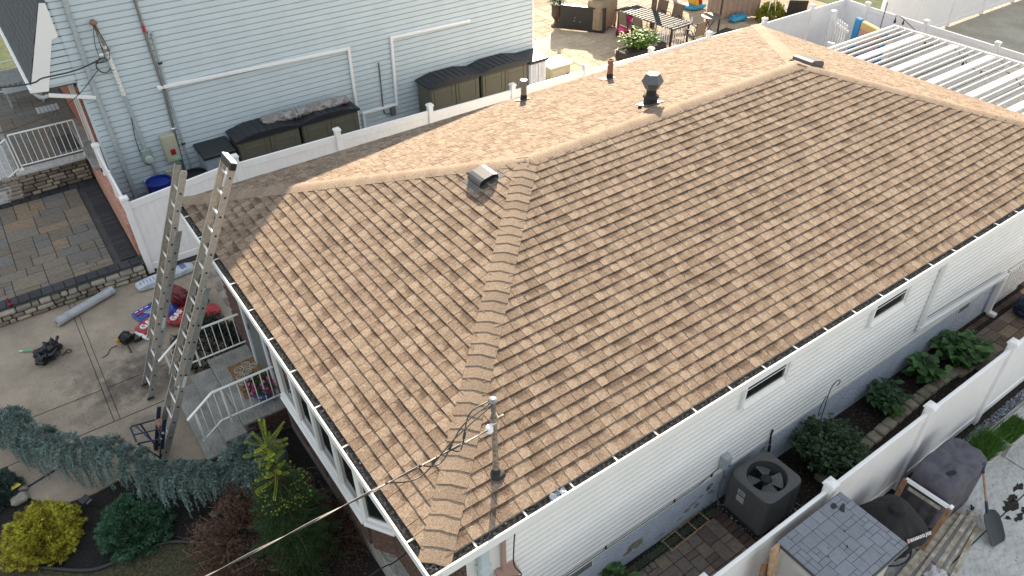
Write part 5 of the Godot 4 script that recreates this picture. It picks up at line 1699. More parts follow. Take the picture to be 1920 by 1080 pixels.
func shrub(called: String, label: String, cat: String, at: Vector3, rad: Vector3, n: int, cols: Array, ln: float, wd: float, stem: Material, lumps := 0.12, group := "") -> Node3D:
	var o := thing(called, label, cat, at, 0.0, group)
	var nz := FastNoiseLite.new(); nz.seed = int(at.x * 100 + at.z * 37); nz.frequency = 1.0; nz.fractal_octaves = 3
	var m := MB.new(); m.use_c = true
	for i in n:
		var th := rnd(0, TAU)
		var cy := pow(rng.randf(), 0.8)
		var cr := sqrt(maxf(0.0, 1.0 - cy * cy))
		var dn := Vector3(cos(th) * cr, cy, sin(th) * cr)
		var k := 1.0 + nz.get_noise_3d(dn.x * 2.6, dn.y * 2.6, dn.z * 2.6) * lumps * 3.0
		k *= rnd(0.72, 1.04) if rng.randf() < 0.5 else rnd(0.93, 1.05)
		var p := Vector3(dn.x * rad.x, dn.y * rad.y, dn.z * rad.z) * k
		p.y = maxf(p.y, 0.02)
		var d := (dn * Vector3(1, 0.55, 1) + rv(0.45)).normalized()
		var c: Color = cols[int(clampf((nz.get_noise_3d(p.x * 5 + 5, p.y * 5, p.z * 5) * 0.9 + 0.5 + rnd(-0.25, 0.25)) * cols.size(), 0, cols.size() - 1))]
		m.col = c * rnd(0.75, 1.25)
		# a small spray: three leaflets along a twig
		var s := d.cross(Vector3(rnd(-1, 1), rnd(-1, 1), rnd(-1, 1))).normalized()
		m.tri(p - s * wd, p + s * wd, p + d * ln)
		var d2 := (d + s * 0.8).normalized(); var d3 := (d - s * 0.8).normalized()
		m.tri(p, p + d * wd * 2, p + d2 * ln * 0.75); m.tri(p, p + d * wd * 2, p + d3 * ln * 0.75)
	part("foliage", m, vcol(0.75, 0.25), o)
	var st := MB.new()
	for i in 9:
		var a := TAU * i / 9.0 + rnd(-0.3, 0.3)
		st.tube(curve([Vector3(0, 0, 0), Vector3(cos(a) * rad.x * 0.3, rad.y * 0.3, sin(a) * rad.z * 0.3), Vector3(cos(a) * rad.x * 0.75, rad.y * rnd(0.4, 0.7), sin(a) * rad.z * 0.75)], 3), [0.014, 0.013, 0.011, 0.01, 0.008, 0.006, 0.004], 5)
	part("stem", st, stem, o)
	return o

func build_front_yard():
	# ---- stoop
	var st := thing("front_stoop", "grey concrete entrance stoop with three steps and brick sides", "steps", Vector3.ZERO)
	var so := Vector3.ZERO
	part("platform", span(Vector3(-0.52, 0.47, -7.52), Vector3(0.40, 0.53, -5.60), 0.012), M.concrete_step, st)
	part("tread", span(Vector3(-0.87, 0.29, -7.50), Vector3(-0.50, 0.35, -5.60), 0.012), M.concrete_step, st)
	part("tread", span(Vector3(-1.22, 0.11, -7.50), Vector3(-0.85, 0.17, -5.58), 0.012), M.concrete_step, st)
	part("riser", span(Vector3(-0.50, 0.0, -7.46), Vector3(0.36, 0.475, -5.66)), M.concrete_step, st)
	part("riser", span(Vector3(-0.85, 0.0, -7.46), Vector3(-0.49, 0.295, -5.66)), M.concrete_step, st)
	part("riser", span(Vector3(-1.20, 0.0, -7.46), Vector3(-0.84, 0.115, -5.66)), M.concrete_step, st)
	var br := MB.new()
	for r in 6:
		var x := -1.18 + (0.1 if r % 2 else 0.0)
		while x < 0.2:
			var top := 0.11 if x < -0.87 else (0.28 if x < -0.52 else 0.46)
			if 0.005 + r * 0.075 + 0.065 < top: br.box(Vector3(x + 0.1, 0.04 + r * 0.075, -5.645), Vector3(0.195, 0.064, 0.05), Basis.IDENTITY, 0.004)
			x += 0.207
	part("brick", br, M.brick, st, "stuff")
	stoop_railing(-5.78, "white metal railing of the stoop beside the pot of pink flowers")
	stoop_railing(-7.44, "white metal railing of the stoop beside the dark evergreen")
	var mat := thing("door_mat", "tan coir door mat printed with white flower rings on the stoop", "mat", Vector3(-0.02, 0.531, -6.62))
	part("coir", bx(Vector3(0, 0.008, 0), Vector3(0.56, 0.016, 0.95), 0.004), three_mat(80, Color(0.16, 0.09, 0.035), Color(0.24, 0.145, 0.06), Color(0.30, 0.19, 0.09), 0.3, 1.0, 0.2, 0.02, 0.6), mat)
	for q in [[-0.12, -0.28, 0.08], [0.02, -0.34, 0.07], [-0.16, -0.10, 0.07], [-0.02, -0.16, 0.075], [0.12, -0.24, 0.06], [-0.18, 0.08, 0.055]]:
		for k in 2:
			var rg := []
			for i in 17: rg.append(Vector3(q[0] + cos(TAU * i / 16.0) * q[2] * (1.0 - 0.55 * k), 0.016, q[1] + sin(TAU * i / 16.0) * q[2] * (1.0 - 0.55 * k)))
			part("printed_ring", tb(rg, 0.011 - 0.003 * k, 4), plain(Color(0.45, 0.42, 0.38), 0.9), mat)
	var pot := thing("flower_pot", "round blue pot of pink flowers on the stoop corner", "flower pot", Vector3(-0.03, 0.53, -6.02))
	var pm := MB.new(); pm.lathe(Vector3.ZERO, [Vector2(0, 0), Vector2(0.11, 0), Vector2(0.16, 0.12), Vector2(0.175, 0.21), Vector2(0.185, 0.24), Vector2(0.165, 0.24), Vector2(0.15, 0.2), Vector2(0, 0.19)], 24)
	part("pot", pm, plain(Color(0.04, 0.14, 0.36), 0.35), pot)
	var lf := MB.new(); lf.use_c = true
	var fl := MB.new(); fl.use_c = true
	for i in 900:
		var d := Vector3(rnd(-1, 1), rnd(0, 1), rnd(-1, 1)).normalized()
		var p := Vector3(0, 0.24, 0) + Vector3(d.x * 0.27, d.y * 0.27, d.z * 0.27) * rnd(0.5, 1.05)
		lf.col = [Color(0.05, 0.09, 0.02), Color(0.08, 0.12, 0.03), Color(0.03, 0.06, 0.015)][rng.randi() % 3]
		var b := Basis(rv(1).normalized(), rnd(0, TAU))
		lf.tri(p + b * Vector3(-0.018, 0, 0), p + b * Vector3(0.018, 0, 0), p + b * Vector3(0, 0, 0.045))
	for i in 95:
		var d := Vector3(rnd(-1, 1), rnd(0.05, 1), rnd(-1, 1)).normalized()
		var p := Vector3(0, 0.24, 0) + d * rnd(0.24, 0.30)
		fl.col = [Color(0.42, 0.04, 0.17), Color(0.55, 0.14, 0.30), Color(0.30, 0.01, 0.08), Color(0.55, 0.30, 0.40)][rng.randi() % 4]
		var b := Basis(rv(1).normalized(), rnd(0, TAU)).looking_at(d + rv(0.3), Vector3(0.1, 1, 0.05)) if d.y < 0.98 else Basis.IDENTITY
		for k in 5:
			var a := TAU * k / 5.0
			fl.tri(p, p + b * Vector3(cos(a - 0.5) * 0.03, sin(a - 0.5) * 0.03, -0.006), p + b * Vector3(cos(a + 0.5) * 0.03, sin(a + 0.5) * 0.03, -0.006))
	part("leaves", lf, vcol(0.7, 0.25), pot)
	part("blossom", fl, vcol(0.7, 0.3), pot, "stuff")
	# ---- ladders
	ladder("tall aluminium extension ladder with black top guard rising over the eave from a blue stabiliser", Vector3(-1.81, 0.03, -6.30), 0.503, 0.21, 3.3, 1.5, 5.22, true)
	ladder("aluminium extension ladder leaning beside the roof corner and white gate panel", Vector3(-1.60, 0.03, -7.92), 0.44, 0.21, 3.35, 1.05, 4.36, false)
	var lb := thing("ladder_stabiliser", "navy blue steel platform bracket clamped to the foot of the tall ladder", "bracket", Vector3(-1.81, 0, -6.30))
	var fy := 0.62
	var fr := [Vector3(-0.24, fy, -0.26), Vector3(-0.24, fy - 0.03, 0.14), Vector3(0.10, fy - 0.06, 0.24), Vector3(0.14, fy - 0.02, -0.2)]
	for i in 4: part("frame_bar", tb([fr[i], fr[(i + 1) % 4]], 0.014, 8), M.navy, lb)
	part("frame_bar", tb([(fr[0] + fr[1]) / 2, (fr[2] + fr[3]) / 2], 0.012, 8), M.navy, lb)
	part("frame_bar", tb([fr[0].lerp(fr[3], 0.2), fr[1].lerp(fr[2], 0.6)], 0.012, 8), M.navy, lb)
	for s in [-1, 1]:
		var m := MB.new()
		m.bar(Vector3(-0.04, 0.02, s * 0.15), Vector3(0.26, 0.86, s * 0.16), 0.035, 0.06, Vector3(1, 0, 0), 0.006)
		part("side_channel", m, M.navy, lb)
		part("strut", tb([Vector3(-0.02, 0.10, s * 0.16), fr[1] if s > 0 else fr[0].lerp(fr[3], 0.4)], 0.013, 8), M.navy, lb)
		part("knob", bx(Vector3(0.16, 0.62, s * 0.2), Vector3(0.05, 0.05, 0.05), 0.012), M.galv, lb)
	part("yellow_label", bx(Vector3(0.05, 0.24, 0.188), Vector3(0.05, 0.10, 0.008), 0.002, Basis(Vector3(0, 0, 1), -0.34)), plain(Color(0.42, 0.34, 0.02), 0.5), lb)
	part("winch", bx(Vector3(0.18, 0.66, 0.0), Vector3(0.12, 0.1, 0.18), 0.02), M.rust, lb)
	for f in fr: part("joint", bx(f, Vector3(0.035, 0.03, 0.035), 0.006), M.galv, lb)
	# ---- rolls of underlayment
	var r1 := thing("underlayment_roll", "grey roll of roofing underlayment lying alone on the concrete drive", "roll", Vector3.ZERO, 0.0, "grey rolls on the drive")
	var a1 := Vector3(-2.58, 0.095, -10.92); var b1 := Vector3(-1.40, 0.095, -11.40)
	var grey := three_mat(81, Color(0.28, 0.29, 0.31), Color(0.36, 0.375, 0.40), Color(0.42, 0.435, 0.46), 0.6, 0.6, 0.06, 0.01, 0.2)
	part("sheet", tb([a1, b1], 0.09, 20), grey, r1)
	part("core", tb([a1 + (a1 - b1).normalized() * 0.006, a1 + (b1 - a1) * 0.02], 0.04, 14), M.wood_dark, r1)
	part("sheet_edge", tb([a1 + Vector3(0, 0.09, 0.01), b1 + Vector3(0, 0.09, 0.01)], 0.006, 5), grey, r1)
	var r2 := thing("wrapped_bundle", "pale grey wrapped bundle with blue print at the white gate panel", "roll", Vector3(-0.36, 0.08, -11.24), 0.09)
	var pale := three_mat(82, Color(0.36, 0.39, 0.45), Color(0.46, 0.49, 0.55), Color(0.54, 0.57, 0.62), 0.8, 0.45, 0.03, 0.0, 0.3)
	part("wrap", pillow(Vector3(1.24, 0.16, 0.30), 5, 0.012, 0.3), pale, r2)
	words("US", 0.16, plain(Color(0.03, 0.06, 0.32), 0.5), r2, Vector3(0.40, 0.083, 0.0), Basis(Vector3(0, 0, 1), Vector3(-1, 0, 0), Vector3(0, -1, 0)) * Basis(Vector3.RIGHT, PI), 0.004)
	for i in 5:
		part("printed_line", bx(Vector3(-0.52 + i * 0.07, 0.079, 0.02), Vector3(0.012, 0.006, 0.12), 0.001), plain(Color(0.05, 0.08, 0.30), 0.5), r2)
	# ---- bin bag and tube
	single("garbage_bag", pillow(Vector3(0.52, 0.26, 0.30), 21, 0.13, 0.7), plain(Color(0.010, 0.011, 0.016), 0.22), "crumpled shiny black garbage bag lying on the drive", "bag")
	var gb := get_node("garbage_bag") as Node3D
	gb.position = Vector3(-2.88, 0.13, -10.02); gb.rotation.y = 0.75
	var tail := MB.new()
	tail.lathe(Vector3.ZERO, [Vector2(0.05, 0), Vector2(0.022, 0.07), Vector2(0.035, 0.13), Vector2(0.012, 0.17)], 7, false, Basis(Vector3(0.35, 0.1, 1).normalized(), -1.25))
	part("knot", tail, plain(Color(0.010, 0.011, 0.016), 0.22), gb).position = Vector3(0.24, 0.02, 0.0)
	var tu := thing("sealant_tube", "green and white sealant tube beside the black garbage bag", "tube", Vector3(-3.16, 0.028, -10.42), -0.55)
	part("barrel", tb([Vector3(-0.13, 0, 0), Vector3(0.06, 0, 0)], 0.027, 12), plain(Color(0.10, 0.34, 0.14), 0.45), tu)
	part("band", tb([Vector3(0.06, 0, 0), Vector3(0.12, 0, 0)], 0.0275, 12), plain(Color(0.5, 0.06, 0.04), 0.45), tu)
	part("nozzle", tb([Vector3(-0.13, 0, 0), Vector3(-0.15, 0, 0), Vector3(-0.22, 0, 0)], [0.024, 0.012, 0.005], 10), plain(Color(0.7, 0.7, 0.68), 0.5), tu)
	single("cable_tie_loop", tb(curve([Vector3(-2.62, 0.02, -9.98), Vector3(-2.55, 0.03, -9.9), Vector3(-2.5, 0.02, -9.97), Vector3(-2.57, 0.02, -10.03), Vector3(-2.63, 0.02, -9.95), Vector3(-2.68, 0.02, -9.9)]), 0.008, 6), M.black, "small loop of black cord beside the garbage bag", "cord")
	# ---- black and yellow power tool on the ground
	var tl := thing("power_tool", "black power tool with yellow grip and coiled hose on the drive", "tool", Vector3(-1.56, 0, -9.6), 0.4)
	part("housing", bx(Vector3(0, 0.09, 0), Vector3(0.22, 0.16, 0.17), 0.03), M.rubber, tl)
	part("motor", tb([Vector3(0.05, 0.12, -0.12), Vector3(0.05, 0.12, 0.12)], 0.07, 14), M.black, tl)
	part("grip", bx(Vector3(-0.16, 0.13, -0.02), Vector3(0.06, 0.13, 0.06), 0.018, Basis(Vector3(0, 0, 1), 0.4)), plain(Color(0.55, 0.33, 0.02), 0.45), tl)
	part("handle", tb(curve([Vector3(-0.12, 0.17, -0.04), Vector3(-0.02, 0.25, 0), Vector3(0.1, 0.2, 0.02)]), 0.016, 8), M.black, tl)
	part("rod", tb([Vector3(-0.06, 0.06, 0.08), Vector3(-0.16, 0.012, 0.34)], 0.014, 8), M.black, tl)
	var ho := []
	for i in 60: ho.append(Vector3(0.14 + cos(i * 0.36) * (0.10 + 0.002 * i * 0.3), 0.02 + 0.0012 * i, 0.10 + sin(i * 0.36) * 0.11))
	part("hose", tb(ho, 0.009, 6), M.rubber, tl)
	part("cord", tb(curve([Vector3(-0.18, 0.02, -0.06), Vector3(-0.3, 0.012, -0.10), Vector3(-0.45, 0.012, 0.0), Vector3(-0.55, 0.01, -0.02)]), 0.007, 6), M.black, tl)
	# ---- shingle wrappers and bags beside the stoop
	var red := three_mat(83, Color(0.24, 0.012, 0.02), Color(0.36, 0.02, 0.03), Color(0.44, 0.04, 0.05), 0.5, 0.35, 0.04)
	var blue := three_mat(84, Color(0.012, 0.025, 0.16), Color(0.02, 0.04, 0.24), Color(0.04, 0.08, 0.34), 0.4, 0.35, 0.04)
	var whp := plain(Color(0.72, 0.72, 0.72), 0.4)
	var flat := Basis(Vector3.RIGHT, -PI / 2)
	var g1 := thing("shingle_wrapper", "crumpled red wrapper with big white letters beside the flat blue wrapper", "wrapper", Vector3(-1.08, 0.08, -9.72), 0.45, "roofing wrappers piled by the stoop")
	part("sheet", pillow(Vector3(0.50, 0.16, 0.42), 31, 0.05, 0.5), red, g1)
	part("white_edge", pillow(Vector3(0.09, 0.09, 0.42), 32, 0.02, 0.6), whp, g1).position = Vector3(-0.25, -0.03, 0.06)
	words("GAF", 0.20, whp, g1, Vector3(-0.01, 0.088, 0.0), Basis(Vector3.UP, 0.15) * flat, 0.03)
	var g2 := thing("shingle_wrapper", "flat blue wrapper with white stripes and red print on the drive", "wrapper", Vector3(-1.0, 0.03, -10.28), 0.25, "roofing wrappers piled by the stoop")
	part("sheet", pillow(Vector3(0.52, 0.07, 0.42), 33, 0.03, 0.3), blue, g2)
	for i in 7: part("white_stripe", bx(Vector3(-0.02 + i * 0.028, 0.040, 0.09 - i * 0.003), Vector3(0.008, 0.008, 0.2), 0.001, Basis(Vector3.UP, 0.5 - i * 0.1)), whp, g2)
	for i in 3: part("white_mark", bx(Vector3(-0.16 + i * 0.11, 0.042, -0.12), Vector3(0.07, 0.008, 0.028), 0.003), whp, g2)
	part("red_mark", bx(Vector3(-0.12, 0.042, -0.03), Vector3(0.16, 0.008, 0.05), 0.003), plain(Color(0.45, 0.03, 0.04), 0.5), g2)
	var g3 := thing("shingle_wrapper", "red wrapper with white letters lying under the dark red tarp", "wrapper", Vector3(-0.42, 0.10, -9.62), -0.5, "roofing wrappers piled by the stoop")
	part("sheet", pillow(Vector3(0.62, 0.2, 0.5), 34, 0.06, 0.45), red, g3)
	words("GAF", 0.18, whp, g3, Vector3(-0.1, 0.11, 0.1), Basis(Vector3.UP, 1.2) * flat, 0.03)
	single("blue_wrapper", pillow(Vector3(0.34, 0.22, 0.3), 35, 0.06, 0.5), blue, "crumpled blue wrapper between the red ones", "wrapper", "roofing wrappers piled by the stoop").position = Vector3(-0.62, 0.13, -9.85)
	single("blue_bag", pillow(Vector3(0.26, 0.3, 0.3), 36, 0.05, 0.5), blue, "small blue bag against the brick wall behind the tall ladder", "bag", "roofing wrappers piled by the stoop").position = Vector3(0.02, 0.16, -9.95)
	var g4 := pillow(Vector3(0.28, 0.62, 0.5), 37, 0.05, 0.55)
	var ts := single("red_tarp", g4, three_mat(85, Color(0.07, 0.008, 0.01), Color(0.12, 0.012, 0.016), Color(0.18, 0.02, 0.025), 0.5, 0.4, 0.04), "dark red folded tarp standing up among the wrappers", "tarp")
	ts.position = Vector3(-0.36, 0.33, -10.0); ts.rotation = Vector3(0.35, 0.6, 0.3)
	single("white_sack", pillow(Vector3(0.36, 0.3, 0.36), 38, 0.04, 0.5), whp, "pale sack behind the dark red tarp", "sack").position = Vector3(-0.42, 0.16, -10.4)
	single("red_wrapper", pillow(Vector3(0.36, 0.14, 0.34), 39, 0.05, 0.5), red, "plain red wrapper next to the brick wall", "wrapper", "roofing wrappers piled by the stoop").position = Vector3(0.06, 0.08, -9.5)
	# ---- planting
	var bark := plain(Color(0.07, 0.05, 0.035), 0.95)
	shrub("evergreen_shrub", "dark evergreen shrub between the stoop railing and the wrappers", "shrub", Vector3(-0.32, 0, -8.35), Vector3(0.62, 0.62, 0.55), 7000, [Color(0.012, 0.022, 0.014), Color(0.02, 0.035, 0.022), Color(0.035, 0.055, 0.035)], 0.06, 0.008, bark)
	shrub("golden_shrub", "low golden yellow shrub in the black mulch", "shrub", Vector3(-3.66, 0, -5.66), Vector3(0.50, 0.46, 0.50), 15000, [Color(0.20, 0.155, 0.018), Color(0.32, 0.275, 0.024), Color(0.42, 0.39, 0.035), Color(0.50, 0.50, 0.06)], 0.055, 0.0075, bark)
	shrub("green_shrub", "rounded blue green shrub beside the golden one", "shrub", Vector3(-2.50, 0, -5.02), Vector3(0.47, 0.50, 0.50), 14000, [Color(0.026, 0.075, 0.04), Color(0.045, 0.115, 0.062), Color(0.07, 0.16, 0.09)], 0.055, 0.007, bark)
	# weeping blue cedar trained along the bed
	var blue_c := [Color(0.125, 0.185, 0.165), Color(0.16, 0.225, 0.20), Color(0.10, 0.15, 0.135), Color(0.19, 0.26, 0.24)]
	var ced := thing("weeping_cedar", "weeping blue cedar trained sideways like a hanging curtain along the bed", "tree", Vector3(-2.0, 0, -5.3))
	var off := Vector3(2.0, 0, 5.3)
	var spine := curve([Vector3(-3.72, 0.55, -8.1) + off, Vector3(-3.60, 0.82, -7.75) + off, Vector3(-3.33, 0.80, -7.15) + off, Vector3(-2.91, 0.80, -6.52) + off, Vector3(-2.45, 0.85, -6.08) + off, Vector3(-2.04, 0.80, -5.42) + off, Vector3(-1.60, 0.78, -4.95) + off, Vector3(-1.25, 0.80, -4.80) + off], 8)
	var sr := []
	for i in spine.size(): sr.append(lerpf(0.018, 0.045, float(i) / spine.size()))
	part("trunk", tb(spine, sr, 8), bark, ced)
	part("trunk", tb(curve([Vector3(-1.2, 0, -4.7) + off, Vector3(-1.25, 0.4, -4.75) + off, Vector3(-1.25, 0.8, -4.80) + off]), 0.045, 8), bark, ced)
	part("trunk", tb([Vector3(-2.3, 0, -5.85) + off, Vector3(-2.35, 0.82, -5.95) + off], 0.02, 6), bark, ced)
	var fm := MB.new(); fm.use_c = true
	for i in 92:
		var t := (i + rng.randf()) / 92.0
		var k := t * (spine.size() - 1)
		var p: Vector3 = spine[int(k)].lerp(spine[mini(int(k) + 1, spine.size() - 1)], k - int(k)) + rv(0.03)
		var tg: Vector3 = (spine[mini(int(k) + 1, spine.size() - 1)] - spine[int(k)]).normalized()
		var sd := tg.cross(Vector3.UP).normalized() * (1.0 if rng.randf() < 0.68 else -1.0)
		var od := (sd + tg * rnd(-0.5, 0.5)).normalized()
		var ll := rnd(0.45, 1.0)
		var rc := rnd(0.0, 0.7)
		for q in 5: weeping_strand(fm, p + rv(0.035), (od + rv(0.12)).normalized(), ll * rnd(0.7, 1.05), blue_c, rc)
	for i in 130:
		var k := rng.randf() * (spine.size() - 1)
		var p: Vector3 = spine[int(k)].lerp(spine[mini(int(k) + 1, spine.size() - 1)], k - int(k)) + Vector3(rnd(-0.05, 0.05), 0.01, rnd(-0.05, 0.05))
		weeping_strand(fm, p, rv(1).normalized() * Vector3(1, 0, 1), rnd(0.12, 0.26), blue_c, 0.9)
	part("foliage", fm, vcol(0.75, 0.15), ced)
	var cd2 := thing("weeping_cedar", "mounded weeping blue cedar beside the foot of the stoop", "tree", Vector3(-0.72, 0, -4.72))
	var top2 := Vector3(0, 0.78, 0)
	part("trunk", tb(curve([Vector3(0.02, 0, 0), Vector3(-0.04, 0.4, 0.02), top2]), [0.05, 0.048, 0.046, 0.044, 0.042, 0.04, 0.038, 0.036, 0.034, 0.032, 0.03, 0.028, 0.025], 8), bark, cd2)
	var f2 := MB.new(); f2.use_c = true
	for i in 52:
		var a := rnd(0, TAU)
		var p := top2 + Vector3(cos(a) * rnd(0, 0.28), rnd(-0.12, 0.08), sin(a) * rnd(0, 0.28))
		var ll := rnd(0.6, 1.05)
		for q in 5: weeping_strand(f2, p + rv(0.035), (Vector3(cos(a), 0, sin(a)) + rv(0.12)).normalized(), ll * rnd(0.75, 1.05), blue_c, 0.15)
	part("foliage", f2, vcol(0.75, 0.15), cd2)
	# red laceleaf maple, mostly bare twigs and brown leaf
	var mp := shrub("laceleaf_maple", "brown red laceleaf shrub spreading under the bay window", "shrub", Vector3(-0.98, 0, -3.72), Vector3(0.95, 0.62, 0.85), 16000, [Color(0.06, 0.028, 0.018), Color(0.11, 0.052, 0.032), Color(0.16, 0.085, 0.055), Color(0.11, 0.07, 0.048)], 0.05, 0.005, bark, 0.2)
	var tw := MB.new()
	for i in 130:
		var a := rnd(0, TAU)
		var p := Vector3(cos(a) * rnd(0.2, 0.9), rnd(0.15, 0.5), sin(a) * rnd(0.2, 0.8))
		tw.tube(curve([p, p + rv(0.12) + Vector3(cos(a) * 0.1, 0.06, sin(a) * 0.1), p + rv(0.16) + Vector3(cos(a) * 0.24, 0.04, sin(a) * 0.24)], 3), 0.003, 4, false)
	part("twig", tw, plain(Color(0.20, 0.15, 0.12), 0.9), mp, "stuff")
	shrub("dry_shrub", "thin reddish shrub against the foundation ledge beyond the maple", "shrub", Vector3(-0.12, 0, -3.1), Vector3(0.42, 0.45, 0.6), 3200, [Color(0.05, 0.02, 0.012), Color(0.09, 0.035, 0.02), Color(0.06, 0.035, 0.022)], 0.045, 0.005, bark, 0.25)
	spruce(Vector3(-0.64, 0, -3.2), 2.86)
	# ---- small things round the bed
	var lt := thing("solar_light", "small black solar path light in the mulch between the two round shrubs", "light", Vector3(-3.02, 0, -5.93), 0.5)
	part("stake", tb([Vector3(0, 0, 0), Vector3(0, 0.14, 0)], 0.01, 6), M.black, lt)
	part("panel", bx(Vector3(0, 0.17, 0), Vector3(0.15, 0.02, 0.11), 0.006, Basis(Vector3.RIGHT, 0.3)), M.glass_dark, lt)
	part("lamp", bx(Vector3(0.02, 0.12, 0.06), Vector3(0.10, 0.05, 0.03), 0.01), M.galv, lt)
	var l2 := thing("solar_light", "small black solar path light beside the stones at the bed's end", "light", Vector3(-4.02, 0, -7.15), 0.2)
	part("stake", tb([Vector3(0, 0, 0), Vector3(0, 0.14, 0)], 0.01, 6), M.black, l2)
	part("panel", bx(Vector3(0, 0.17, 0), Vector3(0.15, 0.02, 0.11), 0.006, Basis(Vector3.RIGHT, 0.3)), M.glass_dark, l2)
	shrub("blue_shrub", "small blue green conifer behind the stones at the bed's end", "shrub", Vector3(-4.15, 0, -7.0), Vector3(0.34, 0.3, 0.36), 4000, [Color(0.03, 0.06, 0.05), Color(0.05, 0.09, 0.075), Color(0.035, 0.07, 0.05)], 0.06, 0.007, bark)
	for q in [[-3.86, -6.66, 0.26, 0.12, "largest grey rock where the mulch bed meets the drive"], [-3.80, -6.86, 0.16, 0.09, "grey rock under the yellow scrap"], [-1.45, -4.62, 0.15, 0.07, "small grey rock under the weeping cedar's curtain"], [-1.30, -4.46, 0.11, 0.06, "smallest grey rock next to the brown red shrub"]]:
		var rk := single("edging_rock", pillow(Vector3(q[2], q[3], q[2] * 0.7), int(q[0] * 100), 0.03, 0.7), M.bare, q[4], "rock", "grey rocks in the mulch bed")
		rk.position = Vector3(q[0], q[3] / 2 - 0.01, q[1])
	var ys := MB.new()
	ys.plate([Vector2(-0.07, -0.05), Vector2(0.09, -0.03), Vector2(0.05, 0.03), Vector2(0.0, 0.06), Vector2(-0.05, 0.02)], Vector3(-3.86, 0.16, -6.86), Vector3(1, 0.1, 0).normalized(), Vector3(0, 0.3, -1).normalized(), 0.004)
	single("yellow_scrap", ys, plain(Color(0.60, 0.48, 0.04), 0.5), "yellow plastic scrap resting on the rock beside the drive", "scrap")
	single("blue_rod", tb([Vector3(-3.72, 0.014, -6.88), Vector3(-3.20, 0.014, -7.02)], 0.013, 8), M.navy, "short navy rod lying on the drive under the cedar", "rod")
	single("marker_stake", tb([Vector3(-3.42, 0.0, -5.28), Vector3(-3.32, 1.0, -5.52)], 0.003, 5), plain(Color(0.45, 0.42, 0.05), 0.5), "thin yellow marker rod stuck through the golden shrub", "rod")

func spruce(at: Vector3, h: float):
	var o := thing("spruce_sapling", "young spruce with bright yellow green tips in front of the bay window", "tree", at)
	var bark := plain(Color(0.10, 0.07, 0.04), 0.95)
	part("trunk", tb([Vector3(0, 0, 0), Vector3(0.01, h * 0.5, 0), Vector3(0, h * 0.97, 0)], [0.04, 0.022, 0.007], 8), bark, o)
	var lim := MB.new()
	var nd := MB.new(); nd.use_c = true
	var young := [Color(0.34, 0.42, 0.06), Color(0.46, 0.53, 0.10), Color(0.26, 0.35, 0.05)]
	var old := [Color(0.04, 0.095, 0.03), Color(0.06, 0.125, 0.04), Color(0.03, 0.07, 0.024)]
	# leader
	for i in 130:
		var y := h * (0.85 + 0.15 * i / 130.0)
		nd.col = young[rng.randi() % 3] * rnd(0.7, 1.05)
		needle_tuft(nd, Vector3(0, y, 0), (Vector3.UP + rv(0.3)).normalized(), 0.028, 6, 0.006)
	# open top: a loose fan of upswept fresh shoots, then short ones down a narrow column
	for k in 44:
		var t := k / 44.0
		var hy := h * lerpf(0.855, 0.60, t)
		var a := k * 2.4 + rnd(-0.3, 0.3)
		var ln := rnd(0.22, 0.34) if k < 11 else rnd(0.12, 0.22)
		if t > 0.85: ln = rnd(0.25, 0.45)
		var d := Vector3(cos(a), rnd(0.15, 0.6) if t < 0.5 else rnd(0.0, 0.4), sin(a)).normalized()
		var pts := []
		for s in 6: pts.append(Vector3(0, hy, 0) + d * ln * s / 5.0 + Vector3(0, 0.03 * pow(s / 5.0, 2), 0))
		lim.tube(pts, [0.009, 0.008, 0.008, 0.007, 0.006, 0.005], 5, false)
		for rep in 3: branch_needles(nd, pts, 0.1 if k < 22 or k % 3 else 0.45, young, old)
	var y := h * 0.60
	var lev := 0
	while y > 0.12:
		var f := 1.0 - y / h
		for b in 10:
			var a := TAU * b / 10.0 + lev * 0.7 + rnd(-0.25, 0.25)
			var ln := (0.10 + f * 0.66) * rnd(0.75, 1.12)
			var d := Vector3(cos(a), 0.25 - f * 0.5, sin(a)).normalized()
			var p0 := Vector3(0, y + rnd(-0.03, 0.03), 0)
			var pts := []
			for s in 6: pts.append(p0 + d * ln * s / 5.0 + Vector3(0, -0.12 * pow(s / 5.0, 2) * f, 0))
			lim.tube(pts, [0.009, 0.008, 0.007, 0.006, 0.004, 0.003], 5, false)
			branch_needles(nd, pts, f, young, old)
			var cnt := int(ln / 0.07)
			for s in cnt:
				var t := 0.2 + 0.75 * s / maxf(1.0, cnt)
				var q: Vector3 = pts[int(t * 4.99)].lerp(pts[mini(int(t * 4.99) + 1, 5)], t * 4.99 - int(t * 4.99))
				for sg in [-1, 1]:
					var sd: Vector3 = (d * 0.75 + d.cross(Vector3.UP).normalized() * sg * 0.8 + Vector3(0, rnd(-0.35, 0.0), 0)).normalized()
					var l2 := ln * 0.32 * (1.15 - t) + 0.06
					var tp := []
					for k in 4: tp.append(q + sd * l2 * k / 3.0 + Vector3(0, -0.03 * k / 3.0, 0))
					branch_needles(nd, tp, f, young, old)
		y -= 0.13
		lev += 1
	part("limb", lim, bark, o, "stuff")
	part("needles", nd, vcol(0.7, 0.25), o)

func branch_needles(nd: MB, pts: Array, f: float, young: Array, old: Array):
	var n := pts.size() - 1
	for s in n:
		var a: Vector3 = pts[s]; var b: Vector3 = pts[s + 1]
		var d := (b - a).normalized()
		var c := int(a.distance_to(b) / 0.013) + 1
		for i in c:
			var t := (s + float(i) / c) / n
			# new growth: everything near the top, only branch tips lower down
			var fresh := f < 0.24 or (t > 0.9 and f < 0.5)
			nd.col = (young if fresh else old)[rng.randi() % 3] * rnd(0.75, 1.2)
			needle_tuft(nd, a.lerp(b, float(i) / c), (d + rv(0.25)).normalized(), 0.032 if fresh else 0.027, 4, 0.006 if fresh else 0.0046)

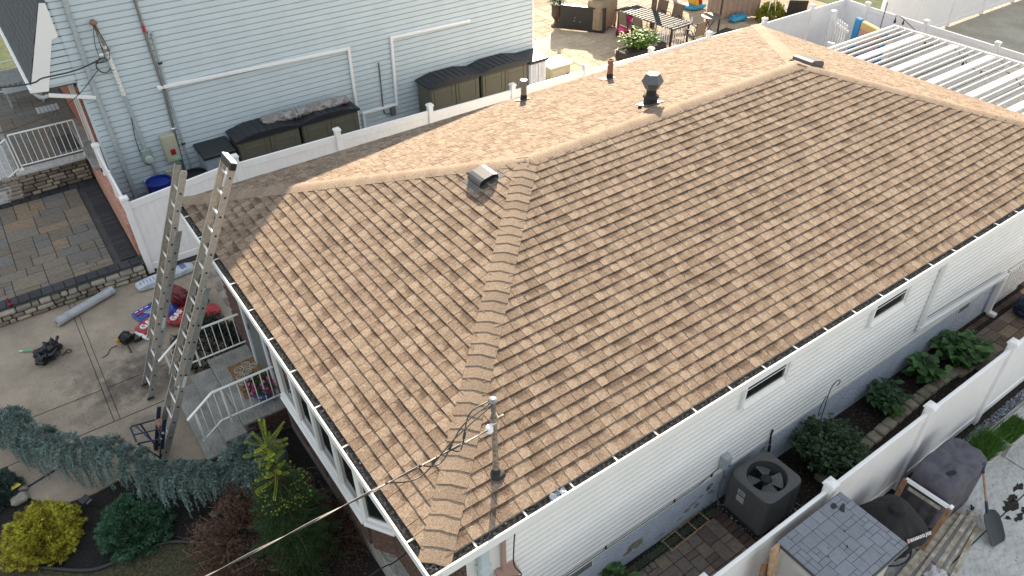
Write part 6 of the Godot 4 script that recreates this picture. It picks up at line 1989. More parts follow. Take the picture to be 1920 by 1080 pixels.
# ---------------------------------------------------------------- leafy plants
func leaf(m: MB, p: Vector3, d: Vector3, up: Vector3, ln: float, w: float):
	# pointed leaf of six triangles, folded along the midrib
	var s := d.cross(up).normalized()
	var n := s.cross(d).normalized()
	var a := p
	var c := p + d * ln * 0.45 - n * ln * 0.03
	var t := p + d * ln - n * ln * 0.22
	var l1 := p + d * ln * 0.16 + s * w * 0.42 + n * w * 0.10
	var l2 := p + d * ln * 0.55 + s * w * 0.46 + n * w * 0.08
	var r1 := p + d * ln * 0.16 - s * w * 0.42 + n * w * 0.10
	var r2 := p + d * ln * 0.55 - s * w * 0.46 + n * w * 0.08
	m.tri(a, l1, c); m.tri(l1, l2, c); m.tri(l2, t, c)
	m.tri(a, c, r1); m.tri(r1, c, r2); m.tri(r2, c, t)

func leafy_plant(called: String, label: String, at: Vector3, rad: float, h: float, stems: int, per: int, ln: float, w: float, cols: Array, group := "") -> Node3D:
	var o := thing(called, label, "plant", at, 0.0, group)
	var lm := MB.new(); lm.use_c = true
	var sm := MB.new()
	for s in stems:
		var a := TAU * s / stems + rnd(-0.4, 0.4)
		var rr := rad * sqrt(rng.randf()) * 0.85
		var top := Vector3(cos(a) * rr, h * rnd(0.55, 1.0) * (1.0 - 0.4 * pow(rr / rad, 2)), sin(a) * rr)
		var base := Vector3(cos(a) * rr * 0.3, 0, sin(a) * rr * 0.3)
		var mid := base.lerp(top, 0.5) + Vector3(0, h * 0.1, 0)
		sm.tube(curve([base, mid, top], 3), [0.009, 0.009, 0.008, 0.007, 0.006, 0.005, 0.004], 5, false)
		for k in per:
			var t := 0.25 + 0.75 * (k + rng.randf()) / per
			var p := base.lerp(mid, t * 2) if t < 0.5 else mid.lerp(top, t * 2 - 1)
			var an := rnd(0, TAU)
			var d := Vector3(cos(an), rnd(-0.15, 0.45), sin(an)).normalized()
			lm.col = cols[rng.randi() % cols.size()] * rnd(0.75, 1.25)
			var sc := rnd(0.6, 1.1)
			var st := p + d * ln * 0.35
			sm.tube([p, st], 0.0025, 3, false)
			leaf(lm, st, d, (Vector3.UP + rv(0.35)).normalized(), ln * sc, w * sc)
	part("leaves", lm, vcol(0.6, 0.3), o)
	part("stem", sm, plain(Color(0.06, 0.10, 0.03), 0.8), o)
	return o

# ---------------------------------------------------------------- passage between the house and the side fence
func build_side_alley():
	# paved corner in front of the condenser
	var base := setting("paved_corner", span(Vector3(1.2, -0.05, -0.24), Vector3(4.86, -0.012, 1.1)), M.soil)
	var bt := rough_mat(90, Color(0.8, 0.8, 0.8), 0.16, 0.5, 0.9, 0.12, 0.01, 0.6, 0.0, 6.0)
	var browns := [tint(bt, Color(0.20, 0.145, 0.115)), tint(bt, Color(0.26, 0.205, 0.165)), tint(bt, Color(0.165, 0.12, 0.10)), tint(bt, Color(0.29, 0.22, 0.165)), tint(bt, Color(0.22, 0.18, 0.155))]
	var edge := [tint(bt, Color(0.09, 0.055, 0.045)), tint(bt, Color(0.11, 0.07, 0.055))]
	pavers(base, "paver", 1.35, -0.10, 0.105, 32, 11, [[2, 2], [3, 2], [2, 1], [3, 2], [2, 3], [1, 1], [2, 2]], 0.012, 0.008, browns)
	var em := bx(Vector3.ZERO, Vector3(0.2, 0.06, 0.1), 0.006).mesh()
	for i in 11:
		var o := part("edge_paver", em, edge[rng.randi() % 2], base); o.position = Vector3(4.80, -0.01, -0.12 + i * 0.108); 
	for i in 17:
		var o := part("edge_paver", em, edge[rng.randi() % 2], base); o.position = Vector3(1.45 + i * 0.206, -0.012, -0.17)
	# paved path further along
	var b2 := setting("paved_path", span(Vector3(11.0, -0.05, -0.26), Vector3(16.2, -0.012, 1.1)), M.soil)
	pavers(b2, "paver", 11.05, -0.02, 0.11, 46, 10, [[3, 2], [2, 2], [4, 2], [3, 1], [2, 1]], 0.012, 0.008, browns)
	for i in 25:
		var o := part("edge_paver", em, edge[rng.randi() % 2], b2); o.position = Vector3(11.1 + i * 0.206, -0.012, -0.16)
	# gravel round the condenser
	var gp := PackedVector2Array([Vector2(4.90, -0.26), Vector2(6.0, -0.26), Vector2(6.0, 1.05), Vector2(4.90, 1.05)])
	var gv := part("gravel", scatter_chips(gp, 1500, 0.018, [Color(0.30, 0.28, 0.25), Color(0.42, 0.40, 0.37), Color(0.10, 0.08, 0.07), Color(0.05, 0.04, 0.035)], -0.02), vcol(0.95), null, "stuff")
	tag(gv, "pale gravel and soil round the condenser", "gravel")
	var bm := PackedVector2Array([Vector2(6.0, -0.26), Vector2(11.0, -0.26), Vector2(11.0, 1.05), Vector2(6.0, 1.05)])
	var sl := part("garden_mulch", scatter_chips(bm, 7000, 0.020, [Color(0.025, 0.018, 0.014), Color(0.05, 0.032, 0.025), Color(0.014, 0.011, 0.009), Color(0.11, 0.075, 0.06)], -0.02), vcol(1.0), null, "stuff")
	tag(sl, "brown wood mulch in the side garden bed", "mulch")
	# edging stones
	var stm := [tint(M.concrete_step, Color(0.95, 0.85, 0.68)), tint(M.concrete_step, Color(0.8, 0.72, 0.58)), tint(M.concrete_step, Color(1.05, 0.97, 0.8))]
	var edging := thing("stone_edging", "row of tan cobble stones edging the side garden bed", "edging", Vector3.ZERO)
	var i := 0
	var x := 6.55
	while x < 11.0:
		var w := rnd(0.20, 0.25)
		var m := MB.new()
		m.box(Vector3(x + w / 2, 0.03 + rnd(-0.008, 0.012), 0.36 + 0.05 * sin(x * 1.1) + (0.06 if x > 10.4 else 0.0)), Vector3(w - 0.02, 0.11, 0.20), Basis(Vector3.UP, rnd(-0.12, 0.12)) * Basis(Vector3.RIGHT, rnd(-0.06, 0.06)), 0.022)
		part("stone", m, stm[rng.randi() % 3], edging)
		x += w
		i += 1
	condenser()
	# disconnect box with whip
	var db := thing("disconnect_box", "grey electrical disconnect box on the white siding above the condenser", "box", Vector3(4.84, 0.98, WALL_Z))
	part("enclosure", bx(Vector3(0, 0.13, 0.06), Vector3(0.14, 0.26, 0.11), 0.012), M.pipe_grey, db)
	part("cover", bx(Vector3(0.0, 0.14, 0.122), Vector3(0.12, 0.20, 0.014), 0.005), M.pipe_grey, db)
	part("sticker", bx(Vector3(0.02, 0.08, 0.131), Vector3(0.06, 0.04, 0.004)), plain(Color(0.08, 0.14, 0.4), 0.5), db)
	part("whip", tb(curve([Vector3(0.03, 0.0, 0.07), Vector3(0.01, -0.25, 0.08), Vector3(-0.02, -0.6, 0.09), Vector3(0.04, -0.85, 0.13), Vector3(0.18, -0.88, 0.17), Vector3(0.30, -0.78, 0.2)]), 0.014, 8), M.grey_metal, db)
	# refrigerant line cover
	var lc := thing("line_set_pipe", "upright black insulated pipe on the foundation beside the condenser", "pipe", Vector3(6.0, 0, WALL_Z))
	part("insulated_pipe", tb([Vector3(0, 0.1, 0.05), Vector3(-0.01, 0.62, 0.04)], 0.024, 8), M.rubber, lc)
	part("pipe", tb(curve([Vector3(-0.01, 0.6, 0.04), Vector3(-0.05, 0.90, 0.03), Vector3(-0.02, 0.98, 0.02), Vector3(0.0, 0.92, -0.01)]), 0.014, 8), M.black, lc)
	part("fastener", bx(Vector3(-0.02, 0.7, 0.03), Vector3(0.06, 0.02, 0.04), 0.004), M.galv, lc)
	# shepherd's hook
	var hk := thing("plant_hook", "black double shepherd's hook standing in the side garden", "hook", Vector3(6.92, 0, -0.02))
	part("stake", tb([Vector3(0, 0, 0), Vector3(0.0, 1.35, -0.04)], 0.007, 6), M.black, hk)
	part("hook", tb(curve([Vector3(0, 1.3, -0.04), Vector3(0.02, 1.50, -0.04), Vector3(0.10, 1.60, -0.03), Vector3(0.17, 1.58, -0.02), Vector3(0.17, 1.50, -0.02), Vector3(0.13, 1.49, -0.02)]), 0.007, 6), M.black, hk)
	part("hook", tb(curve([Vector3(0, 1.32, -0.04), Vector3(-0.10, 1.36, -0.02), Vector3(-0.20, 1.25, 0.0), Vector3(-0.21, 1.08, 0.01), Vector3(-0.17, 1.05, 0.01), Vector3(-0.14, 1.09, 0.01)]), 0.007, 6), M.black, hk)
	# folded plant trellis on the ground
	var tr := thing("folding_trellis", "wooden trellis strips with green zigzag wire lying along the foundation", "trellis", Vector3(3.95, 0.03, -0.15), 0.05)
	for s in [[-0.02, -0.10, 1.0], [-0.02, 0.10, 1.0]]:
		part("slat", bx(Vector3(0.22, 0.012, s[1]), Vector3(0.86, 0.015, 0.022), 0.003), M.wood, tr)
	for k in 4: part("rung", bx(Vector3(-0.18 + k * 0.27, 0.022, 0), Vector3(0.022, 0.014, 0.22), 0.003), M.wood, tr)
	for r in 3:
		var zz := []
		for k in 40: zz.append(Vector3(-0.85 + k * 0.046, 0.03 + 0.012 * sin(k), -0.07 + r * 0.06 + (0.035 if k % 2 else -0.035)))
		part("zigzag_wire", tb(zz, 0.0055, 4), plain(Color(0.02, 0.14, 0.07), 0.5), tr)
	# planting
	var dk := [Color(0.018, 0.045, 0.018), Color(0.028, 0.065, 0.026), Color(0.014, 0.034, 0.016), Color(0.04, 0.08, 0.03)]
	var tm := leafy_plant("tomato_bush", "dense dark green tomato bush beside the condenser", Vector3(6.85, 0, 0.25), 0.66, 0.95, 120, 24, 0.085, 0.055, dk)
	var gl := [Color(0.04, 0.11, 0.025), Color(0.06, 0.15, 0.035), Color(0.03, 0.085, 0.02)]
	leafy_plant("pepper_plant", "low broad leaved plant between the tomato bush and the squash plants", Vector3(8.85, 0, 0.04), 0.42, 0.5, 26, 9, 0.14, 0.10, [Color(0.025, 0.07, 0.025), Color(0.04, 0.10, 0.03), Color(0.018, 0.05, 0.02)])
	leafy_plant("pepper_plant", "yellow green young plant beside the stone edging", Vector3(8.75, 0, 0.26), 0.2, 0.3, 10, 6, 0.10, 0.06, [Color(0.10, 0.17, 0.03), Color(0.07, 0.14, 0.03)])
	leafy_plant("squash_plant", "squash plant with large leaves at the bare soil patch", Vector3(10.0, 0, 0.02), 0.36, 0.5, 14, 6, 0.20, 0.17, gl)
	leafy_plant("squash_plant", "big squash plant with large leaves at the end of the stone edging", Vector3(11.0, 0, 0.12), 0.56, 0.6, 30, 8, 0.20, 0.17, gl)
	leafy_plant("corner_plant", "bright green leafy plant at the foundation beside the paved corner", Vector3(2.72, 0, -0.12), 0.26, 0.42, 18, 8, 0.13, 0.065, [Color(0.035, 0.10, 0.02), Color(0.055, 0.14, 0.03), Color(0.025, 0.07, 0.018)])
	leafy_plant("weed", "small weed growing at the condenser's fence side", Vector3(5.25, 0, 0.66), 0.12, 0.16, 8, 4, 0.05, 0.03, gl)
	# dark bag at the end of the path
	var bg := single("navy_tote", pillow(Vector3(0.5, 0.5, 0.4), 71, 0.05, 0.6), M.navy, "dark navy bundle on the brown pavers at the end of the passage", "bag")
	bg.position = Vector3(13.35, 0.25, 0.22)
	var wf := thing("white_lattice", "white louvred panel against the house wall beyond the downspout", "panel", Vector3(13.75, 0.25, WALL_Z + 0.03))
	part("frame", bx(Vector3(0, 0.35, 0), Vector3(1.5, 0.75, 0.03), 0.006), M.white, wf)
	for k in 13: part("slat", bx(Vector3(-0.66 + k * 0.11, 0.35, 0.025), Vector3(0.05, 0.66, 0.02), 0.005), M.white, wf)

func condenser():
	var o := thing("air_conditioner", "dark grey square air conditioner condenser with top fan beside the house", "air conditioner", Vector3(5.35, 0, 0.19))
	var grey := rough_mat(91, Color(0.10, 0.103, 0.106), 0.06, 0.6, 0.5, 0.04)
	var hw := 0.39
	var H := 0.82
	part("pad", bx(Vector3(0, 0.02, 0), Vector3(0.76, 0.07, 0.70), 0.01), M.rubber, o)
	part("coil", bx(Vector3(0, 0.30, 0), Vector3(hw * 2 - 0.06, 0.44, 0.68), 0.03), M.black, o)
	# louvred sides
	for k in 24:
		var t := -0.31 + k * 0.027
		if k % 2: continue
		part("louvre", bx(Vector3(t, 0.42, 0.355), Vector3(0.032, 0.68, 0.02), 0.006), grey, o)
		part("louvre", bx(Vector3(hw - 0.022, 0.42, t), Vector3(0.02, 0.68, 0.032), 0.006), grey, o)
	part("side_panel", bx(Vector3(-hw + 0.02, 0.42, 0), Vector3(0.024, 0.70, 0.66), 0.006), grey, o)
	part("side_panel", bx(Vector3(-0.10, 0.42, 0.352), Vector3(0.5, 0.70, 0.024), 0.006), grey, o)
	part("side_panel", bx(Vector3(0, 0.42, -0.352), Vector3(0.7, 0.70, 0.024), 0.006), grey, o)
	for s in [[-1, -1], [-1, 1], [1, -1], [1, 1]]:
		var cp := MB.new(); cp.lathe(Vector3(s[0] * (hw - 0.06), 0.07, s[1] * (0.355 - 0.055)), [Vector2(0.062, 0), Vector2(0.062, 0.72)], 14); part("corner_post", cp, grey, o)
	# top: rounded square ring with a round opening
	var top := MB.new()
	var n := 48
	for i in n:
		var a0 := TAU * i / n; var a1 := TAU * (i + 1) / n
		var p := []
		for a in [a0, a1]:
			var c := cos(a); var s := sin(a)
			var k: float = 1.0 / pow(pow(absf(c), 7.0) + pow(absf(s), 7.0), 1.0 / 7.0)
			p.append([Vector3(c * k * (hw + 0.01), H - 0.06, s * k * 0.375), Vector3(c * k * (hw + 0.005), H - 0.015, s * k * 0.37), Vector3(c * k * (hw - 0.03), H, s * k * 0.335), Vector3(c * 0.315, H + 0.004, s * 0.30), Vector3(c * 0.30, H - 0.01, s * 0.285), Vector3(c * 0.295, H - 0.22, s * 0.28)])
		for j in 5: top.quad(p[1][j], p[0][j], p[0][j + 1], p[1][j + 1])
	part("top_cover", top, grey, o)
	part("fan_well", bx(Vector3(0, H - 0.26, 0), Vector3(0.62, 0.02, 0.6)), M.black, o)
	var hub := MB.new(); hub.lathe(Vector3(0, H - 0.09, 0), [Vector2(0.085, -0.06), Vector2(0.085, 0.02), Vector2(0.075, 0.035), Vector2(0, 0.04)], 20)
	var fan := part("fan_hub", hub, M.rubber, o)
	for k in 4:
		var m := MB.new()
		var a := TAU * k / 4.0 + 0.4
		for s in 5:
			var b0 := a + s * 0.20; var b1 := a + (s + 1) * 0.20
			var y0 := H - 0.13 + s * 0.014; var y1 := y0 + 0.014
			m.quad(Vector3(cos(b0) * 0.07, y0, -sin(b0) * 0.07), Vector3(cos(b0) * 0.265, y0 - 0.01, -sin(b0) * 0.25), Vector3(cos(b1) * 0.265, y1 - 0.01, -sin(b1) * 0.25), Vector3(cos(b1) * 0.07, y1, -sin(b1) * 0.07))
		part("fan_blade", m, plain(Color(0.13, 0.135, 0.14), 0.35), fan)
	# wire guard
	for r in [0.12, 0.18, 0.24, 0.29]:
		var rg := []
		for i in 33: rg.append(Vector3(cos(TAU * i / 32.0) * r, H - 0.03, sin(TAU * i / 32.0) * r * 0.95))
		part("guard_ring", tb(rg, 0.0025, 4), M.black, o)
	for q in [[0.60, 0.09], [0.46, 0.12]]:
		part("label", bx(Vector3(-hw + 0.006, q[0], 0.02 - 0.12), Vector3(0.003, q[1], 0.13), 0.0005), plain(Color(0.45, 0.45, 0.45), 0.5), o)
	for r in 3: part("label_print", bx(Vector3(-hw + 0.004, 0.62 - r * 0.02, -0.10), Vector3(0.003, 0.006, 0.09)), plain(Color(0.05, 0.05, 0.05), 0.5), o)

# ---------------------------------------------------------------- concrete yard beyond the side fence
func draped(size: Vector3, hem: float, seed_: int, mat: Material, parent: Node, called := "cover", shoulders := 0.16, folds := 0.05):
	# fitted cloth cover: rounded top, skirt with hanging folds
	var nz := FastNoiseLite.new(); nz.seed = seed_; nz.frequency = 1.2; nz.fractal_octaves = 3
	var m := MB.new()
	var nu := 72
	var lv := [[1.0, 0.0, 1.0], [1.0, 0.16, 0.9], [1.0, 0.34, 0.7], [1.0, 0.52, 0.45], [1.0, 0.68, 0.25], [1.0, 0.80, 0.12], [0.985, 0.88, 0.06], [0.94, 0.945, 0.03], [0.86, 0.985, 0.02], [0.70, 1.0, 0.02], [0.35, 1.01, 0.02], [0.0, 1.012, 0.0]]
	var P := []
	for l in lv:
		var row := []
		for i in nu:
			var a := TAU * i / nu
			var c := cos(a); var s := sin(a)
			var k: float = 1.0 / pow(pow(absf(c), 6.0) + pow(absf(s), 6.0), 1.0 / 6.0)
			var fo: float = 1.0 + folds * l[2] * (nz.get_noise_2d(a * 6.0, 3.0) * 1.6 + 0.5 * sin(a * 11.0 + 2.0 * nz.get_noise_2d(a * 2, 8)))
			var y: float = hem + (size.y - hem) * l[1] + 0.02 * l[2] * nz.get_noise_2d(a * 4.0, 40.0)
			var w := nz.get_noise_2d(c * l[0] * 1.6 + 20, s * l[0] * 1.6 + l[1] * 1.5) * 0.05
			row.append(Vector3(c * k * l[0] * fo * size.x / 2, y + w, s * k * l[0] * fo * size.z / 2))
		P.append(row)
	var NN := []
	for j in lv.size():
		var row := []
		for i in nu:
			var du: Vector3 = P[j][(i + 1) % nu] - P[j][(i + nu - 1) % nu]
			var dv: Vector3 = P[mini(j + 1, lv.size() - 1)][i] - P[maxi(j - 1, 0)][i]
			var nn := dv.cross(du)
			row.append(Vector3.UP if j >= lv.size() - 2 or nn.length() < 1e-7 else nn.normalized())
		NN.append(row)
	for j in lv.size() - 1:
		for i in nu:
			var i2 := (i + 1) % nu
			var na: Vector3 = NN[j][i]; var nb: Vector3 = NN[j + 1][i]; var nc: Vector3 = NN[j + 1][i2]; var ne: Vector3 = NN[j][i2]
			m.quadn(P[j][i], P[j + 1][i], P[j + 1][i2], P[j][i2], na, nb, nc, ne)
	return part(called, m, mat, parent)

func build_right_yard():
	# ---- tall resin shed with paving-like lid tiles
	var sh := thing("resin_shed", "pinkish resin shed with grey tiled lid standing against the side fence", "shed", Vector3(4.58, 0, 1.72))
	var pink := rough_mat(95, Color(0.52, 0.45, 0.41), 0.04, 0.8, 0.6, 0.02)
	part("body", bx(Vector3(0, 0.83, 0.02), Vector3(1.16, 1.66, 0.84), 0.01), pink, sh)
	part("body_panel", bx(Vector3(-0.585, 0.83, 0.02), Vector3(0.012, 1.5, 0.7), 0.003), rough_mat(96, Color(0.45, 0.44, 0.42), 0.04, 0.8, 0.6, 0.02), sh)
	var lid := part("lid", bx(Vector3(0, 1.69, 0.03), Vector3(1.27, 0.05, 0.96), 0.008), plain(Color(0.045, 0.047, 0.052), 0.8), sh)
	var lt := rough_mat(97, Color(0.8, 0.8, 0.8), 0.06, 0.4, 0.75, 0.06, 0.01, 0.3)
	var lm := [tint(lt, Color(0.25, 0.262, 0.30)), tint(lt, Color(0.265, 0.275, 0.315)), tint(lt, Color(0.235, 0.248, 0.285))]
	var cell := 0.0785
	for q in ashlar(16, 12, [[3, 2], [2, 2], [3, 2], [2, 1], [1, 2], [2, 2], [1, 1]]):
		var w: float = (q[2] - q[0]) * cell - 0.005
		var d: float = (q[3] - q[1]) * cell - 0.005
		part("tile", bx(Vector3(-0.628 + (q[0] + q[2]) * 0.5 * cell, 1.718, -0.44 + (q[1] + q[3]) * 0.5 * cell), Vector3(w, 0.014, d), 0.003), lm[rng.randi() % 3], lid)
	part("trim", bx(Vector3(0, 1.66, 0.515), Vector3(1.27, 0.03, 0.012), 0.002), plain(Color(0.16, 0.165, 0.18), 0.6), lid)
	part("latch", bx(Vector3(0.60, 1.63, 0.46), Vector3(0.03, 0.05, 0.03), 0.006), M.white, sh)
	for q in [[0.42, 1.731, -0.27, 0.09, 0.035, 0.5], [0.16, 1.731, -0.05, 0.02, 0.012, 0.0], [0.36, 1.731, -0.36, 0.05, 0.05, 1.1], [0.0, 1.731, 0.1, 0.022, 0.010, 0.4], [-0.2, 1.731, -0.02, 0.012, 0.009, 0], [-0.3, 1.731, 0.05, 0.014, 0.009, 0]]:
		var poly := []
		for k in 9: poly.append(Vector2(cos(TAU * k / 9.0) * q[3] * rnd(0.6, 1.2), sin(TAU * k / 9.0) * q[4] * rnd(0.6, 1.2)).rotated(q[5]))
		var m := MB.new(); m.plate(poly, Vector3(4.58, 0, 1.72) + Vector3(q[0], q[1], q[2]), Vector3(1, 0, 0), Vector3(0, 0, -1), 0.004)
		single("shingle_scrap", m, M.rubber, ("long curved black shingle scrap on the shed's grey lid tiles" if q[3] > 0.06 else "triangular black shingle scrap at the shed lid's corner") if q[3] > 0.04 else "tiny black shingle crumb on the shed's grey lid tiles", "scrap", "large scraps on the shed lid" if q[3] > 0.04 else "crumbs on the shed lid")
	# timbers leaning between shed and fence
	for q in [[Vector3(3.80, 0.0, 1.62), Vector3(3.72, 1.95, 1.38), 0.14, 0.035, M.wood, "wide tan timber leaning in the gap between shed and fence"], [Vector3(3.70, 0.0, 1.50), Vector3(3.66, 1.62, 1.36), 0.10, 0.04, M.wood_dark, "narrow dark timber leaning behind the wide tan one"], [Vector3(3.96, 0.0, 1.95), Vector3(3.90, 1.5, 1.70), 0.09, 0.03, M.wood, "short tan board leaning on the shed's side panel"]]:
		var m := MB.new(); m.bar(q[0], q[1], q[2], q[3], Vector3(0, 0, 1), 0.004)
		single("leaning_timber", m, q[4], q[5], "timber", "timbers leaning by the shed")
	# ---- covered kamado grill
	var km := thing("covered_round_grill", "round grill under a black cover with white lettering beside the resin shed", "grill", Vector3(6.16, 0, 1.70), -0.26)
	var blk := rough_mat(98, Color(0.005, 0.005, 0.0055), 0.1, 0.5, 0.75, 0.06)
	var cv := MB.new()
	var nz := FastNoiseLite.new(); nz.seed = 4; nz.frequency = 1.1; nz.fractal_octaves = 3
	var prof := [Vector2(0.34, 0.30), Vector2(0.34, 0.45), Vector2(0.37, 0.60), Vector2(0.43, 0.68), Vector2(0.43, 0.74), Vector2(0.385, 0.84), Vector2(0.31, 0.93), Vector2(0.22, 1.0), Vector2(0.13, 1.04), Vector2(0.11, 1.11), Vector2(0.06, 1.14), Vector2(0, 1.145)]
	var P := []
	for q in prof:
		var row := []
		for i in 48:
			var a := TAU * i / 48.0
			var k := 1.0 + 0.10 * nz.get_noise_3d(cos(a) * 2, q.y * 2.5, sin(a) * 2)
			k /= pow(pow(absf(cos(a)), 4.0) + pow(absf(sin(a)), 4.0), 0.25) if q.x > 0.14 else 1.0
			row.append(Vector3(cos(a) * q.x * k, q.y, sin(a) * q.x * k * 0.92))
		P.append(row)
	for j in P.size() - 1:
		for i in 48: cv.quad(P[j][i], P[j + 1][i], P[j + 1][(i + 1) % 48], P[j][(i + 1) % 48])
	part("cover", cv, blk, km)
	part("hem", tb(ring(0.39, 0.30, 32), 0.012, 5), blk, km)
	for a in 4:
		part("leg", bx(Vector3(cos(a * PI / 2 + 0.6) * 0.27, 0.16, sin(a * PI / 2 + 0.6) * 0.27), Vector3(0.035, 0.32, 0.035), 0.004), M.black, km)
	var wm := plain(Color(0.66, 0.66, 0.66), 0.6)
	# lettering follows the cover, facing the camera side of the yard
	var tn := Vector3(0, 0.64, 0.77)
	words("KAMADO JOE", 0.058, wm, km, Vector3(0.12, 0.868, 0.372), Basis(Vector3.RIGHT, tn.cross(Vector3.RIGHT), tn), 0.012)
	part("emblem", bx(Vector3(-0.085, 0.868, 0.370), Vector3(0.04, 0.06, 0.014), 0.006, Basis(Vector3.RIGHT, tn.cross(Vector3.RIGHT), tn)), plain(Color(0.5, 0.26, 0.26), 0.6), km)
	# ---- big covered gas grill
	var gg := thing("covered_grill", "large gas grill under a faded purple grey fabric cover against the fence", "grill", Vector3(7.64, 0, 1.68))
	var pur := three_mat(99, Color(0.060, 0.056, 0.070), Color(0.082, 0.078, 0.096), Color(0.10, 0.096, 0.115), 0.9, 0.8, 0.05)
	draped(Vector3(1.10, 1.0, 0.62), 0.10, 15, pur, gg)
	part("vent_flap", bx(Vector3(-0.35, 1.035, 0.1), Vector3(0.16, 0.012, 0.05), 0.004, Basis(Vector3.UP, -0.3)), blk, gg).position = Vector3(0.08, -0.01, 0)
	part("hem", tb(ring2(0.55, 0.31, 0.10, 40), 0.012, 5), plain(Color(0.06, 0.04, 0.05), 0.8), gg)
	part("caster", bx(Vector3(0.5, 0.04, 0.25), Vector3(0.06, 0.08, 0.06), 0.01), M.black, gg)
	part("caster", bx(Vector3(-0.5, 0.04, 0.25), Vector3(0.06, 0.08, 0.06), 0.01), M.black, gg)
	# ---- wooden frame leaning on the cover
	var fr := thing("wooden_frame", "open wooden frame with a white top bar leaning on the purple grey cover", "frame", Vector3.ZERO)
	var A := Vector3(6.67, 0.02, 1.45); var B := Vector3(6.69, 0.02, 2.06); var C := Vector3(7.02, 0.78, 2.06); var D := Vector3(6.98, 0.78, 1.40)
	for s in [[A, D, M.wood_dark, 0.07, 0.045, "side_bar"], [B, C, M.wood_dark, 0.07, 0.045, "side_bar"], [D, C, M.white, 0.06, 0.04, "top_bar"], [D.lerp(A, 0.12) + Vector3(0, 0, 0.08), C.lerp(B, 0.12) - Vector3(0, 0, 0.1), M.wood_old, 0.05, 0.03, "inner_bar"], [A.lerp(D, 0.3), B.lerp(C, 0.3), M.wood_old, 0.04, 0.03, "cross_bar"]]:
		var m := MB.new(); m.bar(s[0], s[1], s[3], s[4], Vector3(1, -0.4, 0), 0.005); part(s[5], m, s[2], fr)
	part("white_cap", bx(C + Vector3(0.0, 0.03, 0.0), Vector3(0.07, 0.05, 0.05), 0.01), M.white, fr)
	# ---- weathered boards on the ground
	var bd := [[Vector3(5.95, 0.05, 2.16), Vector3(7.75, 0.06, 2.02), 0.12, "widest weathered board beside the wooden frame"], [Vector3(6.0, 0.06, 2.30), Vector3(7.75, 0.12, 2.09), 0.05, "narrow pale board next to the widest one"], [Vector3(6.15, 0.06, 2.42), Vector3(7.86, 0.13, 2.17), 0.065, "weathered board with peeling white paint in the board pile"], [Vector3(6.3, 0.05, 2.50), Vector3(7.92, 0.10, 2.25), 0.04, "thin pale batten touching the shovel blade"], [Vector3(6.55, 0.025, 2.58), Vector3(7.75, 0.03, 2.33), 0.06, "short outermost board on the open concrete"]]
	var wb := three_mat(131, Color(0.26, 0.21, 0.15), Color(0.38, 0.32, 0.24), Color(0.50, 0.46, 0.40), 0.7, 0.95, 0.06, 0.01, 0.3, 4.0)
	for q in bd:
		var m := MB.new(); m.bar(q[0], q[1], q[2], 0.04, Vector3.UP, 0.004)
		single("weathered_board", m, wb, q[3], "board", "weathered boards on the concrete")
	var pb := pillow(Vector3(0.26, 0.12, 0.24), 55, 0.07, 0.6)
	var plastic := single("plastic_bag", pb, plain(Color(0.48, 0.45, 0.46), 0.25), "crumpled clear plastic bag at the end of the weathered boards", "bag")
	plastic.position = Vector3(6.45, 0.1, 2.42)
	# ---- shovel
	var sv := thing("scoop_shovel", "black scoop shovel with wooden shaft and blue handle leaning on the covered grill", "shovel", Vector3.ZERO)
	var g0 := Vector3(7.95, 0.95, 1.95); var g1 := Vector3(7.90, 0.28, 2.30)
	var sd := (g1 - g0).normalized()
	part("shaft", tb([g0.lerp(g1, 0.14), g0.lerp(g1, 0.80)], 0.017, 10), M.wood, sv)
	part("socket", tb([g0.lerp(g1, 0.78), g0.lerp(g1, 1.04)], [0.021, 0.026], 10), M.navy, sv)
	part("handle", tb([g0.lerp(g1, 0.18), g0.lerp(g1, 0.06)], [0.02, 0.026], 8), M.navy, sv)
	var sx := sd.cross(Vector3.UP).normalized()
	part("grip", tb([g0 - sx * 0.06, g0 + sx * 0.06], 0.015, 8), M.navy, sv)
	for s in [-1, 1]: part("grip_arm", tb([g0.lerp(g1, 0.10), g0 + sx * 0.06 * s], 0.012, 6), M.navy, sv)
	var bl := MB.new()
	var e0 := g1; var e1 := Vector3(7.72, 0.03, 2.66)
	var bdv := (e1 - e0).normalized()
	var bn := sx.cross(bdv).normalized()
	if bn.y < 0: bn = -bn
	var rows := [[0.0, 0.05, 0.02], [0.08, 0.13, 0.035], [0.25, 0.165, 0.05], [0.6, 0.165, 0.045], [0.9, 0.155, 0.03], [1.0, 0.12, 0.02]]
	var R := []
	for q in rows:
		var row := []
		for k in 9:
			var t := -1.0 + k * 0.25
			row.append(e0.lerp(e1, q[0]) + sx * q[1] * t + bn * (q[2] * (t * t * t * t) - 0.01 + 0.05 * maxf(0, 0.15 - q[0])))
		R.append(row)
	for j in R.size() - 1:
		for k in 8:
			bl.quad(R[j][k], R[j][k + 1], R[j + 1][k + 1], R[j + 1][k])
			var dn := -bn * 0.005
			bl.quad(R[j][k] + dn, R[j + 1][k] + dn, R[j + 1][k + 1] + dn, R[j][k + 1] + dn)
	part("blade", bl, plain(Color(0.018, 0.022, 0.028), 0.45), sv)
	single("stray_screw", tb([Vector3(8.0, 0.02, 2.12), Vector3(8.06, 0.03, 2.06)], 0.014, 6), M.black, "small black strap end beside the shovel socket", "strap")
	single("trowel", bx(Vector3(7.83, 0.09, 2.12), Vector3(0.10, 0.012, 0.06), 0.004, Basis(Vector3.UP, 0.4)), M.grey_metal, "grey trowel blade on the end of the weathered boards", "trowel")
	# ---- long planters of chives
	planter(Vector3(9.05, 0, 1.64), 0.66, 0.36, 0.22, "white trough of green chives beside the covered grill", 0.30)
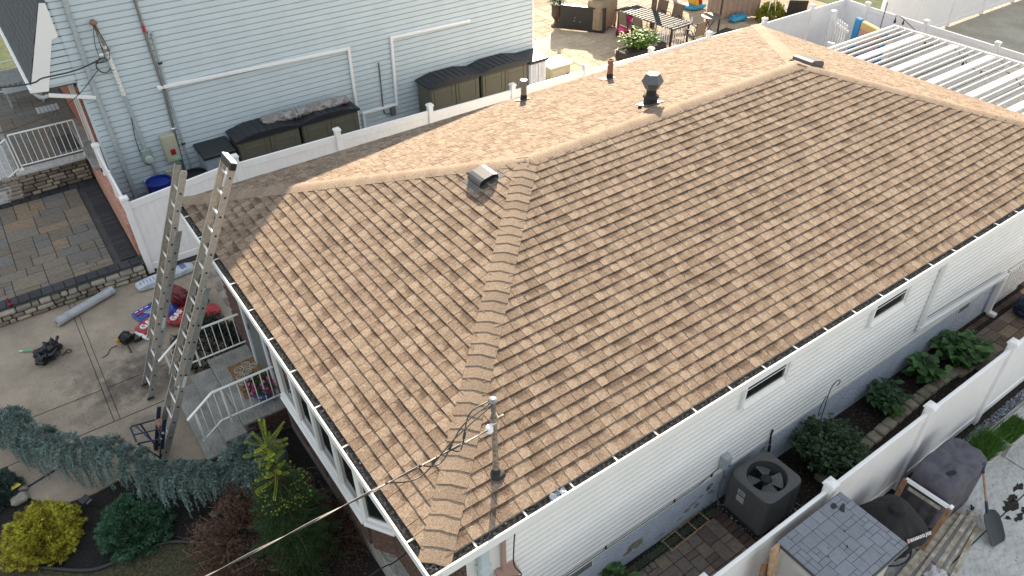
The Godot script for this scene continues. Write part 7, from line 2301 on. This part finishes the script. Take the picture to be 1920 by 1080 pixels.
	planter(Vector3(9.82, 0, 1.70), 0.72, 0.36, 0.26, "white trough of low herbs further along the fence", 0.12)
	# strip of blue gravel and white base board along the fence
	var gs := part("blue_gravel", scatter_chips(PackedVector2Array([Vector2(7.6, 1.27), Vector2(13, 1.27), Vector2(13, 1.42), Vector2(7.6, 1.42)]), 2600, 0.02, [Color(0.20, 0.22, 0.26), Color(0.34, 0.36, 0.40), Color(0.12, 0.13, 0.15)], -0.005), vcol(0.95), null, "stuff")
	tag(gs, "blue grey gravel strip at the foot of the side fence", "gravel")
	single("kerb_board", span(Vector3(7.6, -0.01, 1.425), Vector3(16, 0.06, 1.455), 0.006), M.concrete_step, "narrow grey kerb beside the blue gravel strip", "kerb")

func ring(r: float, y: float, n: int) -> Array:
	var out := []
	for i in n + 1: out.append(Vector3(cos(TAU * i / n) * r, y, sin(TAU * i / n) * r))
	return out

func ring2(rx: float, rz: float, y: float, n: int) -> Array:
	var out := []
	for i in n + 1:
		var c := cos(TAU * i / n); var s := sin(TAU * i / n)
		var k: float = 1.0 / pow(pow(absf(c), 6.0) + pow(absf(s), 6.0), 1.0 / 6.0)
		out.append(Vector3(c * k * rx, y, s * k * rz))
	return out

func planter(at: Vector3, ln: float, w: float, h: float, label: String, gh: float):
	var o := thing("trough_planter", label, "planter", at, 0.0, "white troughs along the side fence")
	var m := MB.new()
	for s in [-1, 1]:
		m.box(Vector3(0, h / 2, s * (w / 2 - 0.015)), Vector3(ln, h, 0.03), Basis.IDENTITY, 0.006)
		m.box(Vector3(s * (ln / 2 - 0.015), h / 2, 0), Vector3(0.029, h - 0.002, w - 0.062), Basis.IDENTITY, 0.006)
	part("trough", m, M.concrete_pale, o)
	part("soil", bx(Vector3(0, h - 0.05, 0), Vector3(ln - 0.06, 0.02, w - 0.06)), M.soil, o)
	var p := PackedVector2Array([Vector2(-ln * 0.46, -w * 0.4), Vector2(ln * 0.46, -w * 0.4), Vector2(ln * 0.46, w * 0.4), Vector2(-ln * 0.46, w * 0.4)])
	var gm := grass_blades(p, 2600, gh, [Color(0.06, 0.15, 0.02), Color(0.10, 0.21, 0.03), Color(0.04, 0.11, 0.02)], h - 0.04, 0.006)
	part("herbs", gm, vcol(0.6, 0.3), o)

# ---------------------------------------------------------------- the yards behind
func patio_chair(label: String, at: Vector3, turn: float):
	var o := thing("patio_chair", label, "chair", at, turn, "chairs round the dark dining table")
	var sl := rough_mat(110, Color(0.15, 0.115, 0.085), 0.08, 0.4, 0.8, 0.06)
	part("seat", bx(Vector3(0, 0.44, 0), Vector3(0.46, 0.025, 0.44), 0.006), sl, o)
	part("backrest", bx(Vector3(0, 0.72, -0.24), Vector3(0.46, 0.52, 0.02), 0.006, Basis(Vector3.RIGHT, -0.18)), sl, o)
	for s in [-1, 1]:
		part("frame", tb(curve([Vector3(s * 0.24, 0, 0.24), Vector3(s * 0.24, 0.62, 0.2), Vector3(s * 0.24, 0.64, -0.1), Vector3(s * 0.24, 0.45, -0.2), Vector3(s * 0.24, 1.0, -0.3)]), 0.014, 6), M.black, o)
		part("leg", tb([Vector3(s * 0.24, 0.45, -0.2), Vector3(s * 0.24, 0, -0.26)], 0.014, 6), M.black, o)

func build_back_yards():
	# ---- sunlit patio of the house next door
	var pat := setting("tan_patio", span(Vector3(12.3, -0.07, -30), Vector3(27, -0.03, -11.2)), three_mat(111, Color(0.20, 0.15, 0.10), Color(0.26, 0.20, 0.14), Color(0.30, 0.235, 0.17), 2.0, 0.95, 0.08))
	var bt := rough_mat(112, Color(0.8, 0.8, 0.8), 0.12, 0.8, 0.95, 0.08, 0.005, 0.3)
	var pm := [tint(bt, Color(0.46, 0.36, 0.26)), tint(bt, Color(0.50, 0.40, 0.30)), tint(bt, Color(0.42, 0.335, 0.25)), tint(bt, Color(0.48, 0.39, 0.31))]
	pavers(pat, "paver", 12.4, -21.2, 0.28, 36, 35, [[2, 2], [3, 2], [2, 1], [3, 2], [2, 3]], 0.0, 0.014, pm)
	# urn
	var ur := thing("urn_planter", "dark brown pedestal urn with small white flowers on the tan patio", "urn", Vector3(16.42, 0, -18.95))
	var um := MB.new(); um.lathe(Vector3.ZERO, [Vector2(0.2, 0), Vector2(0.2, 0.06), Vector2(0.10, 0.12), Vector2(0.07, 0.22), Vector2(0.12, 0.3), Vector2(0.2, 0.42), Vector2(0.19, 0.6), Vector2(0.2, 0.78), Vector2(0.26, 0.84), Vector2(0.24, 0.86), Vector2(0.0, 0.82)], 22)
	part("bowl", um, rough_mat(113, Color(0.05, 0.03, 0.022), 0.15, 0.4, 0.6, 0.08), ur)
	var ul := MB.new(); ul.use_c = true
	for i in 500:
		var d := Vector3(rnd(-1, 1), rnd(0.1, 1), rnd(-1, 1)).normalized()
		var p := Vector3(0, 0.84, 0) + d * rnd(0.1, 0.36)
		ul.col = [Color(0.04, 0.09, 0.03), Color(0.06, 0.12, 0.04), Color(0.7, 0.7, 0.66)][0 if rng.randf() < 0.5 else (1 if rng.randf() < 0.6 else 2)]
		leaf(ul, p, (d + rv(0.4)).normalized(), Vector3.UP, 0.09, 0.04)
	part("plant", ul, vcol(0.6, 0.3), ur)
	var lamp := thing("patio_post", "thin black post standing right behind the urn", "post", Vector3(16.66, 0, -19.05))
	part("shaft", bx(Vector3(0, 0.7, 0), Vector3(0.07, 1.4, 0.07), 0.006), M.black, lamp)
	part("head", bx(Vector3(0, 1.45, 0), Vector3(0.12, 0.12, 0.12), 0.02), M.black, lamp)
	# covered furniture
	var bc := thing("black_screen", "black rectangular screen standing in front of the tan covered barbecue", "screen", Vector3(16.85, 0, -17.9), -0.95)
	part("panel", bx(Vector3(0, 0.46, 0), Vector3(1.75, 0.86, 0.06), 0.02), M.black, bc)
	part("rim", bx(Vector3(0, 0.90, -0.02), Vector3(1.75, 0.05, 0.16), 0.01), M.black, bc)
	for q in [[-0.3, 0.5], [-0.32, 0.38], [-0.1, 0.36]]:
		part("knob", bx(Vector3(q[0], q[1], 0.04), Vector3(0.05, 0.05, 0.03), 0.012), M.galv, bc)
	for s in [-0.7, 0.7]: part("leg", bx(Vector3(s, 0.45, -0.25), Vector3(0.05, 0.05, 0.5), 0.006), M.black, bc)
	var gc := thing("covered_barbecue", "tall barbecue under a tan fabric cover beside the pink toy car", "grill", Vector3(17.65, 0, -17.75), 0.3)
	var tan := rough_mat(114, Color(0.22, 0.17, 0.115), 0.12, 0.9, 0.9, 0.06)
	draped(Vector3(1.25, 1.15, 0.7), 0.12, 91, tan, gc)
	draped(Vector3(0.8, 1.45, 0.55), 0.7, 92, tan, gc, "hood_cover", 0.1, 0.02)
	for s in [-0.45, 0.45]: part("wheel", tb([Vector3(s, 0.07, 0.28), Vector3(s, 0.07, 0.33)], 0.07, 12), M.black, gc)
	# pink toy car
	var pc := thing("toy_car", "pink plastic ride on toy car beside the barbecue", "toy car", Vector3(17.95, 0, -16.75), 0.5)
	var pk := plain(Color(0.62, 0.03, 0.22), 0.4)
	part("body", pillow(Vector3(0.85, 0.32, 0.42), 93, 0.02, 0.5), pk, pc).position = Vector3(0, 0.26, 0)
	part("seat_back", bx(Vector3(0.2, 0.48, 0), Vector3(0.08, 0.3, 0.36), 0.03), pk, pc)
	part("bonnet", bx(Vector3(-0.25, 0.42, 0), Vector3(0.22, 0.12, 0.34), 0.04), pk, pc)
	for q in [[-0.28, -0.2], [-0.28, 0.2], [0.28, -0.2], [0.28, 0.2]]:
		var wl := part("wheel", tb([Vector3(q[0], 0.11, q[1] - 0.03), Vector3(q[0], 0.11, q[1] + 0.03)], 0.11, 14), M.black, pc)
		part("hub", tb([Vector3(q[0], 0.11, q[1] - 0.035), Vector3(q[0], 0.11, q[1] + 0.035)], 0.05, 10), M.galv, wl)
	part("steering_wheel", tb(ring(0.09, 0, 12), 0.012, 5), M.black, pc).position = Vector3(-0.1, 0.5, 0)
	# dining table and chairs
	var tb_ := thing("dining_table", "long dark metal outdoor dining table under the pergola post", "table", Vector3(18.55, 0, -15.95), 0.06)
	var ttm := rough_mat(115, Color(0.055, 0.06, 0.065), 0.06, 0.6, 0.9, 0.03)
	ttm.metallic_specular = 0.1
	part("table_top", bx(Vector3(0, 0.72, 0), Vector3(1.05, 0.035, 2.9), 0.008), ttm, tb_)
	for k in 18: part("slat_line", bx(Vector3(0, 0.739, -1.36 + k * 0.16), Vector3(1.0, 0.004, 0.02)), M.black, tb_)
	for q in [[-0.45, -1.3], [-0.45, 1.3], [0.45, -1.3], [0.45, 1.3]]: part("leg", bx(Vector3(q[0], 0.35, q[1]), Vector3(0.06, 0.70, 0.06), 0.006), M.black, tb_)
	patio_chair("tan sling chair pulled up beside the yellow ball", Vector3(17.75, 0, -16.45), PI / 2)
	patio_chair("tan sling chair between the pink car and the planter", Vector3(17.75, 0, -15.65), PI / 2)
	patio_chair("tan sling chair at the table's far side beside the post", Vector3(19.4, 0, -16.6), -PI / 2)
	patio_chair("tan sling chair at the table's far side towards the slide", Vector3(19.5, 0, -15.9), -PI / 2)
	patio_chair("tan sling chair at the table end behind the wire fence", Vector3(18.9, 0, -14.2), PI)
	single("yellow_ball", tb([Vector3(18.1, 0.1, -16.25), Vector3(18.15, 0.13, -16.25), Vector3(18.22, 0.1, -16.25)], [0.05, 0.11, 0.05], 12), plain(Color(0.6, 0.42, 0.03), 0.4), "yellow ball under the dark dining table", "ball")
	var gz := thing("gazebo", "tan gazebo posts with braces and hanging fabric panels at the patio's far end", "gazebo", Vector3.ZERO)
	var gw := rough_mat(116, Color(0.12, 0.085, 0.06), 0.1, 0.5, 0.8, 0.06)
	for q in [[19.3, -16.7], [22.4, -15.9], [19.9, -20.5], [23.2, -19.6]]:
		part("post", bx(Vector3(q[0], 1.3, q[1]), Vector3(0.15, 2.6, 0.15), 0.01), gw, gz)
		for s in [-1, 1]:
			var m := MB.new(); m.bar(Vector3(q[0], 1.7, q[1]), Vector3(q[0] + s * 0.6, 2.55, q[1] + s * 0.15), 0.08, 0.08); part("brace", m, gw, gz)
	for s in [[Vector3(19.3, 2.62, -16.7), Vector3(22.4, 2.62, -15.9)], [Vector3(19.9, 2.62, -20.5), Vector3(23.2, 2.62, -19.6)], [Vector3(19.3, 2.74, -16.7), Vector3(19.9, 2.74, -20.5)], [Vector3(22.4, 2.74, -15.9), Vector3(23.2, 2.74, -19.6)]]:
		var m := MB.new(); m.bar(s[0], s[1], 0.12, 0.12); part("beam", m, gw, gz)
	# fabric panels (back of the gazebo)
	var fabric := rough_mat(117, Color(0.27, 0.205, 0.165), 0.08, 0.8, 0.95, 0.04)
	for c in [[Vector3(21.2, 0, -15.75), Vector3(22.5, 0, -15.6)], [Vector3(22.5, 0, -15.6), Vector3(23.5, 0, -15.1)]]:
		var m := MB.new()
		for i in 24:
			var t0 := i / 24.0; var t1 := (i + 1) / 24.0
			var w0 := sin(i * 1.3) * 0.05; var w1 := sin((i + 1) * 1.3) * 0.05
			var a: Vector3 = c[0].lerp(c[1], t0) + Vector3(0, 0, w0); var b: Vector3 = c[0].lerp(c[1], t1) + Vector3(0, 0, w1)
			m.quad(a, b, b + Vector3(0, 2.2, 0), a + Vector3(0, 2.2, 0))
			m.quad(b + Vector3(0, 0, -0.008), a + Vector3(0, 0, -0.008), a + Vector3(0, 2.2, -0.008), b + Vector3(0, 2.2, -0.008))
		part("curtain", m, fabric, gz)
	# toy slide
	var ts := thing("toy_slide", "small yellow and red toy slide with turquoise base on the patio", "toy", Vector3(22.2, 0, -17.3))
	part("base", pillow(Vector3(0.9, 0.2, 0.7), 94, 0.01, 0.5), plain(Color(0.02, 0.26, 0.45), 0.4), ts).position = Vector3(0, 0.1, 0)
	part("side", bx(Vector3(-0.15, 0.5, 0), Vector3(0.2, 0.8, 0.5), 0.05, Basis(Vector3(0, 0, 1), 0.25)), plain(Color(0.7, 0.38, 0.03), 0.4), ts)
	part("chute", bx(Vector3(0.12, 0.5, 0), Vector3(0.12, 0.85, 0.4), 0.04, Basis(Vector3(0, 0, 1), 0.35)), plain(Color(0.55, 0.03, 0.02), 0.4), ts)
	var bt2 := thing("bar_table", "round dark bistro table on thin crossed legs beside the umbrella pole", "table", Vector3(20.3, 0, -14.75))
	var tm := MB.new(); tm.lathe(Vector3(0, 0.7, 0), [Vector2(0.36, 0), Vector2(0.37, 0.01), Vector2(0.36, 0.025), Vector2(0, 0.026)], 24); part("table_top", tm, rough_mat(118, Color(0.10, 0.085, 0.07), 0.1, 0.4, 0.5, 0.05), bt2)
	for s in 4: part("leg", tb([Vector3(cos(s * PI / 2) * 0.28, 0.7, sin(s * PI / 2) * 0.28), Vector3(-cos(s * PI / 2) * 0.24, 0.0, -sin(s * PI / 2) * 0.24)], 0.012, 6), M.black, bt2)
	single("umbrella_pole", tb([Vector3(20.85, 0, -14.8), Vector3(21.0, 2.6, -14.9)], 0.035, 8), M.black, "slanted black umbrella pole beside the bistro table", "pole")
	single("blue_raft", pillow(Vector3(0.85, 0.22, 0.4), 95, 0.03, 0.6), plain(Color(0.01, 0.20, 0.36), 0.4), "small turquoise inflatable lying on the patio beside the curtains", "toy").position = Vector3(22.4, 0.12, -15.2)
	var gt := thing("glass_coffee_table", "low glass coffee table with black frame behind the fence", "table", Vector3(19.9, 0, -13.6), 0.2)
	part("glass_top", bx(Vector3(0, 0.45, 0), Vector3(1.2, 0.012, 0.7), 0.003), M.glass_dark, gt)
	for q in [[-0.55, -0.3], [-0.55, 0.3], [0.55, -0.3], [0.55, 0.3]]: part("leg", bx(Vector3(q[0], 0.22, q[1]), Vector3(0.04, 0.44, 0.04), 0.005), M.black, gt)
	for s in [-0.34, 0.34]: part("rail", bx(Vector3(0, 0.46, s), Vector3(1.2, 0.03, 0.03), 0.005), M.black, gt)
	shrub("yellow_shrub", "small bright yellow green shrub beside the gazebo curtain", "shrub", Vector3(23.5, 0, -14.5), Vector3(0.5, 0.6, 0.5), 5000, [Color(0.20, 0.22, 0.02), Color(0.30, 0.31, 0.03), Color(0.14, 0.17, 0.02)], 0.09, 0.014, plain(Color(0.07, 0.05, 0.035), 0.95))
	var sn := thing("garden_trellis", "thin white metal obelisk standing in the yellow green shrub", "trellis", Vector3(23.3, 0, -14.4))
	for s in 4: part("rod", tb([Vector3(cos(s * PI / 2) * 0.25, 0, sin(s * PI / 2) * 0.25), Vector3(0, 1.6, 0)], 0.014, 5), M.white_metal, sn)
	var ac := thing("lounge_chair", "black wicker lounge chair between the yellow shrub and the fence", "chair", Vector3(23.9, 0, -13.8), 2.4)
	part("seat", bx(Vector3(0, 0.36, 0), Vector3(0.7, 0.1, 0.7), 0.02), M.black, ac)
	part("backrest", bx(Vector3(0, 0.68, -0.36), Vector3(0.7, 0.6, 0.06), 0.02, Basis(Vector3.RIGHT, -0.25)), M.black, ac)
	for s in [-1, 1]:
		part("arm", tb(curve([Vector3(s * 0.36, 0, 0.34), Vector3(s * 0.36, 0.58, 0.3), Vector3(s * 0.36, 0.6, -0.3)]), 0.025, 6), M.black, ac)
	# leafy planter and white wire fence behind the fence
	var vg := [Color(0.10, 0.20, 0.03), Color(0.15, 0.26, 0.05), Color(0.20, 0.30, 0.07), Color(0.07, 0.15, 0.03)]
	leafy_plant("vegetable_bed", "lush yellow green leafy plants in a black trough behind the white fence", Vector3(16.8, 0.25, -14.75), 0.8, 0.75, 60, 9, 0.19, 0.13, vg)
	var tr := thing("black_trough", "black plastic trough under the yellow green leaves", "planter", Vector3(16.9, 0, -14.75))
	part("tub", bx(Vector3(0, 0.17, 0), Vector3(1.9, 0.34, 0.6), 0.03), M.black, tr)
	part("soil", bx(Vector3(0, 0.345, 0), Vector3(1.8, 0.012, 0.5)), M.soil, tr)
	var wf := thing("wire_border_fence", "white scrolled wire border fence beside the leafy trough", "fence", Vector3(18.5, 0, -14.75), 0.05)
	for k in 15:
		var x := -0.85 + k * 0.12
		part("hoop", tb(curve([Vector3(x - 0.05, 0, 0), Vector3(x - 0.05, 0.55, 0), Vector3(x, 0.75 + 0.05 * (k % 3), 0), Vector3(x + 0.05, 0.55, 0), Vector3(x + 0.05, 0, 0)], 4), 0.010, 5), M.white_metal, wf)
	for y in [0.25, 0.52]: part("rail", tb([Vector3(-0.9, y, 0), Vector3(0.9, y, 0)], 0.010, 5), M.white_metal, wf)
	# white deck box with open gate at the corner of the blue house
	var db := thing("deck_box", "white topped beige deck box at the corner of the blue house", "box", Vector3(13.15, 0, -14.85))
	part("body", bx(Vector3(0, 0.28, 0), Vector3(0.78, 0.56, 0.62), 0.015), rough_mat(119, Color(0.40, 0.36, 0.25), 0.05, 0.6, 0.6, 0.03), db)
	part("lid", bx(Vector3(0, 0.60, 0), Vector3(0.90, 0.08, 0.72), 0.02), M.white, db)
	part("panel", bx(Vector3(0, 0.28, 0.315), Vector3(0.66, 0.42, 0.012), 0.004), rough_mat(120, Color(0.44, 0.40, 0.29), 0.05, 0.6, 0.6, 0.03), db)
	var wg := thing("picket_gate", "low white panel gate standing behind the deck box", "gate", Vector3(13.2, 0, -15.9))
	part("frame", bx(Vector3(0, 0.55, 0), Vector3(1.1, 0.9, 0.03), 0.008), M.white, wg)
	for k in 3: part("stile", bx(Vector3(-0.5 + k * 0.5, 0.55, 0.025), Vector3(0.07, 1.1, 0.03), 0.006), M.white, wg)
	single("black_case", bx(Vector3(13.5, 0.18, -14.42), Vector3(0.34, 0.22, 0.14), 0.03), M.black, "small black case in front of the beige deck box", "case")
	pergola()
	yard_clutter()

func pergola():
	var o := thing("slatted_pergola", "white aluminium pergola roof of slats with dark gaps behind the house", "pergola", Vector3.ZERO)
	var Y := 2.5
	var white := rough_mat(121, Color(0.72, 0.72, 0.71), 0.10, 0.7, 0.5, 0.05, 0.02)
	var grey_white := rough_mat(122, Color(0.52, 0.53, 0.53), 0.16, 0.5, 0.5, 0.08, 0.05)
	var x0 := L + 0.25
	var x1 := 19.35
	var z0 := -7.3
	var per := 0.97
	for g in 8:
		var zb := z0 + g * per
		# four thin channel slats, then a wide pan
		for k in 3:
			var z := zb + 0.10 + k * 0.21
			var m := MB.new()
			m.box(Vector3((x0 + x1) / 2, Y, z), Vector3(x1 - x0, 0.06, 0.05), Basis.IDENTITY, 0.006)
			part("slat", m, grey_white, o)
		var m2 := MB.new()
		m2.box(Vector3((x0 + x1) / 2 - 0.05, Y + 0.02, zb + 0.83), Vector3(x1 - x0 - 0.1, 0.05, 0.20), Basis.IDENTITY, 0.008)
		part("pan", m2, white, o)
	part("edge_beam", span(Vector3(x1, Y - 0.10, z0 - 0.1), Vector3(x1 + 0.06, Y + 0.05, z0 + 8 * per), 0.006), white, o)
	part("edge_beam", span(Vector3(x0, Y - 0.10, z0 - 0.1), Vector3(x1 - 0.002, Y + 0.05, z0 - 0.04), 0.006), white, o)
	part("ledger", span(Vector3(x0 - 0.08, Y - 0.12, z0 - 0.1), Vector3(x0 - 0.002, Y + 0.03, z0 + 8 * per), 0.006), white, o)
	for q in [[x1 - 0.1, z0], [x1 - 0.1, z0 + 3.8], [x1 - 0.1, 0.3], [x0 + 0.2, z0]]:
		part("post", bx(Vector3(q[0], 1.2, q[1]), Vector3(0.12, 2.4, 0.12), 0.008), white, o)
	for g in 9:
		part("joist", span(Vector3(x0, Y - 0.16, z0 + g * per - 0.02 + 0.2), Vector3(x1, Y - 0.05, z0 + g * per + 0.02 + 0.2)), M.grey_metal, o)

func yard_clutter():
	# string lights along the back fence
	var sl := thing("string_lights", "black string of bulbs strung along the back fence above the pergola", "string lights", Vector3.ZERO)
	var pts := [Vector3(21.9, 1.75, -8.7), Vector3(21.7, 2.05, -8.55), Vector3(21.3, 1.75, -7.3), Vector3(20.9, 1.85, -6.2), Vector3(20.6, 1.6, -5.4), Vector3(20.4, 1.85, -4.4), Vector3(20.2, 1.4, -3.6)]
	var cv := curve(pts, 8)
	part("wire", tb(cv, 0.012, 5), M.black, sl)
	for i in range(4, cv.size(), 6):
		part("bulb", tb([cv[i], cv[i] + Vector3(0, -0.07, 0), cv[i] + Vector3(0, -0.13, 0), cv[i] + Vector3(0, -0.17, 0)], [0.012, 0.022, 0.035, 0.012], 8), M.black, sl)
	single("light_pole", tb([Vector3(20.9, 0, -8.6), Vector3(20.9, 2.6, -8.6)], 0.018, 6), M.grey_metal, "thin grey pole carrying the string of bulbs", "pole")
	# rainbow and blue float
	var fl := thing("pool_float", "striped orange and purple pool float leaning on a blue one by the back fence", "float", Vector3(21.2, 0, -9.0), -0.35)
	var cs := [Color(0.02, 0.16, 0.5), Color(0.34, 0.24, 0.42), Color(0.42, 0.30, 0.50), Color(0.55, 0.28, 0.25), Color(0.62, 0.42, 0.16)]
	for k in 5: part("stripe", bx(Vector3(0, 0.55 + k * 0.26, 0), Vector3(0.16, 0.262, 1.0), 0.03), plain(cs[k], 0.45), fl)
	part("blue_panel", bx(Vector3(-0.02, 0.9, -0.66), Vector3(0.14, 1.7, 0.3), 0.03), plain(Color(0.02, 0.22, 0.5), 0.45), fl)
	part("blue_panel", bx(Vector3(0.06, 0.9, 0.60), Vector3(0.14, 1.9, 0.22), 0.03), plain(Color(0.02, 0.22, 0.5), 0.45), fl)
	var pg := thing("picket_gate", "white vertical picket gate beside the pool floats", "gate", Vector3(21.0, 0, -10.0), -0.5)
	fence_post(pg, Vector3(0, 0, -0.55), 1.75)
	for k in 6: part("picket", bx(Vector3(0, 0.85, -0.4 + k * 0.16), Vector3(0.03, 1.6, 0.075), 0.005), M.fence, pg)
	for y in [0.3, 1.45]: part("rail", bx(Vector3(0.03, y, 0), Vector3(0.04, 0.09, 1.0), 0.006), M.fence, pg)
	for i in 2:
		var st := thing("trestle", "white A frame trestle on the dark deck beside the fence" if i == 0 else "white A frame trestle next to the red bag", "trestle", Vector3(19.6 + i * 0.9, 0, -9.6 - i * 0.25), 0.3)
		for s in [-1, 1]:
			var m := MB.new(); m.bar(Vector3(0, 0, s * 0.28), Vector3(0, 1.05, s * 0.06), 0.07, 0.05, Vector3(1, 0, 0), 0.006); part("leg", m, M.white, st)
		part("head", bx(Vector3(0, 1.05, 0), Vector3(0.1, 0.09, 0.24), 0.01), M.white, st)
	single("red_bag", pillow(Vector3(0.42, 0.3, 0.36), 101, 0.04, 0.6), plain(Color(0.35, 0.02, 0.05), 0.5), "red bag on the dark deck beside the picket gate", "bag").position = Vector3(21.6, 0.15, -10.3)
	single("white_tray", bx(Vector3(21.9, 0.12, -10.75), Vector3(0.5, 0.04, 0.3), 0.01), M.white, "flat white tray on the dark deck behind the red bag", "tray")
	single("pale_debris", pillow(Vector3(0.5, 0.06, 0.3), 102, 0.02, 0.6), M.wood_old, "small pale scrap lying on the olive concrete beyond the back fence", "scrap").position = Vector3(26.3, 0.03, -7.6)
